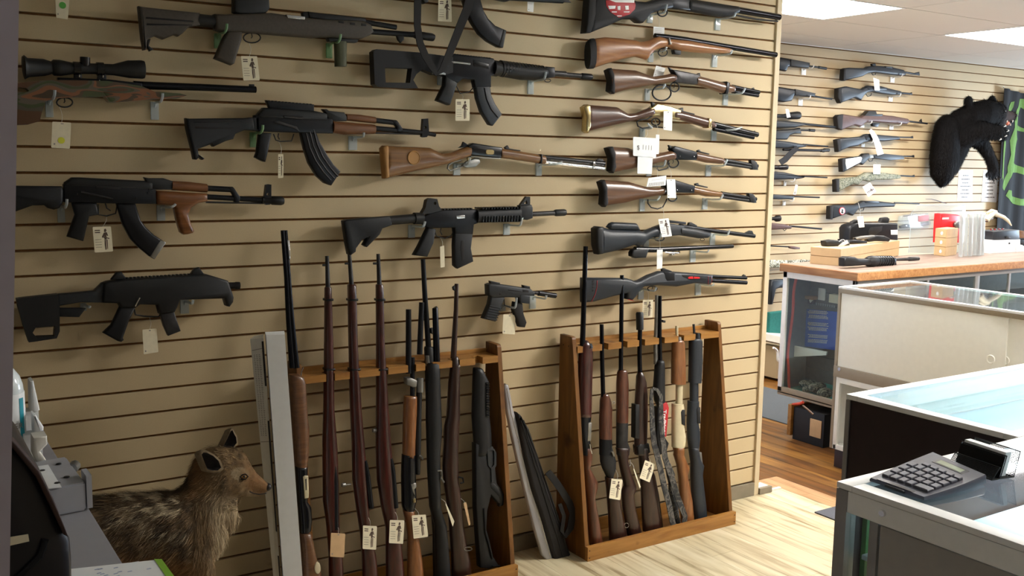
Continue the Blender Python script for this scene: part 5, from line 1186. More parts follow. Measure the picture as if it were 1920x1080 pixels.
price_tag('white tag on the scope of the scoped grey rifle beside the wall end', YB2, g3((232,590),(262,592),(282,668),(246,676)), 'plain', m='white', dy=-.04, string=g3((245,560))[0])
fargun('short dark rifle with a drooping stock, just under the scoped grey rifle', g3, ((60,800),(340,782),(400,770),(412,826),(345,828),(300,842),(275,884),(60,880)), 'black', ((400,792),(545,796)), .007, None, (('muzzle_brake','rod','black',((500,793),(550,796)),.011),))
fargun('slim grey synthetic rifle half hidden behind the wall end, above the sling', g3, ((60,880),(300,905),(450,930),(462,952),(380,966),(60,966)), 'slate_poly', ((440,930),(680,950)), .006)
g = Gun('rifle', 'rifle with a black sling hanging down beside the wall end', 'rifle', YB2, g3((400,985))[0])
g.rod('barrel', 'gunmetal', g3((250,980),(690,990)), .01, 12); g.rod('muzzle_brake', 'black', g3((610,990),(640,990),(645,985),(690,985)), [.012,.015,.015,.013], 10)
g.band('sling', 'rubber', g3((360,960),(300,1010),(240,1075))+g4((190,130)), [9,10,11,11], .003, dy=-.03)
fargun('scoped grey rifle with a tapering fore end beside the wall end, below the sling', g4, ((40,205),(250,222),(450,262),(440,275),(360,290),(40,292)), 'slate_poly', ((430,260),(672,272)), .006, None, (('scope','rod','black_gloss',((40,175),(200,175),(215,175),(270,172),(284,172)),[.014,.015,.018,.022,.02]),), [(((258,305),(276,352)), 'white bracket under the tapering fore end beside the wall end')])
fargun('slim grey rifle with a striped strip above it beside the wall end', g4, ((40,425),(250,440),(345,450),(332,484),(40,482)), 'slate_poly', ((335,454),(598,464)), .0065, None, (), [(((246,492),(270,540)), 'white bracket under the slim grey rifle with the striped strip')])
price_tag('narrow white strip printed with dark marks above a slim grey rifle', YB2, g4((358,340),(382,345),(362,438),(338,436)), 'barcode', m='white', dy=-.01)
fargun('brownish rifle with a dark barrel and round scope end beside the wall end', g4, ((40,700),(250,720),(325,745),(312,766),(40,780)), 'back_brown', ((310,740),(618,768)), .0075, None, (('scope','rod','black',((40,668),(170,668),(180,668),(212,666)),[.014,.014,.024,.024]), ('swivel','rod','black',((245,768),(262,785),(280,770)),.0025)))
g = Gun('rifle', 'small thin rifle just above the snow camouflage stock beside the wall end', 'rifle', YB2, g4((250,940))[0])
g.rod('barrel', 'gunmetal', g4((80,928),(300,940),(345,942)), .0055, 10); g.plate('fore_end', 'back_brown', g4((300,935),(345,934),(400,945),(402,962),(350,964),(310,955)), .025, .004)
fargun('snow camouflage gun partly behind the wooden counter top', g5, ((60,230),(220,234),(470,242),(440,254),(350,262),(300,285),(255,300),(60,305)), 'camo_snow', None)
fargun('dark butt stock hanging low behind the wooden counter', g5, ((118,415),(180,408),(260,408),(260,484),(190,490),(158,502),(128,640),(106,642),(108,500)), 'slate_poly', None)
# hanging blister pack
g = Gun('blister_pack', 'clear hanging blister pack with a red card inside, on the back wall', 'package', 2.10, f4((1690,260))[0])
g.rod('hang_hook', 'white', f4((1700,186),(1700,182)), .002, 6); tube_bm = bmesh.new(); q = g.w(f4((1700,184))[0]); tube(tube_bm, [q+Vector((0, -.02, 0)), q+Vector((0, .04, 0))], .0025, 6); link('wall_hook', tube_bm, 'white', g.e); g.plate('blister', 'clear_plastic', f4((1510,380),(1545,210),(1600,190),(1850,178),(1880,290),(1850,350)), .03, .006)
g.plate('card', 'red', f4((1730,205),(1850,198),(1848,262),(1732,275)), .002, .0004, dy=-.017)
g.plates('contents', 'gunmetal', [f4((1540,320),(1600,300),(1700,305),(1860,270),(1862,310),(1700,345),(1545,350))], .024, .004)
g.rods('rivet', 'chrome', [(f4((1592,318),(1600,318)), .006), (f4((1722,312),(1730,312)), .006)], 8, dy=-.014)
g.plate('header', 'back_brown', f4((1570,205),(1700,190),(1850,180),(1846,192),(1700,202),(1575,216)), .004, .0006, dy=-.008)
# paper signs
for lab, q in (('left of two white paper notices under the mounted bear, printed with seven short lines', ((405,660),(515,660),(510,905),(392,900))), ('right of two white paper notices beneath the bear paw, next to the banner', ((598,662),(712,662),(700,912),(580,906)))):
    g = Gun('paper_notice', lab, 'sign', 2.1385, f3(q[0])[0])
    g.plate('sheet', 'paper', f3(*q), .002, .0004)
    rows = []; random.seed(q[0][0])
    for k in range(7):
        y = q[0][1]+38+k*28; cx = (q[0][0]+q[1][0])/2-3-k*1.2; w = random.uniform(18, 36); x = cx-w
        while x < cx+w:
            d = random.uniform(4, 8); rows.append(f3((x, y), (x+d*.6, y-1), (x+d*.7, y+9), (x+d*.3, y+10), (x-.5, y+9))); x += d*1.25
    g.plates('print', 'ink_dark', rows, .001, .0002, dy=-.0014, kind=None)
# whip-like rod standing out from the wall
g = Gun('rod', 'thin curved brown rod sticking out from the back wall below the notices', 'rod', 2.08, f5((700,120))[0])
g.rod('rod', 'back_brown', f5((560,100),(640,100),(720,120),(800,148),(850,158)), [.0015,.003,.004,.004,.003], 6)

# black and green banner
g = Gun('banner', 'black cloth banner with bright green angular strokes on the back wall, right edge', 'banner', 2.09, f3((760,20))[0])
mat('banner_black', '#0b0e13', .8, var=.1); mat('banner_green', '#5a7f3c', .8, var=.08)
tl, bl = onY(f3((755,22))[0], 2.09), onY(f3((672,1300))[0], 2.09); W = 1.0
bm = bmesh.new(); NX, NZ = 40, 30; grid = []
def clothy(x): return 2.09-.016*math.sin((x-tl.x)*34)-.01*math.sin((x-tl.x)*13+1)
for i in range(NX+1):
    col = []
    for j in range(NZ+1):
        u, v = i/NX, j/NZ; x = (tl.x*(1-v)+bl.x*v)+u*W; z = tl.z*(1-v)+bl.z*v-.03*math.sin(u*PI)*(1-v)
        col.append(Vector((x, clothy(x), z)))
    grid.append(col)
for off in (0, .003):
    V = [[bm.verts.new(p+Vector((0, off, 0))) for p in c] for c in grid]
    for i in range(NX):
        for j in range(NZ): bm.faces.new([V[i][j], V[i+1][j], V[i+1][j+1], V[i][j+1]])
    if off == 0: V0 = V
    else:
        for i in range(NX): bm.faces.new([V0[i][0], V0[i+1][0], V[i+1][0], V[i][0]]); bm.faces.new([V0[i][-1], V0[i+1][-1], V[i+1][-1], V[i][-1]])
cl = link('cloth', bm, 'banner_black', g.e, smooth=60)
STR = [((822,130),(840,125),(832,170),(800,250),(770,300),(758,300),(775,200)), ((900,105),(930,105),(930,200),(905,170),(880,240),(868,330),(880,420),(850,520),(825,610),(790,690),(790,640),(810,540),(808,430),(835,330),(838,240),(850,190)),
       ((880,310),(930,350),(930,370),(875,350)), ((820,600),(860,615),(930,660),(930,715),(870,680),(820,680),(795,740),(768,820),(745,790),(770,730)), ((790,815),(815,820),(840,865),(880,885),(930,880),(930,940),(870,935),(800,900),(775,860)), ((745,380),(752,470),(740,560),(735,680),(745,760),(722,720),(728,600),(735,470))]
bm = bmesh.new()
for s in STR:
    P = [onY(p, 2.09) for p in f3(*s)]; n = 9
    from mathutils.geometry import delaunay_2d_cdt
    vs = [Vector((p.x, p.z)) for p in P]; xs = [v.x for v in vs]; zs = [v.y for v in vs]; L = [(v.x, v.y) for v in vs]
    def ins(p):
        c = False
        for i in range(len(L)):
            (x1, z1), (x2, z2) = L[i], L[(i+1) % len(L)]
            if (z1 > p[1]) != (z2 > p[1]) and p[0] < (x2-x1)*(p[1]-z1)/(z2-z1)+x1: c = not c
        return c
    ex = [Vector((min(xs)+(max(xs)-min(xs))*a/14, min(zs)+(max(zs)-min(zs))*b/20)) for a in range(15) for b in range(21)]
    dn2 = []
    for i in range(len(vs)):
        for k in range(5): dn2.append(vs[i].lerp(vs[(i+1) % len(vs)], k/5))
    m = len(dn2); r = delaunay_2d_cdt(dn2+[e for e in ex if ins(e)], [(i, (i+1) % m) for i in range(m)], [], 0, 1e-6)
    vv = [bm.verts.new((v.x, clothy(v.x)-.0025, v.y)) for v in r[0]]
    for f in r[2]:
        c = sum((r[0][i] for i in f), Vector((0, 0)))/len(f)
        if ins(c):
            try: bm.faces.new([vv[i] for i in f])
            except ValueError: pass
    for v in [v for v in bm.verts if not v.link_faces]: bm.verts.remove(v)
link('green_pattern', bm, 'banner_green', cl)
bm = bmesh.new(); lathe(bm, [(.006, 0), (.008, .004), (.0001, .01)], tl+Vector((.01, .012, .01)), Vector((0, -1, 0)), 10); link('pin', bm, 'chrome', g.e)

# ================================================================ animals
def blob(balls, vox, smooth_it=4):
    """one continuous body from overlapping balls: (centre, radius) or (centre, (rx,ry,rz))"""
    bm = bmesh.new()
    for c, r in balls:
        rr = r if isinstance(r, tuple) else (r, r, r)
        t = bmesh.new(); bmesh.ops.create_icosphere(t, subdivisions=3, radius=1)
        merge(bm, t, Matrix.Translation(c) @ Matrix.Diagonal((rr[0], rr[1], rr[2], 1)))
    me = bpy.data.meshes.new('b'); bm.to_mesh(me); bm.free(); ob = bpy.data.objects.new('b', me); COL.objects.link(ob)
    m = ob.modifiers.new('r', 'REMESH'); m.mode = 'VOXEL'; m.voxel_size = vox
    s = ob.modifiers.new('s', 'SMOOTH'); s.iterations = smooth_it; s.factor = .6
    dg = bpy.context.evaluated_depsgraph_get(); out = bpy.data.meshes.new_from_object(ob.evaluated_get(dg))
    bpy.data.objects.remove(ob); bpy.data.meshes.remove(me)
    b = bmesh.new(); b.from_mesh(out); bpy.data.meshes.remove(out); return b
def chain(pts, k=4):
    out = []
    for (a, ra), (b, rb) in zip(pts, pts[1:]):
        for i in range(k): t = i/k; out.append((a.lerp(b, t), ra+(rb-ra)*t))
    out.append(pts[-1]); return out
def fur_mat(name, rough=.8):
    m, nt, b = newmat(name); b.inputs['Roughness'].default_value = rough; b.inputs['Specular IOR Level'].default_value = .2
    a = nt.nodes.new('ShaderNodeAttribute'); a.attribute_name = 'fur_colour'; nt.links.new(a.outputs['Color'], b.inputs['Base Color']); return m
def fur(parent, src, n, length, width, colour, flow, mt, seed=1, lift=.35):
    """hair strands rooted on the body; one part, nobody could count them"""
    random.seed(seed); tris = []; cum = []; A = 0
    bmesh.ops.triangulate(src, faces=list(src.faces)); src.normal_update()
    for f in src.faces: A += f.calc_area(); tris.append(f); cum.append(A)
    import bisect
    V = []; F = []; C = []
    for i in range(n):
        f = tris[min(len(tris)-1, bisect.bisect(cum, random.random()*A))]
        a, b, c = [v.co for v in f.verts]; u, v = random.random(), random.random()
        if u+v > 1: u, v = 1-u, 1-v
        p = a+(b-a)*u+(c-a)*v; nn = f.normal; L = length(p)*random.uniform(.6, 1.25)
        fl = flow(p); d = fl-nn*fl.dot(nn); d = (d.normalized() if d.length > 1e-5 else Vector((0, 0, -1)))
        d = (d+nn*lift+Vector([random.uniform(-.28, .28) for _ in range(3)])).normalized()
        s = d.cross(nn); s = s.normalized()*width*random.uniform(.6, 1.3) if s.length > 1e-5 else Vector((width, 0, 0))
        q = p+d*L*.55+nn*L*.05; e = p+d*L-nn*L*.10
        k = len(V); V += [p-s-nn*.001, p+s-nn*.001, q+s*.7, q-s*.7, e]; F += [(k, k+1, k+2, k+3), (k+3, k+2, k+4)]
        cc = colour(p); tip = random.uniform(.75, 1.25); C.append(tuple(min(1, max(0, x*tip)) for x in cc))
    me = bpy.data.meshes.new('fur'); base = wloc(parent); me.from_pydata([tuple(v-base) for v in V], [], F)
    at = me.color_attributes.new('fur_colour', 'FLOAT_COLOR', 'CORNER'); li = 0
    for fi, f in enumerate(F):
        c = C[fi//2]
        for _ in f: at.data[li].color = (c[0], c[1], c[2], 1); li += 1
    me.materials.append(M[mt]); o = bpy.data.objects.new('fur', me); COL.objects.link(o); o.parent = parent; o['kind'] = 'stuff'; return o
def skin_colour(ob, colour):
    me = ob.data; base = wloc(ob); at = me.color_attributes.new('fur_colour', 'FLOAT_COLOR', 'POINT')
    for i, v in enumerate(me.vertices): c = colour(v.co+base); at.data[i].color = (c[0], c[1], c[2], 1)
fur_mat('fur'); mat('eye', '#a06a20', .08, var=0, coat=1); mat('pupil', '#050505', .05, var=0, coat=1); mat('nose', '#141112', .35, var=.1); mat('claw', '#c9c3b8', .3, var=0); mat('tongue', '#c06a50', .4, var=.1)
def L3(h): return lin(h)[:3]
def DK(c): return tuple(v*.7 for v in c)
def mixc(a, b, t): t = max(0, min(1, t)); return tuple(x*(1-t)+y*t for x, y in zip(a, b))

# --- mounted coyote
YC = -.42
def cy(x, y, dy=0):
    v = onY(e6((x, y))[0], YC); v.y += dy; return v
U = .00047
def cb(x, y, r, dy=0, sq=.85): return (cy(x, y, dy), r if isinstance(r, tuple) else (r*U, r*U*sq, r*U))
B = []
for a, b, k in (((-350,820,200),(100,800,215),4), ((100,800,215),(420,785,235),4), ((420,785,235),(680,780,248),4), ((680,780,248),(850,790,222),3), ((850,790,215),(935,790,135),3), ((200,900,190),(760,900,190),6), ((850,690,200),(940,590,170),3), ((940,590,170),(1000,470,158),4), ((1000,470,158),(1025,370,152),3), ((1025,375,148),(1115,345,124),4), ((1115,345,124),(1180,390,92),3), ((1180,390,92),(1250,434,64),4), ((1250,434,64),(1348,482,38),6), ((1080,430,134),(1160,450,92),3), ((1160,450,92),(1235,488,52),4), ((1235,488,52),(1315,518,27),5), ((1040,560,118),(1055,680,112),3), ((1000,700,110),(890,850,100),4)):
    for i in range(k+1): t = i/k; B.append(cb(*[p+(q-p)*t for p, q in zip(a, b)]))
gz = cy(860, 1000).z
def leg(x0, y0, x1, dy, back=False):
    a, b = cy(x0, y0, dy), cy(x1, 1000, dy); P = [(a, 110*U), (b, 62*U)]
    kx = -.05 if back else .02
    P += [(Vector((b.x+kx, b.y, b.z*.5)), .019), (Vector((b.x+kx*.4, b.y, .05)), .016), (Vector((b.x+kx*.4+.012, b.y, .018)), .02), (Vector((b.x+kx*.4+.04, b.y, .013)), .015)]
    return chain(P, 7)
B += leg(850, 900, 900, -.05)+leg(820, 900, 800, .055)+leg(-250, 880, -330, -.05, True)+leg(-280, 880, -420, .055, True)
B += chain([(cy(-500, 760), .05), (cy(-640, 900), .055), (cy(-720, 1060), .04)], 5)
t = empty('mounted_coyote', 'taxidermy coyote with brown and grey fur standing at lower left, nose towards the white carton', 'mounted animal', (cy(500, 700).x, YC, 0))
b = blob(B, .0065, 3)
tan, dark, pale, rust, grey = [DK(L3(h)) for h in ('#a5865c', '#1d1612', '#d6c4a2', '#a86f42', '#5a4a3a')]
hx, hz = cy(1255,432).x, cy(1255,432).z
ctr = cy(700, 600)
def px_of(p):
    d = p-CAM; w = d.dot(FW); return ((960+FPX*d.dot(RT)/w-120)*3.6, (540-FPX*d.dot(UP)/w-780)*3.6)
def coy_col(p):
    q0 = px_of(p); n1 = noise.noise(p*14)*.5+.5; n2 = noise.noise(Vector((p.x*60, p.y*40, p.z*24)))*.5+.5; n3 = noise.noise(p*38+Vector((5, 1, 2)))*.5+.5; n4 = noise.noise(p*70)*.5+.5
    q = (q0[0]+(n3-.5)*90+(n4-.5)*60, q0[1]+(n1-.5)*90+(n4-.5)*50)
    def sm(x, a, b): return max(0, min(1, (x-a)/(b-a)))
    c = mixc(mixc(grey, tan, n3*.8), dark, n2*1.3-.2)                      # flank, grizzled
    if 420 < q[0] < 800 and q[1] < 660 and n3 > .5: c = mixc(c, pale, .75*sm(n3, .5, .62))
    if n1 > .6 and n4 > .55: c = mixc(c, pale, .4)
    c = mixc(c, mixc(tan, rust, .35+.4*n4), sm(q[1], 880, 980)*.75)        # belly and legs
    c = mixc(c, mixc(tan, grey, n2), sm(q[0], 820, 930)*.75)               # shoulder
    c = mixc(c, mixc(tan, pale, .3+.7*n3), sm(q[0], 960, 1060)*sm(q[1], 500, 560)*.8)   # throat
    h = sm(q[0], 830, 900)*(1-sm(q[1], 510, 590))
    head = mixc(mixc(grey, dark, n2*1.2), tan, .15+.75*n4)
    head = mixc(head, mixc(tan, rust, n3), (1-sm(q[0], 900, 1010))*.6)
    if ((q0[0]-1190)/62)**2+((q0[1]-392)/44)**2 < 1: head = mixc(head, pale, .35)
    head = mixc(head, dark, .5*n2*sm(q[0], 1030, 1090)*(1-sm(q[0], 1130, 1180))*sm(q[1], 370, 420))
    muz = mixc(mixc(rust, tan, .3+.5*n4), grey, .3)
    muz = mixc(muz, pale, sm(q0[1]-q0[0]*.5, -130, -85)*.75)
    head = mixc(head, muz, sm(q[0], 1190, 1270))
    return mixc(c, head, h)
src = b.copy()
bd = link('body', b, 'fur', t, smooth=180); skin_colour(bd, coy_col)
def coy_flow(p):
    q = px_of(p)
    if q[0] > 1100 and q[1] < 640: return Vector((-1, 0, .35))
    if q[0] > 880 and q[1] < 560: return Vector((-.8, 0, -.5))
    if q[0] > 880: return Vector((-.3, 0, -1))
    return Vector((-1, 0, -.55))
def coy_len(p):
    q = px_of(p)
    if q[0] > 1220 and q[1] < 640: return .006
    if q[0] > 1120 and q[1] < 560: return .012
    if q[1] < 500: return .024
    if p.z < .3: return .014
    return .034
fur(t, src, 42000, coy_len, .0009, coy_col, coy_flow, 'fur', 4, .28); src.free()
mat('ear_fur', '#7d6c54', .9, var=.2, scale=80); mat('ear_dark', '#1a1513', .9, var=.2)
def ear(pts, dep, dy, tipd):
    P = [cy(x, y, dy) for x, y in pts]
    g = bmesh.new(); R0 = [g.verts.new(p) for p in P]; c = sum(P, Vector())/len(P)
    inn = [g.verts.new(p.lerp(c, .22)+Vector((0, -.002, 0))) for p in P]; deep = [g.verts.new(p.lerp(c, .45)+Vector((-.004, dep, -.004))) for p in P]; bk = [g.verts.new(p.lerp(c, .1)+Vector((-.01, .022, -.006))) for p in P]
    n = len(P)
    for i in range(n):
        j = (i+1) % n
        g.faces.new([R0[i], R0[j], inn[j], inn[i]]).material_index = 0; g.faces.new([inn[i], inn[j], deep[j], deep[i]]).material_index = 1; g.faces.new([R0[j], R0[i], bk[i], bk[j]]).material_index = 0
    g.faces.new(deep).material_index = 1; g.faces.new(bk[::-1]).material_index = 0
    return link('ear', g, ['ear_fur', 'ear_dark'], t, smooth=70)
ear([(856,196),(872,178),(900,180),(955,208),(1000,250),(1022,306),(996,330),(950,332),(908,322),(884,270)], .012, -.082, 0)
ear([(1075,225),(1108,160),(1138,96),(1152,88),(1166,120),(1184,150),(1188,200),(1160,235),(1110,240)], .008, .02, 0)
bm = bmesh.new(); c = cy(1184, 380, -.040); bmesh.ops.create_icosphere(bm, subdivisions=3, radius=.009, matrix=Matrix.Translation(c)); ey = link('eye', bm, 'eye', t, smooth=180)
bm = bmesh.new(); bmesh.ops.create_icosphere(bm, subdivisions=2, radius=.0048, matrix=Matrix.Translation(c+Vector((0, -.0058, 0)))); link('pupil', bm, 'pupil', ey, smooth=180)
bm = bmesh.new(); tube(bm, [cy(1152,392,-.043), cy(1170,368,-.047), cy(1190,362,-.047), cy(1210,380,-.045), cy(1192,396,-.047), cy(1168,398,-.047)], .0022, 6, closed=True); link('eyelid', bm, 'ear_dark', t, smooth=60)
bm = bmesh.new(); bmesh.ops.create_icosphere(bm, subdivisions=3, radius=1, matrix=Matrix.Translation(cy(1372, 478)) @ Matrix.Diagonal((.013, .015, .012, 1))); link('nose', bm, 'nose', t, smooth=180)
bm = bmesh.new(); tube(bm, [cy(1350,510,-.018), cy(1300,512,-.027), cy(1255,500,-.034), cy(1225,484,-.040)], .0016, 6); link('mouth_line', bm, 'ear_dark', t, smooth=60)

# --- mounted bear
YBR = 1.94
def br(x, y, dy=0):
    v = onY(f3((x, y))[0], YBR); v.y += dy; return v
V_ = .00107
def bb(pts, k=4, dy=0, sq=.8):
    out = []
    for a, c in zip(pts, pts[1:]):
        for i in range(k+1):
            t_ = i/k; x, y, r = [p+(q-p)*t_ for p, q in zip(a[:3], c[:3])]; d = (a[3] if len(a) > 3 else 0)*(1-t_)+(c[3] if len(c) > 3 else 0)*t_
            out.append((br(x, y, dy+d), (r*V_, min(r*V_*sq, .17), r*V_)))
    return out
B = bb([(362,345,118,.05),(345,450,122,.05),(335,570,124,.05),(332,655,112,.06),(330,725,66,.06)], 6)+bb([(420,335,112,.04),(430,400,120,.02),(410,500,100,.03),(375,620,92,.05)], 6)+bb([(420,275,88,.02),(478,232,98,-.04),(545,215,100,-.08)], 3)+bb([(545,215,102,-.08),(606,214,86,-.1),(660,236,58,-.1),(700,243,46,-.1),(738,242,38,-.1)], 4)+bb([(620,270,60,-.1),(670,305,28,-.1),(690,328,18,-.1)], 4)
B += bb([(430,400,100,-.02),(470,350,75,-.12),(540,370,55,-.2),(565,385,45,-.22)], 4)+bb([(450,350,90,.0),(545,440,62,-.04),(590,540,48,-.06),(605,620,46,-.08),(590,670,44,-.1)], 5)
for e in ((440,126),(622,124)): B += [(br(e[0], e[1], -.05), (44*V_, .028, 44*V_)), (br(e[0]+4, e[1]+32, -.05), (40*V_, .03, 36*V_))]
for p in ((530,705),(552,722),(575,732),(600,728),(622,712)): B += bb([(585,670,26,-.1),(p[0],p[1]-14,13,-.11)], 3)
t = empty('mounted_bear', 'black bear half mount with open mouth and reaching paw, left of the banner', 'mounted animal', br(330, 500, .1))
b = blob(B, .010, 3); src = b.copy()
bk_, bbr = L3('#0b090a'), L3('#3b2c28')
def bear_col(p):
    d = p-br(690, 240, -.1); return mixc(bbr, bk_, (d.length-.03)/.12)
o = link('body', b, 'fur', t, smooth=180); skin_colour(o, bear_col)
fur(t, src, 24000, lambda p: .008 if (p-br(690,250,-.1)).length < .1 else .036, .0018, bear_col, lambda p: Vector((-.3, 0, -1)), 'fur', 9, .3); src.free()
bm = bmesh.new()
for x, y, dy in ((668,290,-.135),(690,292,-.13),(705,290,-.125)): lathe(bm, [(.007, 0), (.0045, -.014), (.0003, -.024)], br(x, y-8, dy), Vector((0, 0, 1)), 8)
t1 = bmesh.new(); bmesh.ops.create_icosphere(t1, subdivisions=2, radius=1); 
bm.free(); bm = t1; bmesh.ops.transform(bm, matrix=Matrix.Translation(br(684, 298, -.115)) @ Matrix.Diagonal((.03, .022, .02, 1)), verts=bm.verts); link('tongue', bm, 'tongue', t, smooth=180)
for x, y in ((664,282),(708,280),(690,322)):
    bm = bmesh.new(); lathe(bm, [(.006, 0), (.004, -.012), (.0003, -.022)], br(x, y-6, -.14), Vector((0, 0, 1 if y < 300 else -1)), 8); link('tooth', bm, 'claw', t, smooth=60)
bm = bmesh.new(); bmesh.ops.create_icosphere(bm, subdivisions=2, radius=1, matrix=Matrix.Translation(br(742, 238, -.12)) @ Matrix.Diagonal((.02, .024, .018, 1))); link('nose', bm, 'nose', t, smooth=180)
bm = bmesh.new(); bmesh.ops.create_icosphere(bm, subdivisions=2, radius=.009, matrix=Matrix.Translation(br(618, 205, -.175))); link('eye', bm, 'pupil', t, smooth=180)
for x, y in ((522,712),(545,732),(572,745),(600,742),(624,724)):
    bm = bmesh.new(); tube(bm, [br(x, y-14, -.12), br(x-4, y-2, -.135), br(x-10, y+8, -.13)], [.008, .006, .001], 8); link('claw', bm, 'nose', t, smooth=60)
for x, y in ((510,422),(552,395),(568,357),(545,320)):
    bm = bmesh.new(); tube(bm, [br(x+10, y-4, -.25), br(x, y, -.265), br(x-14, y+8, -.262)], [.006, .005, .001], 8); link('claw', bm, 'claw', t, smooth=60)
# ================================================================ glass counters
mat('alu_white', '#f4f4f4', .35, var=.02)
mat('alu_grey', '#94918f', .4, metal=.4, var=.03)
mat('alu_tan', '#978a76', .4, metal=.15, var=.03)
mat('cream_lam', '#f6f5ec', .35, var=.015)
mat('white_lam', '#e9e8e2', .45, var=.02)
mat('dark_lam', '#2a1a1c', .45, var=.12, scale=30)
mat('grey_lam', '#a39f9b', .5, var=.03)
mat('teal_deck', '#d6e7ef', .6, var=.03)
mat('teal_cloth', '#1f6a63', .85, var=.1, scale=80)
mat('dark_slat', '#6e6963', .7, var=.08)
mat('cyan_edge', '#9fdcf2', .2, var=0, spec=.8)
mat('green_edge', '#4f8f4a', .3, var=.05)
mat('lamp_tube', '#ffffff', .5, var=0, emis='#eefaff', es=20)
def rail(bm, a, b, w, h, mi=0): pass
def showcase(t, x0, x1, y0, y1, zt, fr, glass='glass_top', w=.032, h=.035):
    """aluminium top frame and the pane it holds"""
    for nm, a, b in (('top_rail', (x0, y0, zt-h), (x1, y0+w, zt)), ('top_rail', (x0, y1-w, zt-h), (x1, y1, zt)), ('top_rail', (x0, y0+w, zt-h), (x0+w, y1-w, zt)), ('top_rail', (x1-w, y0+w, zt-h), (x1, y1-w, zt))):
        bm = bmesh.new(); bbox(bm, a, b, .0025); link(nm, bm, fr, t, smooth=40)
    bm = bmesh.new(); box(bm, (x0+w, y0+w, zt-.008), (x1-w, y1-w, zt-.002)); link('glass_top', bm, glass, t)
def part(nm, a, b, m, t, bev=.002):
    bm = bmesh.new(); bbox(bm, a, b, bev); return link(nm, bm, m, t, smooth=40)

# --- near counter
c = onZ((1569, 902), .96); X0, Y1 = c.x, c.y
t = empty('display_counter', 'near white-framed glass counter at lower right, carrying the calculator', 'counter', (X0+.6, Y1-.5, 0))
X1, Y0 = X0+1.35, Y1-1.5
showcase(t, X0, X1, Y0, Y1, .96, 'alu_white', w=.036, h=.012)
ya, yb, yc = onX((1587, 960), X0).y, onX((1629, 980), X0).y, onX((1645, 985), X0).y
part('corner_post', (X0, ya, 0), (X0+.03, Y1, .947), 'alu_grey', t)
part('side_rail', (X0+.001, Y0, .905), (X0+.02, ya, .947), 'alu_white', t)
part('side_pane', (X0+.012, yb, .1), (X0+.016, ya, .905), 'glass_side', t, .0005)
part('frame_strip', (X0+.002, yc, 0), (X0+.02, yb, .905), 'alu_grey', t)
pn = part('side_panel', (X0+.004, Y0, .05), (X0+.02, yc-.004, .902), 'grey_lam', t)
bm = bmesh.new(); q = onX((1653, 963), X0-.004); lathe(bm, [(.001, 0), (.006, .0), (.0065, .003), (.0065, .006)], q+Vector((-.001, 0, 0)), Vector((1, 0, 0)), 16); link('lock', bm, 'chrome', pn)
part('inner_post', (X0+.06, ya-.004, .1), (X0+.075, ya+.012, .9), 'green_edge', t); part('inner_post', (X0+.05, yb+.0, .1), (X0+.058, yb+.012, .9), 'cyan_edge', t)
part('back_panel', (X0+.03, Y1-.02, .0), (X1, Y1-.004, .947), 'dark_lam', t)
part('deck', (X0+.05, Y0, .80), (X1-.02, Y1-.03, .81), 'teal_deck', t); part('floor_panel', (X0+.02, Y0, .08), (X1, Y1-.02, .1), 'white_lam', t)
bm = bmesh.new(); tube(bm, [(X0+.45, Y1-.06, .925), (X1-.1, Y1-.06, .925)], .008, 10); link('lamp', bm, 'lamp_tube', t)  # extra tube along the back rail, added to brighten the deck
bm = bmesh.new(); tube(bm, [(X0+.5, Y0+.1, .925), (X1-.1, Y0+.1, .925)], .008, 10); link('lamp', bm, 'lamp_tube', t)
# --- middle counter
c = onZ((1586.7, 738.3), .96); MX, MY = c.x, c.y
t = empty('display_counter', 'middle glass counter with a dark brown end panel and pale turquoise inside', 'counter', (MX+.9, MY-.25, 0))
MX1 = MX+2.6; MY0 = Y1+.002
showcase(t, MX, MX1, MY0, MY, .96, 'alu_white', w=.036, h=.014)
part('end_panel', (MX+.004, MY0, .05), (MX+.02, MY-.012, .945), 'dark_lam', t)
part('corner_post', (MX, MY-.014, 0), (MX+.02, MY, .945), 'alu_grey', t)
part('back_panel', (MX+.02, MY-.016, .05), (MX1, MY-.002, .945), 'white_lam', t)
part('deck', (MX+.03, MY0+.02, .84), (MX1-.02, MY-.02, .85), 'teal_deck', t)
part('shelf', (MX+.03, MY-.13, .90), (MX1-.02, MY-.03, .904), 'glass_side', t)
part('toe_base', (MX+.03, MY0+.02, 0), (MX1, MY-.03, .05), 'dark_lam', t)
bm = bmesh.new(); tube(bm, [(MX+.1, MY0+.05, .925), (MX1-.1, MY0+.05, .925)], .008, 10); link('lamp', bm, 'lamp_tube', t)
# --- cream sliding-door case
c = onZ((1572.3, 536.5), .954); KX, KY = c.x, c.y; KX1 = onZ((1692, 524), .954).x; KY0 = KY-1.6
t = empty('display_counter', 'cream sliding-door display case with a glass top, in front of the wooden counter', 'counter', (KX+.3, KY-.9, 0))
showcase(t, KX, KX1, KY0, KY, .954, 'alu_white', w=.022, h=.012)
zA, zB = onX((1568, 686), KX).z, onX((1567, 706), KX).z
z1 = onX((1573, 549), KX).z
ys = onX((1886, 640), KX).y
part('upper_rail', (KX, KY0, z1), (KX+.02, KY, .942), 'alu_tan', t); part('lower_rail', (KX-.002, KY0, zB), (KX+.02, KY, zA), 'alu_tan', t)
part('corner_post', (KX+.001, KY-.016, .1), (KX+.02, KY, z1), 'alu_tan', t)
d = part('sliding_door', (KX+.006, ys, zA), (KX+.014, KY-.017, z1), 'cream_lam', t)
d2_ = part('sliding_door', (KX+.014, KY0, zA), (KX+.022, ys+.02, z1), 'cream_lam', t)
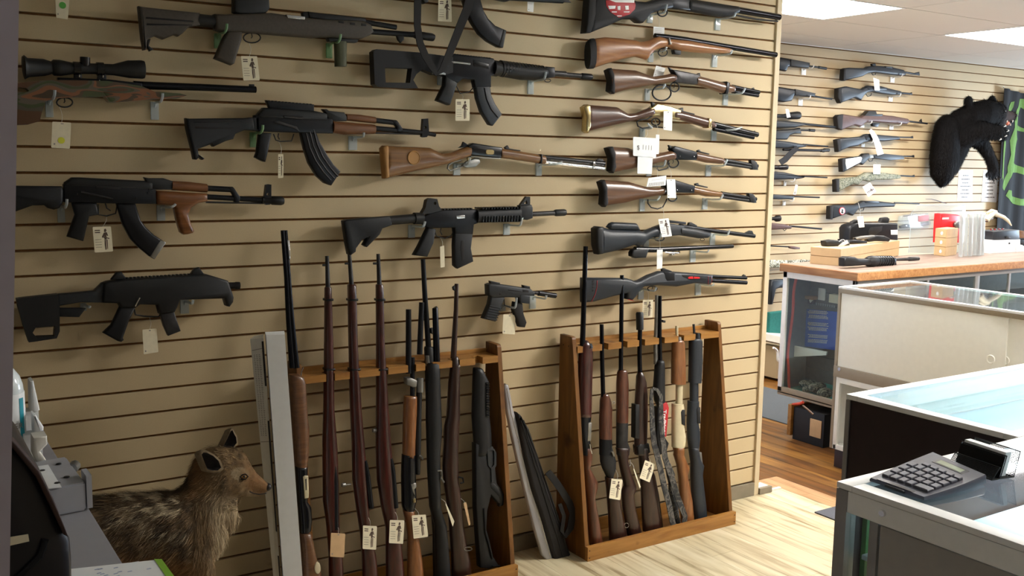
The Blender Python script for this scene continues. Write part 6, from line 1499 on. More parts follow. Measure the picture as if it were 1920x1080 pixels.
for px, dd in (((1857, 674), d), ((1884, 676), d2_)):
    q = onX(px, KX+.003 if dd is d else KX+.011); bm = bmesh.new(); lathe(bm, [(.0001, .001), (.014, .001), (.0155, -.0012), (.019, -.0016), (.021, .003)], q, Vector((1, 0, 0)), 24); link('finger_pull', bm, 'cream_lam', dd, smooth=40)
q = onX((1574, 692), KX-.002); bm = bmesh.new(); lathe(bm, [(.001, -.004), (.009, -.004), (.010, 0), (.010, .004)], q, Vector((1, 0, 0)), 14); link('lock', bm, 'chrome', t, smooth=40)
part('far_panel', (KX+.02, KY-.012, .1), (KX1, KY-.002, z1), 'dark_slat', t); part('front_pane', (KX1-.006, KY0, zB), (KX1, KY, .94), 'glass_side', t, .0005)
part('deck', (KX+.02, KY0, zA), (KX1-.006, KY-.013, zA+.012), 'white_lam', t)
sh = part('shelf', (KX+.03, KY0+.05, .78), (KX1-.03, KY-.03, .786), 'glass_side', t, .001)
part('base_frame', (KX+.002, KY-.04, .10), (KX+.02, KY-.018, zB), 'white_lam', t); part('base_rail', (KX+.002, KY0, zB-.03), (KX+.02, KY-.04, zB-.001), 'white_lam', t)
part('base_side', (KX+.03, KY-.03, .10), (KX1-.02, KY-.014, zB), 'white_lam', t); part('base_floor', (KX+.002, KY0, .1), (KX1-.02, KY-.02, .125), 'white_lam', t)
part('base_back', (KX1-.03, KY0, .12), (KX1-.02, KY-.02, zB), 'dark_slat', t)
part('toe_kick', (KX+.02, KY0, 0), (KX1-.03, KY-.02, .10), 'dark_lam', t)
# things lying inside the cream case
random.seed(21)
for k, (px, lab, m, dims) in enumerate((((1640, 546), 'small brown packet under the glass of the cream case, near its far corner', 'tan_pad', (.09, .06, .02)), ((1668, 547), 'short white upright card under the glass of the cream case', 'paper', (.008, .05, .07)), ((1690, 552), 'round clear tub under the glass of the cream case', 'card', (.07, .07, .05)), ((1722, 560), 'pale box under the glass of the cream case, left of the bright reflection', 'offwhite', (.12, .09, .04)), ((1850, 588), 'teal box under the glass of the cream case towards the right edge', 'teal_cloth', (.14, .12, .05)), ((1812, 582), 'grey box under the glass of the cream case, right of the bright reflection', 'alu_grey', (.1, .1, .05)))):
    q = onZ(px, .80); q.x = min(q.x, KX1-.1); q.y = max(q.y, KY0+.2); bm = bmesh.new(); bbox(bm, (q.x-dims[0]/2, q.y-dims[1]/2, .7862), (q.x+dims[0]/2, q.y+dims[1]/2, .7862+dims[2]), .003)
    props(link('packet', bm, m, loc=(q.x, q.y, .786)), lab, 'package')
# --- wooden-topped counter
WX, WYn, WYf, WZT = .94, .205, .73, 1.0
WX1 = 3.9
t = empty('wood_top_counter', 'far counter with a thick orange wooden top over a dark glass case', 'counter', (2.2, .44, 0))
TH = WZT-onY((1616, 527), WYn).z
part('wooden_top', (WX, WYn, WZT-TH), (WX1, WYf+.02, WZT), 'butcher', t, .004)
part('top_board', (WX+.012, WYn+.012, WZT), (WX1, WYf+.01, WZT+.0015), 'butcher_top', t, .0005)
BZ = onX((1461.7, 733), WX+.012).z
cx0 = WX+.012; zc = WZT-TH
z2 = onX((1560, 757), cx0)
part('top_rail', (cx0, WYn+.02, zc-.035), (cx0+.02, WYf, zc), 'alu_white', t)
part('bottom_rail', (cx0, WYn+.02, BZ-.01), (cx0+.02, WYf, BZ+.028), 'alu_tan', t)
part('corner_post', (cx0, WYf-.03, BZ), (cx0+.02, WYf, zc), 'alu_white', t); part('corner_post', (cx0, WYn+.02, BZ), (cx0+.02, WYn+.04, zc), 'alu_white', t)
part('end_pane', (cx0+.008, WYn+.04, BZ+.02), (cx0+.012, WYf-.03, zc-.03), 'glass_side', t, .0005)
part('back_panel', (cx0+.01, WYf-.006, BZ), (WX1, WYf, zc), 'dark_slat', t)
# dark slatted inside wall facing the end pane
bm = bmesh.new(); zz = BZ+.05
while zz < zc-.03: box(bm, (cx0+.225, WYn+.05, zz), (cx0+.235, WYf-.01, min(zz+.072, zc-.03))); zz += .0762
link('inner_slat_panel', bm, 'dark_slat', t)
part('case_floor', (cx0, WYn+.02, BZ-.02), (WX1, WYf, BZ), 'alu_tan', t); part('felt', (cx0+.02, WYn+.05, BZ), (WX1-.02, WYf-.01, BZ+.012), 'teal_cloth', t)
fx = [cx0+.02]+[onY((p, 560), WYn+.022).x for p in (1738, 1830, 1890)]+[WX1]
part('front_top_rail', (cx0, WYn+.02, zc-.03), (WX1, WYn+.035, zc), 'alu_grey', t)
for k, x in enumerate(fx[1:-1]): part('front_post', (x-.022 if k == 1 else x-.01, WYn+.021, BZ), (x+.022 if k == 1 else x+.01, WYn+.034, zc-.03), 'alu_grey', t)
part('front_pane', (cx0+.02, WYn+.024, BZ), (WX1, WYn+.028, zc-.03), 'glass_side', t, .0005)
part('front_bottom_rail', (cx0, WYn+.02, BZ-.01), (WX1, WYn+.035, BZ+.03), 'alu_grey', t)
part('inner_shelf', (cx0+.25, WYn+.06, .72), (WX1-.1, WYf-.05, .73), 'dark_slat', t)
for k, lx in enumerate((cx0+.08, 2.2, WX1-.12)):
    part('leg', (lx, WYn+.1, 0), (lx+.04, WYn+.14, BZ-.02), 'dark_lam', t) if k else part('leg', (lx+.25, WYf-.08, 0), (lx+.29, WYf-.04, BZ-.02), 'dark_lam', t)
# contents seen through the end pane
def inX(p, x): return onX(p, x)
xi = cx0+.22
tt = empty('boxed_goods', 'blue poster board with white text lines inside the glass end of the wooden counter', 'box', inX((1550, 655), xi))
mat('blue_card', '#3558c0', .5, var=.12, scale=20)
def polyX(bm, pts, x, th, mi=0):
    a = [bm.verts.new(Vector((x, inX(p, x).y, inX(p, x).z))) for p in pts]; b = [bm.verts.new(v.co+Vector((th, 0, 0))) for v in a]; n = len(pts)
    for i in range(n): bm.faces.new([a[i], a[(i+1) % n], b[(i+1) % n], b[i]])
    bm.faces.new(a); bm.faces.new(b[::-1])
bm = bmesh.new(); polyX(bm, f6((345,305),(620,330),(620,610),(320,570)), xi-.012, .012); bo = link('board', bm, 'blue_card', tt)
bm = bmesh.new(); random.seed(2)
for yb_, n in ((312, 3), (345, 3), (398, 3), (432, 3), (485, 3), (520, 3)):
    for k in range(n):
        y = yb_+k*9; x = 362+random.uniform(0, 12)
        while x < 500: d = random.uniform(5, 14); polyX(bm, f6((x, y+(x-360)*.07), (x+d, y+(x+d-360)*.07), (x+d, y+5+(x+d-360)*.07), (x, y+5+(x-360)*.07)), xi-.0135, .0008); x += d+3
link('print', bm, 'offwhite', bo)
bm = bmesh.new(); polyX(bm, f6(*ell(385, 245, 32, 26, 18)), xi-.006, .004); em = link('round_emblem', bm, 'back_brown', tt)
bm = bmesh.new(); polyX(bm, f6((372,240),(395,228),(402,240),(380,262)), xi-.0075, .001); link('emblem_mark', bm, 'white', em)
bm = bmesh.new()
for k in range(9): polyX(bm, f6((420+k*16, 258+k*2.5), (431+k*16, 259+k*2.5), (431+k*16, 276+k*2.5), (420+k*16, 275+k*2.5)), xi-.0075, .001)
link('title_print', bm, 'alu_grey', tt)
x2 = cx0+.12
t2 = empty('shelf_bracket', 'cream wedge-shaped shelf bracket inside the glass end of the wooden counter', 'bracket', inX((1490, 665), x2))
bm = bmesh.new(); polyX(bm, f6((240,565),(500,612),(495,638),(240,650)), x2, .008); link('plate', bm, 'cream_lam', t2)
# red hose / cable behind the corner post
t3 = empty('red_cable', 'orange-red cable running down inside the left corner of the glass end', 'cable', inX((1483, 600), cx0+.05))
bm = bmesh.new(); tube(bm, smoothpath([inX(p, cx0+.05) for p in f6((282,75),(262,180),(258,300),(245,420),(228,540),(218,640),(225,740),(226,820),(230,880))], 4), .0085, 8); link('cable', bm, 'red_gloss', t3, smooth=60)
mat('orange_red', '#cf4c38', .5, var=.05); t3.children[0].data.materials[0] = M['orange_red']
q = inX((1503, 742), cx0+.13)
bm = bmesh.new()
for i in range(9): a = i/8; bmesh.ops.create_icosphere(bm, subdivisions=2, radius=.03+.012*math.sin(i*1.7), matrix=Matrix.Translation((cx0+.12+.03*math.sin(i*2.1), WYf-.10-a*.17, BZ+.035+.012*math.cos(i*1.3))) @ Matrix.Diagonal((1.4, 1, .8, 1)))
props(link('camouflage_cloth', bm, 'camo', loc=(cx0+.12, WYf-.18, BZ+.012), smooth=60), 'crumpled camouflage cloth on the green felt inside the glass end', 'cloth')

# --- under the wooden counter
q = onZ((1503, 835), 0)
t = empty('toolbox', 'dark open toolbox with a tan patch standing on the brown floor under the wooden counter', 'toolbox', (1.05, .5, 0))
part('body', (.93, .36, 0), (1.28, .58, .19), 'black', t, .004)
part('patch', (.925, .375, .05), (.931, .455, .15), 'card_brown', t); part('wooden_end', (.915, .585, .02), (1.2, .61, .2), 'pine', t)
bm = bmesh.new(); P = [onX(p, .93) for p in ((1486, 758), (1500, 757), (1506, 754))]; tube(bm, P, [.006, .009, .009], 8); bm2 = bmesh.new()
props(link('plier_handle', bm, 'orange_red', loc=P[1], smooth=50), 'red tool handle sticking out over the dark toolbox', 'tool')
bm2.free(); bm = bmesh.new(); P = [onX(p, .93) for p in ((1505, 760), (1515, 768), (1525, 777))]; tube(bm, P, .006, 8); props(link('wooden_rod', bm, 'honey', loc=P[1], smooth=50), 'thin yellow wooden rod lying across the top of the dark toolbox', 'rod')

# --- behind the counter: cream desk, green pad
t = empty('office_chair', 'cream chair with a green pad, half hidden between wall end and wooden counter', 'chair', onZ((1446, 707), 0))
def YP(bm, pts, y, th): plate_w(bm, [(onY(p, y).x, onY(p, y).z) for p in pts], y, th, .006)
yq = 1.75
bm = bmesh.new(); YP(bm, P0((1439,586),(1475,582),(1474,628),(1437,624)), yq+.1, .05); link('back_pad', bm, 'teal_cloth', t)
bm = bmesh.new(); YP(bm, P0((1438,626),(1478,628),(1478,646),(1456,645),(1436,638)), yq, .3); link('seat', bm, 'cream_lam', t)
bm = bmesh.new(); YP(bm, P0((1434,646),(1478,650),(1478,712),(1432,704)), yq+.05, .25); link('base', bm, 'slat', t)
bm = bmesh.new(); tube(bm, smoothpath([onY(p, yq-.14) for p in ((1450,652),(1457,658),(1458,672),(1460,677),(1468,680))], 3), .009, 8); link('arm_bracket', bm, 'white', t)

# ================================================================ goods on the wooden counter
def quadbox(name, lab, cat, a, b, c, z, h, m, group=None, parent=None, up=0):
    """a,b,c: px of left, near and right bottom corners at height z"""
    A, B, C = [onZ(p, z)+Vector((0, 0, up)) for p in (a, b, c)]; D = A+C-B
    bm = bmesh.new(); o = [A, B, C, D]; rings(bm, [[p.copy() for p in o], [p+Vector((0, 0, h)) for p in o]])
    bmesh.ops.recalc_face_normals(bm, faces=bm.faces); bmesh.ops.bevel(bm, geom=list(bm.edges), offset=.002, segments=2, affect='EDGES')
    ob = link(name, bm, m, parent, loc=(A+C)/2 if parent is None else None, smooth=40)
    if parent is None: props(ob, lab, cat, group)
    return ob, A, B, C
mat('kraft', '#c4a57c', .7, var=.05, scale=20)
zt = WZT+.0016
_, A, B, C = quadbox('cardboard_box', 'lower of two flat tan cardboard boxes stacked on the wooden counter', 'box', f4((530,745))[0], f4((868,775))[0], f4((1530,655))[0], zt, .048, 'kraft')
BOXY = (A.y+B.y)/2
quadbox('cardboard_box', 'upper of two flat tan cardboard boxes stacked on the wooden counter, under a pistol', 'box', f4((530,745))[0], f4((868,775))[0], f4((1530,655))[0], zt, .048, 'kraft', up=.0495)
z3 = zt+.098
yy = onZ(f4((760,548))[0], z3).y
g = Gun('pistol', 'black pistol lying on the upper cardboard box beside a folded paper tag', 'pistol', yy, f4((760,510))[0])
g.plate('slide', 'black', f4((680,490),(760,475),(870,485),(900,520),(850,549),(690,549)), .05, .008)
g.plate('barrel', 'gunmetal', f4((860,470),(960,480),(960,545),(870,549)), .03, .006)
g = Gun('price_tag', 'folded paper tag leaning on the black pistol on the cardboard box', 'tag', yy-.045, f4((900,520))[0])
g.plate('card', 'card', f4((850,549),(900,505),(950,480),(968,515),(910,545)), .002, .0004); g.rod('string', 'white', f4((860,500),(880,480),(905,475),(930,490)), .0015, 6)
yy2 = yy+.06
g = Gun('pistol', 'grey and black handgun lying on the upper cardboard box, right of the folded tag', 'pistol', yy2, f4((1100,500))[0])
g.plate('frame', 'gunmetal', f4((930,490),(1010,475),(1150,485),(1150,525),(1000,527),(940,520)), .04, .008)
g.plate('slide', 'dull_steel', f4((1030,455),(1120,435),(1240,425),(1250,445),(1150,470),(1040,478)), .03, .006)
g.plate('grip', 'black', f4((1150,470),(1260,425),(1350,430),(1420,465),(1400,498),(1250,492),(1180,500)), .035, .008)
g = Gun('upper_receiver', 'black rifle upper with a ribbed round handguard lying in front of the cardboard boxes', 'rifle part', onZ(f4((1200,778))[0], zt).y, f4((1200,720))[0])
g.plate('receiver', 'black', f4((885,680),(920,664),(1010,668),(1050,690),(1190,690),(1200,760),(1100,762),(1000,770),(885,775)), .05, .01)
hg = g.rod('handguard', 'black', f4((1165,722),(1200,722),(1225,722),(1260,716),(1450,716),(1468,712)), [.022,.032,.034,.030,.028,.022], 18)
g.rods('handguard_rib', 'black_gloss', [(f4((x,717),(x+6,717)), .0315) for x in range(1275, 1450, 26)], 16, par=hg)
g.rod('front_sight', 'black', f4((1490,680),(1490,715),(1482,765),(1500,765),(1492,720)), .0045, 6)
g.rod('barrel', 'worn_steel', f4((1465,702),(1640,696),(1645,695),(1750,690)), [.009,.009,.013,.012], 12)
# gun case standing behind the boxes
g = Gun('gun_case', 'hard black case with two handles and a white sticker standing behind the cardboard boxes', 'case', onZ(f4((1200,498))[0], z3).y+.16, f4((1200,400))[0])
g.plate('shell', 'gunmetal', f4((915,345),(940,310),(1000,285),(1300,285),(1455,285),(1462,300),(1462,760),(915,760)), .09, .012)
g.plate('handle', 'rubber', f4((985,300),(1000,270),(1040,250),(1090,255),(1100,290),(1050,275),(1020,300)), .03, .006)
g.plate('handle', 'rubber', f4((1310,280),(1330,230),(1390,222),(1412,240),(1400,282)), .03, .006)
g.plate('sticker', 'paper', f4((1372,362),(1450,360),(1450,415),(1375,415)), .002, .0004, dy=-.047)
g.plate('recess', 'black', f4((1150,335),(1280,320),(1270,370),(1200,420),(1130,440),(1120,380)), .002, .0004, dy=-.0455)
price_tag('white tag hanging over the left handle of the hard black case', g.Y-.05, f4((1060,215),(1130,210),(1145,335),(1085,340)), 'plain', m='white')
# stack of three small cartons with round seals
for k in range(3):
    zz = zt+k*.0585
    L = ('lowest', 'middle', 'top')[k]
    o, A, B, C = quadbox('small_carton', '%s of three small tan cartons with round white seals' % L, 'box', f5((668,872))[0], f5((825,893))[0], f5((985,868))[0], zt, .0575, 'kraft')
    o.location.z += k*.0585; o['group'] = 'small tan cartons stacked by the clear tubes'
    nrm = (B-A).cross(Vector((0, 0, 1))).normalized(); nrm = nrm if nrm.dot(CAM-A) > 0 else -nrm; cpt = A.lerp(B, .58)+Vector((0, 0, .029))+nrm*.0012
    if k == 0: pass
    bm = bmesh.new(); lathe(bm, [(.0001, 0), (.012, 0), (.0125, -.001)], cpt+Vector((0, 0, k*.0585)), nrm, 18); sl = link('seal', bm, 'white', o)
    bm = bmesh.new(); tube(bm, [cpt+Vector((0, 0, k*.0585))+nrm*.0004+((B-A).normalized()*math.cos(a)+Vector((0, 0, 1))*math.sin(a))*.0105 for a in [i*PI/8 for i in range(16)]], .0007, 5, closed=True); link('seal_ring', bm, 'ink_grey', sl)
yb = onZ(f5((900,880))[0], zt).y+.10
g = Gun('red_box', 'red packaging with a grey object, behind the three small tan cartons', 'package', yb+.06, f5((800,420))[0])
g.plate('card', 'red_gloss', f5((722,300),(760,292),(960,310),(1010,330),(1015,700),(700,700),(712,420)), .05, .004)
bm = bmesh.new(); a = g.w(f5((738,368))[0], -.027); text_mesh(bm, 'Marlin', a, Vector((1, 0, 0)), Vector((0, 0, 1)), .021, bold=True) if False else bbox(bm, (a.x, a.y-.001, a.z-.004), (a.x+.07, a.y+.001, a.z+.008), .0005); link('title_print', bm, 'white', g.e)
g.plate('contents', 'dull_steel', f5(*ell(935, 450, 48, 52, 14)), .02, .006, dy=-.035)
g = Gun('display_bin', 'clear acrylic display bin around the tan cartons and clear tubes', 'display bin', yb-.02, f5((1000,500))[0])
g.plate('front_panel', 'clear_plastic', f5((640,300),(720,200),(760,180),(1390,190),(1395,400),(1370,880),(600,868)), .003, .0006, dy=.15)
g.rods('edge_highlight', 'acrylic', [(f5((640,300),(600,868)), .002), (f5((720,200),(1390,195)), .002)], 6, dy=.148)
for k, x in enumerate((1060, 1125, 1190, 1250, 1310, 1355)):
    yk = onZ(f5((1200,885))[0], zt).y+.02*(k % 2)
    a = onY(f5((x, 300+6*(k % 3)))[0], yk); b = onY(f5((x-18, 872))[0], yk); b.z = zt
    bm = bmesh.new(); tube(bm, [b, a], .013, 14)
    tb = empty('clear_tube', 'tall clear tube with a white cap on the wooden counter, %s' % ('first from the left', 'second from the left', 'third from the left', 'third from the right', 'second from the right', 'rightmost')[k], 'tube', b, 'clear tubes standing on the wooden counter')
    link('tube_wall', bm, 'acrylic', tb, smooth=50)
    bm = bmesh.new(); tube(bm, [a, a+Vector((0, 0, .012))], .0145, 14); link('cap', bm, 'white', tb, smooth=50)
    bm = bmesh.new(); tube(bm, [b+Vector((0, 0, .01)), a-Vector((0, 0, .02))], .0075, 8); link('rod_inside', bm, ('back_brown', 'alu_grey')[k % 2], tb, smooth=50)
yw = onZ(f5((1500,850))[0], zt).y
g = Gun('white_box', 'white box with a small dark catch, under the grey metal box, right edge', 'box', yw+.06, f5((1500,760))[0])
g.plate('body', 'white', f5((1335,655),(1755,648),(1752,840),(1345,856)), .12, .004)
g.rod('catch', 'black', f5((1590,700),(1600,700)), .006, 8, dy=-.062)
g = Gun('metal_box', 'grey metal box with a row of shiny studs on top of the white box', 'box', yw+.06, f5((1500,600))[0])
g.plate('body', 'slate_poly', f5((1378,540),(1740,515),(1745,640),(1740,648),(1380,660)), .12, .005)
[g.rod('stud', 'chrome', f5((x, 516-(x-1400)*.03),(x+18, 515-(x-1400)*.03)), .006, 8, dy=-.03) for x in (1405, 1460, 1515, 1565)]
g.rod('latch', 'black', f5((1540,620),(1570,622),(1600,628)), [.004,.01,.006], 8, dy=-.062)
g = Gun('antler', 'pale curved antler lying on top of the goods in front of the banner', 'antler', yw+.14, f5((1500,350))[0])
g.rod('beam', 'card', f5((1395,395),(1440,330),(1500,290),(1560,320),(1640,350),(1700,400),(1745,465)), [.02,.022,.018,.015,.013,.011,.004], 10)
g.rod('tine', 'card', f5((1400,290),(1470,260),(1530,280)), [.006,.012,.014], 8)
g.plate('skull_base', 'back_brown', f5((1390,360),(1450,340),(1480,360),(1400,415)), .03, .006)
g = Gun('folded_paper', 'loose white papers with a blue tint at the right edge beyond the white box', 'paper', yw+.02, f5((1850,780))[0])
g.plate('sheet', 'paper', f5((1760,720),(1850,730),(1960,800),(1960,830),(1765,830)), .05, .003)
g = Gun('wooden_tray', 'brown wooden tray with dark items at the right edge, before the banner', 'tray', yw+.22, f5((1850,600))[0])
g.plate('tray', 'honey', f5((1740,520),(2000,560),(2000,650),(1760,625)), .1, .004); g.plate('items', 'black', f5((1770,640),(1850,650),(2000,660),(2000,720),(1770,720)), .08, .008)

# ================================================================ on the near counter
zn = .9605
# calculator: px corners on the glass
def Zp(p, z=zn): return onZ(f8(p)[0], z)
c0, c1_, c2_, c3_ = Zp((305,480)), Zp((650,605)), Zp((1040,495)), Zp((700,345))
mat('calc_grey', '#4b4c5a', .4, var=.04); mat('calc_key', '#61626f', .45, var=.03); mat('lcd', '#9aa58d', .25, var=.02)
t = empty('calculator', 'large grey desk calculator lying on the near glass counter', 'calculator', (c0+c2_)/2)
def cal(u, v, h=0): p = c0*(1-u)*(1-v)+c1_*u*(1-v)+c2_*u*v+c3_*(1-u)*v; return Vector((p.x, p.y, zn+.007+v*.011+h))
def bulge(v): return .035*math.sin(PI*v)
bm = bmesh.new(); outl = []
for k in range(9): v = k/8; outl.append((1+bulge(v), v))
for k in range(9): v = 1-k/8; outl.append((-bulge(v)*.4, v))
lo_ = [cal(u, v) for u, v in outl]; rings(bm, [[Vector((p.x, p.y, zn+.001)) for p in lo_], [p-Vector((0, 0, .003)) for p in lo_], [cal(.5+(u-.5)*.975, .5+(v-.5)*.985) for u, v in outl]])
body = link('case', bm, 'calc_grey', t, smooth=40)
def cbox(nm, u0, u1, v0, v1, h0, h1, m, par):
    bm = bmesh.new(); q = lambda k: [cal(u, v, k) for u, v in ((u0, v0), (u1, v0), (u1, v1), (u0, v1))]
    s = lambda: None
    rings(bm, [q(h0), q(h1-.0015), [cal((u0+u1)/2+(u-(u0+u1)/2)*.86, (v0+v1)/2+(v-(v0+v1)/2)*.86, h1) for u, v in ((u0, v0), (u1, v0), (u1, v1), (u0, v1))]])
    return link(nm, bm, m, par, smooth=30)
cbox('display', .26, .76, .80, .90, .0, .001, 'lcd', t); cbox('display_frame', .2, .82, .775, .925, -.001, .0006, 'gunmetal', t)
cbox('front_lip', .08, .8, .01, .06, -.001, .001, 'gunmetal', t)
vs_ = [.12, .245, .37, .495, .62]
for r, v0 in enumerate(vs_):
    for k in range(6):
        if r == 4 and k in (0,): continue
        u0 = .08+k*.145; wide = .115
        if r == 0 and k == 4: wide = .26
        if r == 0 and k == 5: continue
        cbox('key', u0, u0+wide, v0, v0+(.10 if r < 4 else .06), 0, .005, 'calc_key', t)
cbox('front_notch', .3, .66, -.012, .0, -.006, -.001, 'black', t)
# mesh card holder
t = empty('card_holder', 'black wire mesh business card holder with white cards on the near counter', 'card holder', Zp((1020, 420)))
mat('wire', '#15161a', .4, var=0)
def wp(p, h=0): v = Zp(p); return Vector((v.x, v.y, zn+h))
Lp, Rp = wp((800,380)), wp((1080,480)); bx = (Rp-Lp).normalized(); by = Vector((0, 0, 1)).cross(bx); W = (Rp-Lp).length
def mesh_panel(bm, o, ux, uy, w, h, n1, n2):
    for i in range(n1+1): tube(bm, [o+ux*w*i/n1, o+ux*w*i/n1+uy*h], .0006, 4)
    for j in range(n2+1): tube(bm, [o+uy*h*j/n2, o+ux*w+uy*h*j/n2], .0006, 4)
H = .052
for nm, o, uy, h, n2 in (('front_mesh', Lp, (by*.2+Vector((0, 0, .25))).normalized(), .03, 7), ('base_mesh', Lp, by, .06, 12), ('back_mesh', Lp+by*.06, (by*.25+Vector((0, 0, 1))).normalized(), H, 12), ('middle_mesh', Lp+by*.022, (by*.3+Vector((0, 0, 1))).normalized(), H*.9, 12)):
    bm = bmesh.new(); mesh_panel(bm, o+Vector((0, 0, .002)), bx, uy, W, h, 34, int(n2*1.4)); link(nm, bm, 'wire', t)
    P = [o, o+uy*h, o+uy*h+bx*W, o+bx*W]; bm = bmesh.new(); tube(bm, [p+Vector((0, 0, .002)) for p in P], .0016, 6, closed=True); link('rim', bm, 'wire', t)
bm = bmesh.new(); uz = (by*.3+Vector((0, 0, 1))).normalized(); obox(bm, Lp+by*.026+bx*W*.5+Vector((0, 0, .024))+uz*0, bx, by, uz, W*.49, .0008, .022); link('divider', bm, 'gunmetal', t)
bm = bmesh.new(); c = Lp+by*.040+bx*W*.5+Vector((0, 0, .029)); uz = (by*.27+Vector((0, 0, 1))).normalized()
obox(bm, c, bx, by, uz, W*.46, .008, .0245); props(link('business_cards', bm, 'paper', loc=c), 'stack of white business cards held in the wire mesh holder', 'cards')

# ================================================================ the desk at lower left
DX = -3.152; DZ = .90
t = empty('desk', 'grey laminate desk at the lower left edge running towards the wall', 'desk', (-3.6, -1.2, 0))
mat('desk_grey', '#8e8d92', .45, var=.02)
part('top', (-4.3, -2.05, DZ-.03), (DX, -.42, DZ), 'desk_grey', t, .004)
part('front_panel', (DX-.03, -2.0, 0), (DX-.012, -.70, DZ-.03), 'desk_grey', t); part('end_panel', (-4.25, -.70, 0), (DX-.03, -.68, DZ-.03), 'desk_grey', t)
pq = [onZ(p, DZ+.004) for p in P0((120,1066),(289,1048),(326,1082),(420,1180),(150,1230))]
t = empty('side_table', 'grey table surface under the white paper at the bottom left, below the desk corner', 'table', (-3.0, -1.9, 0))
part('top', (DX+.001, -2.6, DZ-.03), (pq[1].x-.02, pq[1].y+.02, DZ-.002), 'desk_grey', t); part('leg_panel', (DX+.01, -2.55, 0), (DX+.03, pq[1].y-.05, DZ-.03), 'desk_grey', t)
mat('lime', '#86b53c', .5, var=.03)
def sheet(bm, P, z0, z1):
    rings(bm, [[Vector((p.x, p.y, z0)) for p in P], [Vector((p.x, p.y, z1)) for p in P]])
t = empty('printed_sheet', 'white printed sheet with a lime green border lying at the bottom left', 'paper', pq[0])
bm = bmesh.new(); sheet(bm, pq, DZ+.001, DZ+.0022); sh = link('sheet', bm, 'paper', t)
gq = [onZ(p, DZ+.003) for p in P0((289,1048),(303,1048),(328,1082),(440,1190),(420,1190),(312,1082))]; bm = bmesh.new(); sheet(bm, gq, DZ+.0024, DZ+.0030); link('green_border', bm, 'lime', t)
bm = bmesh.new(); random.seed(8)
for k in range(14):
    p = onZ((175+random.uniform(0, 100), 1062+random.uniform(0, 20)), DZ+.003); sheet(bm, [p, p+Vector((.006, .001, 0)), p+Vector((.007, -.0015, 0)), p+Vector((0, -.002, 0))], DZ+.0023, DZ+.0027)
mat('pale_blue_ink', '#a9b4d2', .6, var=0); link('print', bm, 'pale_blue_ink', t)
# grey latch box
P_, Q_ = onZ((104, 969), DZ+.001), onZ((162, 957), DZ+.001); zz = onY((157, 905), Q_.y).z
bk = onZ((121, 856), zz); dv = Vector((bk.x-onZ((157, 905), zz).x, bk.y-onZ((157, 905), zz).y, 0))
t = empty('lock_box', 'grey plastic box with black screws and a white label lying on the desk', 'box', (P_+Q_)/2)
mat('plastic_grey', '#a2a4ac', .4, var=.03)
A_ = P_-(Q_-P_)*.75
bm = bmesh.new(); o = [A_, Q_, Q_+dv, A_+dv]; rings(bm, [[Vector((p.x, p.y, DZ+.001)) for p in o], [Vector((p.x, p.y, zz)) for p in o]]); bmesh.ops.recalc_face_normals(bm, faces=bm.faces); bmesh.ops.bevel(bm, geom=list(bm.edges), offset=.003, segments=2, affect='EDGES'); link('body', bm, 'plastic_grey', t, smooth=40)
bm = bmesh.new(); e = (Q_-P_).normalized(); o = [Q_+e*.002, Q_+e*.012, Q_+e*.012+dv*.25, Q_+e*.002+dv*.25]; rings(bm, [[Vector((p.x, p.y, DZ+.004)) for p in o], [Vector((p.x, p.y, zz+.012)) for p in o]]); link('flange', bm, 'plastic_grey', t)
bm = bmesh.new(); q4 = [onZ(p, zz+.001) for p in e7((158,598),(212,590),(272,690),(200,697))]; sheet(bm, q4, zz+.0002, zz+.0012); lb = link('label', bm, 'paper', t)
for px in ((258,588),(293,645),(186,617),(252,672)):
    bm = bmesh.new(); lathe(bm, [(.0001, .0016), (.005, .0016), (.006, 0)], onZ(e7(px)[0], zz+.0005), Vector((0, 0, 1)), 10); link('screw', bm, 'black', t)
q = onZ(e7((335,600))[0], zz-.01); bm = bmesh.new(); tube(bm, [q+Vector((-.01, -.012, 0)), q+Vector((.0, .012, 0))], .011, 10); link('latch', bm, 'dull_steel', t, smooth=50)
# sanitiser bottle
qb = onZ((17, 880), DZ+.001); rb = abs(onZ((57, 880), DZ+.001).x-qb.x)*.93
ztop = onY((20, 668), qb.y).z; zs = onY((35, 708), qb.y).z; zl = onY((35, 712), qb.y).z
t = empty('sanitizer_bottle', 'clear hand sanitizer bottle with a white label and teal stripe at the left edge', 'bottle', qb)
mat('bottle_clear', '#dfe6e8', .12, var=0, spec=.8)
bm = bmesh.new(); hh = zs-DZ; lathe(bm, [(rb*.92, 0), (rb, .006), (rb, hh-.03), (rb*.96, hh-.015), (rb*.8, hh+.004), (rb*.5, hh+.02), (rb*.34, hh+.026), (rb*.34, hh+.05)], qb, Vector((0, 0, 1)), 28); link('bottle_body', bm, 'bottle_clear', t, smooth=50)
bm = bmesh.new(); lathe(bm, [(rb*.4, hh+.03), (rb*.4, hh+.055), (rb*.12, hh+.058), (rb*.12, hh+.085), (rb*.3, hh+.087), (rb*.3, hh+.1)], qb, Vector((0, 0, 1)), 16); link('pump', bm, 'white', t, smooth=50)
def arcband(bm, a0, a1, z0, z1, r, n=12):
    A = []; 
    for i in range(n+1):
        a = math.radians(a0+(a1-a0)*i/n); A.append([qb+Vector((math.cos(a)*k, math.sin(a)*k, z)) for k, z in ((r, z0), (r, z1), (r-.001, z1), (r-.001, z0))])
    rings(bm, A)
bm = bmesh.new(); arcband(bm, -150, 10, .02, hh-.03, rb+.0008, 20); lb = link('label', bm, 'paper', t, smooth=50)
mat('teal_stripe', '#1b93a5', .4, var=0); bm = bmesh.new(); arcband(bm, -52, -34, .022, hh-.04, rb+.0018, 6); link('stripe', bm, 'teal_stripe', lb)
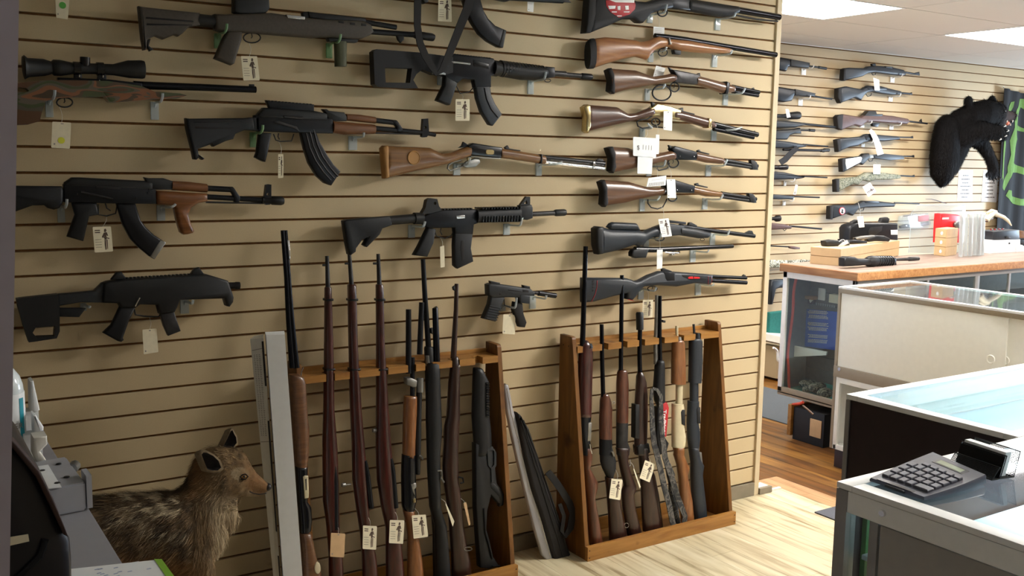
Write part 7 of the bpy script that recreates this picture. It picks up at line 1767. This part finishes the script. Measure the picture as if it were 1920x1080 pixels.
bm = bmesh.new(); text_mesh(bm, 'ZER', qb+Vector((rb*.02, -rb-.002, hh*.48)), Vector((1, .28, 0)).normalized(), Vector((0, 0, 1)), .016); link('lettering', bm, 'ink_grey', lb)
bm = bmesh.new(); arcband(bm, -72, -60, .03, .045, rb+.0018, 3); link('leaf_mark', bm, 'green_dot', lb)
# white goods behind the bottle
for nm, lab, cat, pts, y, z_off, m in (('white_carton', 'tall white carton behind the sanitizer bottle on the desk', 'box', ((54,712),(60,710),(72,765),(62,770),(55,768)), -.75, 0, 'paper'),
    ('blue_packet', 'white and violet-blue packet behind the sanitizer bottle, below the white carton', 'package', ((60,775),(64,774),(79,796),(78,812),(62,812)), -.95, 0, 'paper'),
    ('tissue_pack', 'crumpled white wrapper on the desk between the bottle and the grey box', 'package', ((60,816),(85,812),(86,828),(72,842),(86,862),(66,864),(60,850)), -1.05, 0, 'offwhite')):
    g = Gun(nm, lab, cat, y, P0(pts[0])[0]); zmin = min(g.w(p).z for p in P0(*pts))
    g.plate('body', m, P0(*pts), .05, .004)
    if nm == 'blue_packet': g.plate('blue_band', 'violet' if 'violet' in M else 'blue_card', P0((64,806),(78,802),(79,812),(64,813)), .052, .001)
    zb = max(p.z for p in [g.w(q) for q in P0(*pts)])
    part('base_block', (g.w(P0(pts[0])[0]).x-.02, y-.02, DZ+.001), (g.w(P0(pts[0])[0]).x+.015, y+.02, max(zmin+.004, DZ+.01)), m, g.e, .001)
# dark register / monitor back
g = Gun('cash_register', 'large black register housing with a small label at the lower left corner', 'register', -2.0, P0((60,950))[0])
pts = P0((-60,790),(2,798),(24,822),(50,845),(70,872),(95,925),(118,985),(128,1004),(131,1040),(133,1200),(-60,1200))
mat('register_black', '#15141c', .4, var=.08)
g.plate('housing', 'register_black', pts, .22, .012, dy=.09)
g.plate('edge_strip', 'brown_rubber', P0((4,803),(24,818),(66,868),(90,915),(120,990),(110,985),(60,880),(20,830),(2,812)), .03, .002, dy=-.02)
g.plate('label', 'card', P0((9,996),(48,990),(50,1003),(10,1012)), .002, .0004, dy=-.022)
g.rod('cable', 'gunmetal', P0((80,1000),(70,1030),(40,1060),(15,1082)), .004, 8, dy=-.022)
zr = g.w(P0((0,1200))[0]).z
if zr > DZ: part('stand', (g.w(P0((-60,1200))[0]).x+.02, -1.98, DZ+.001), (g.w(P0((110,1200))[0]).x, -1.84, zr+.01), 'register_black', g.e)
# grey post at the extreme left
g = Gun('steel_post', 'grey-lavender upright post along the left edge of the view, close to the camera', 'post', -2.32, P0((10,400))[0])
mat('post_grey', '#a39dac', .5, var=.03)
a, b = g.w((24, 0)), g.w((11, 840)); sl_ = (a.x-b.x)/(a.z-b.z)
bm = bmesh.new(); v = []
zt_, zb_ = CEIL-.001, 0.0
R = []
for z in (zb_, zt_):
    x = a.x+(z-a.z)*sl_; R.append([Vector((x-.09, -2.36, z)), Vector((x, -2.36, z)), Vector((x, -2.28, z)), Vector((x-.09, -2.28, z))])
rings(bm, R); link('post', bm, 'post_grey', g.e)
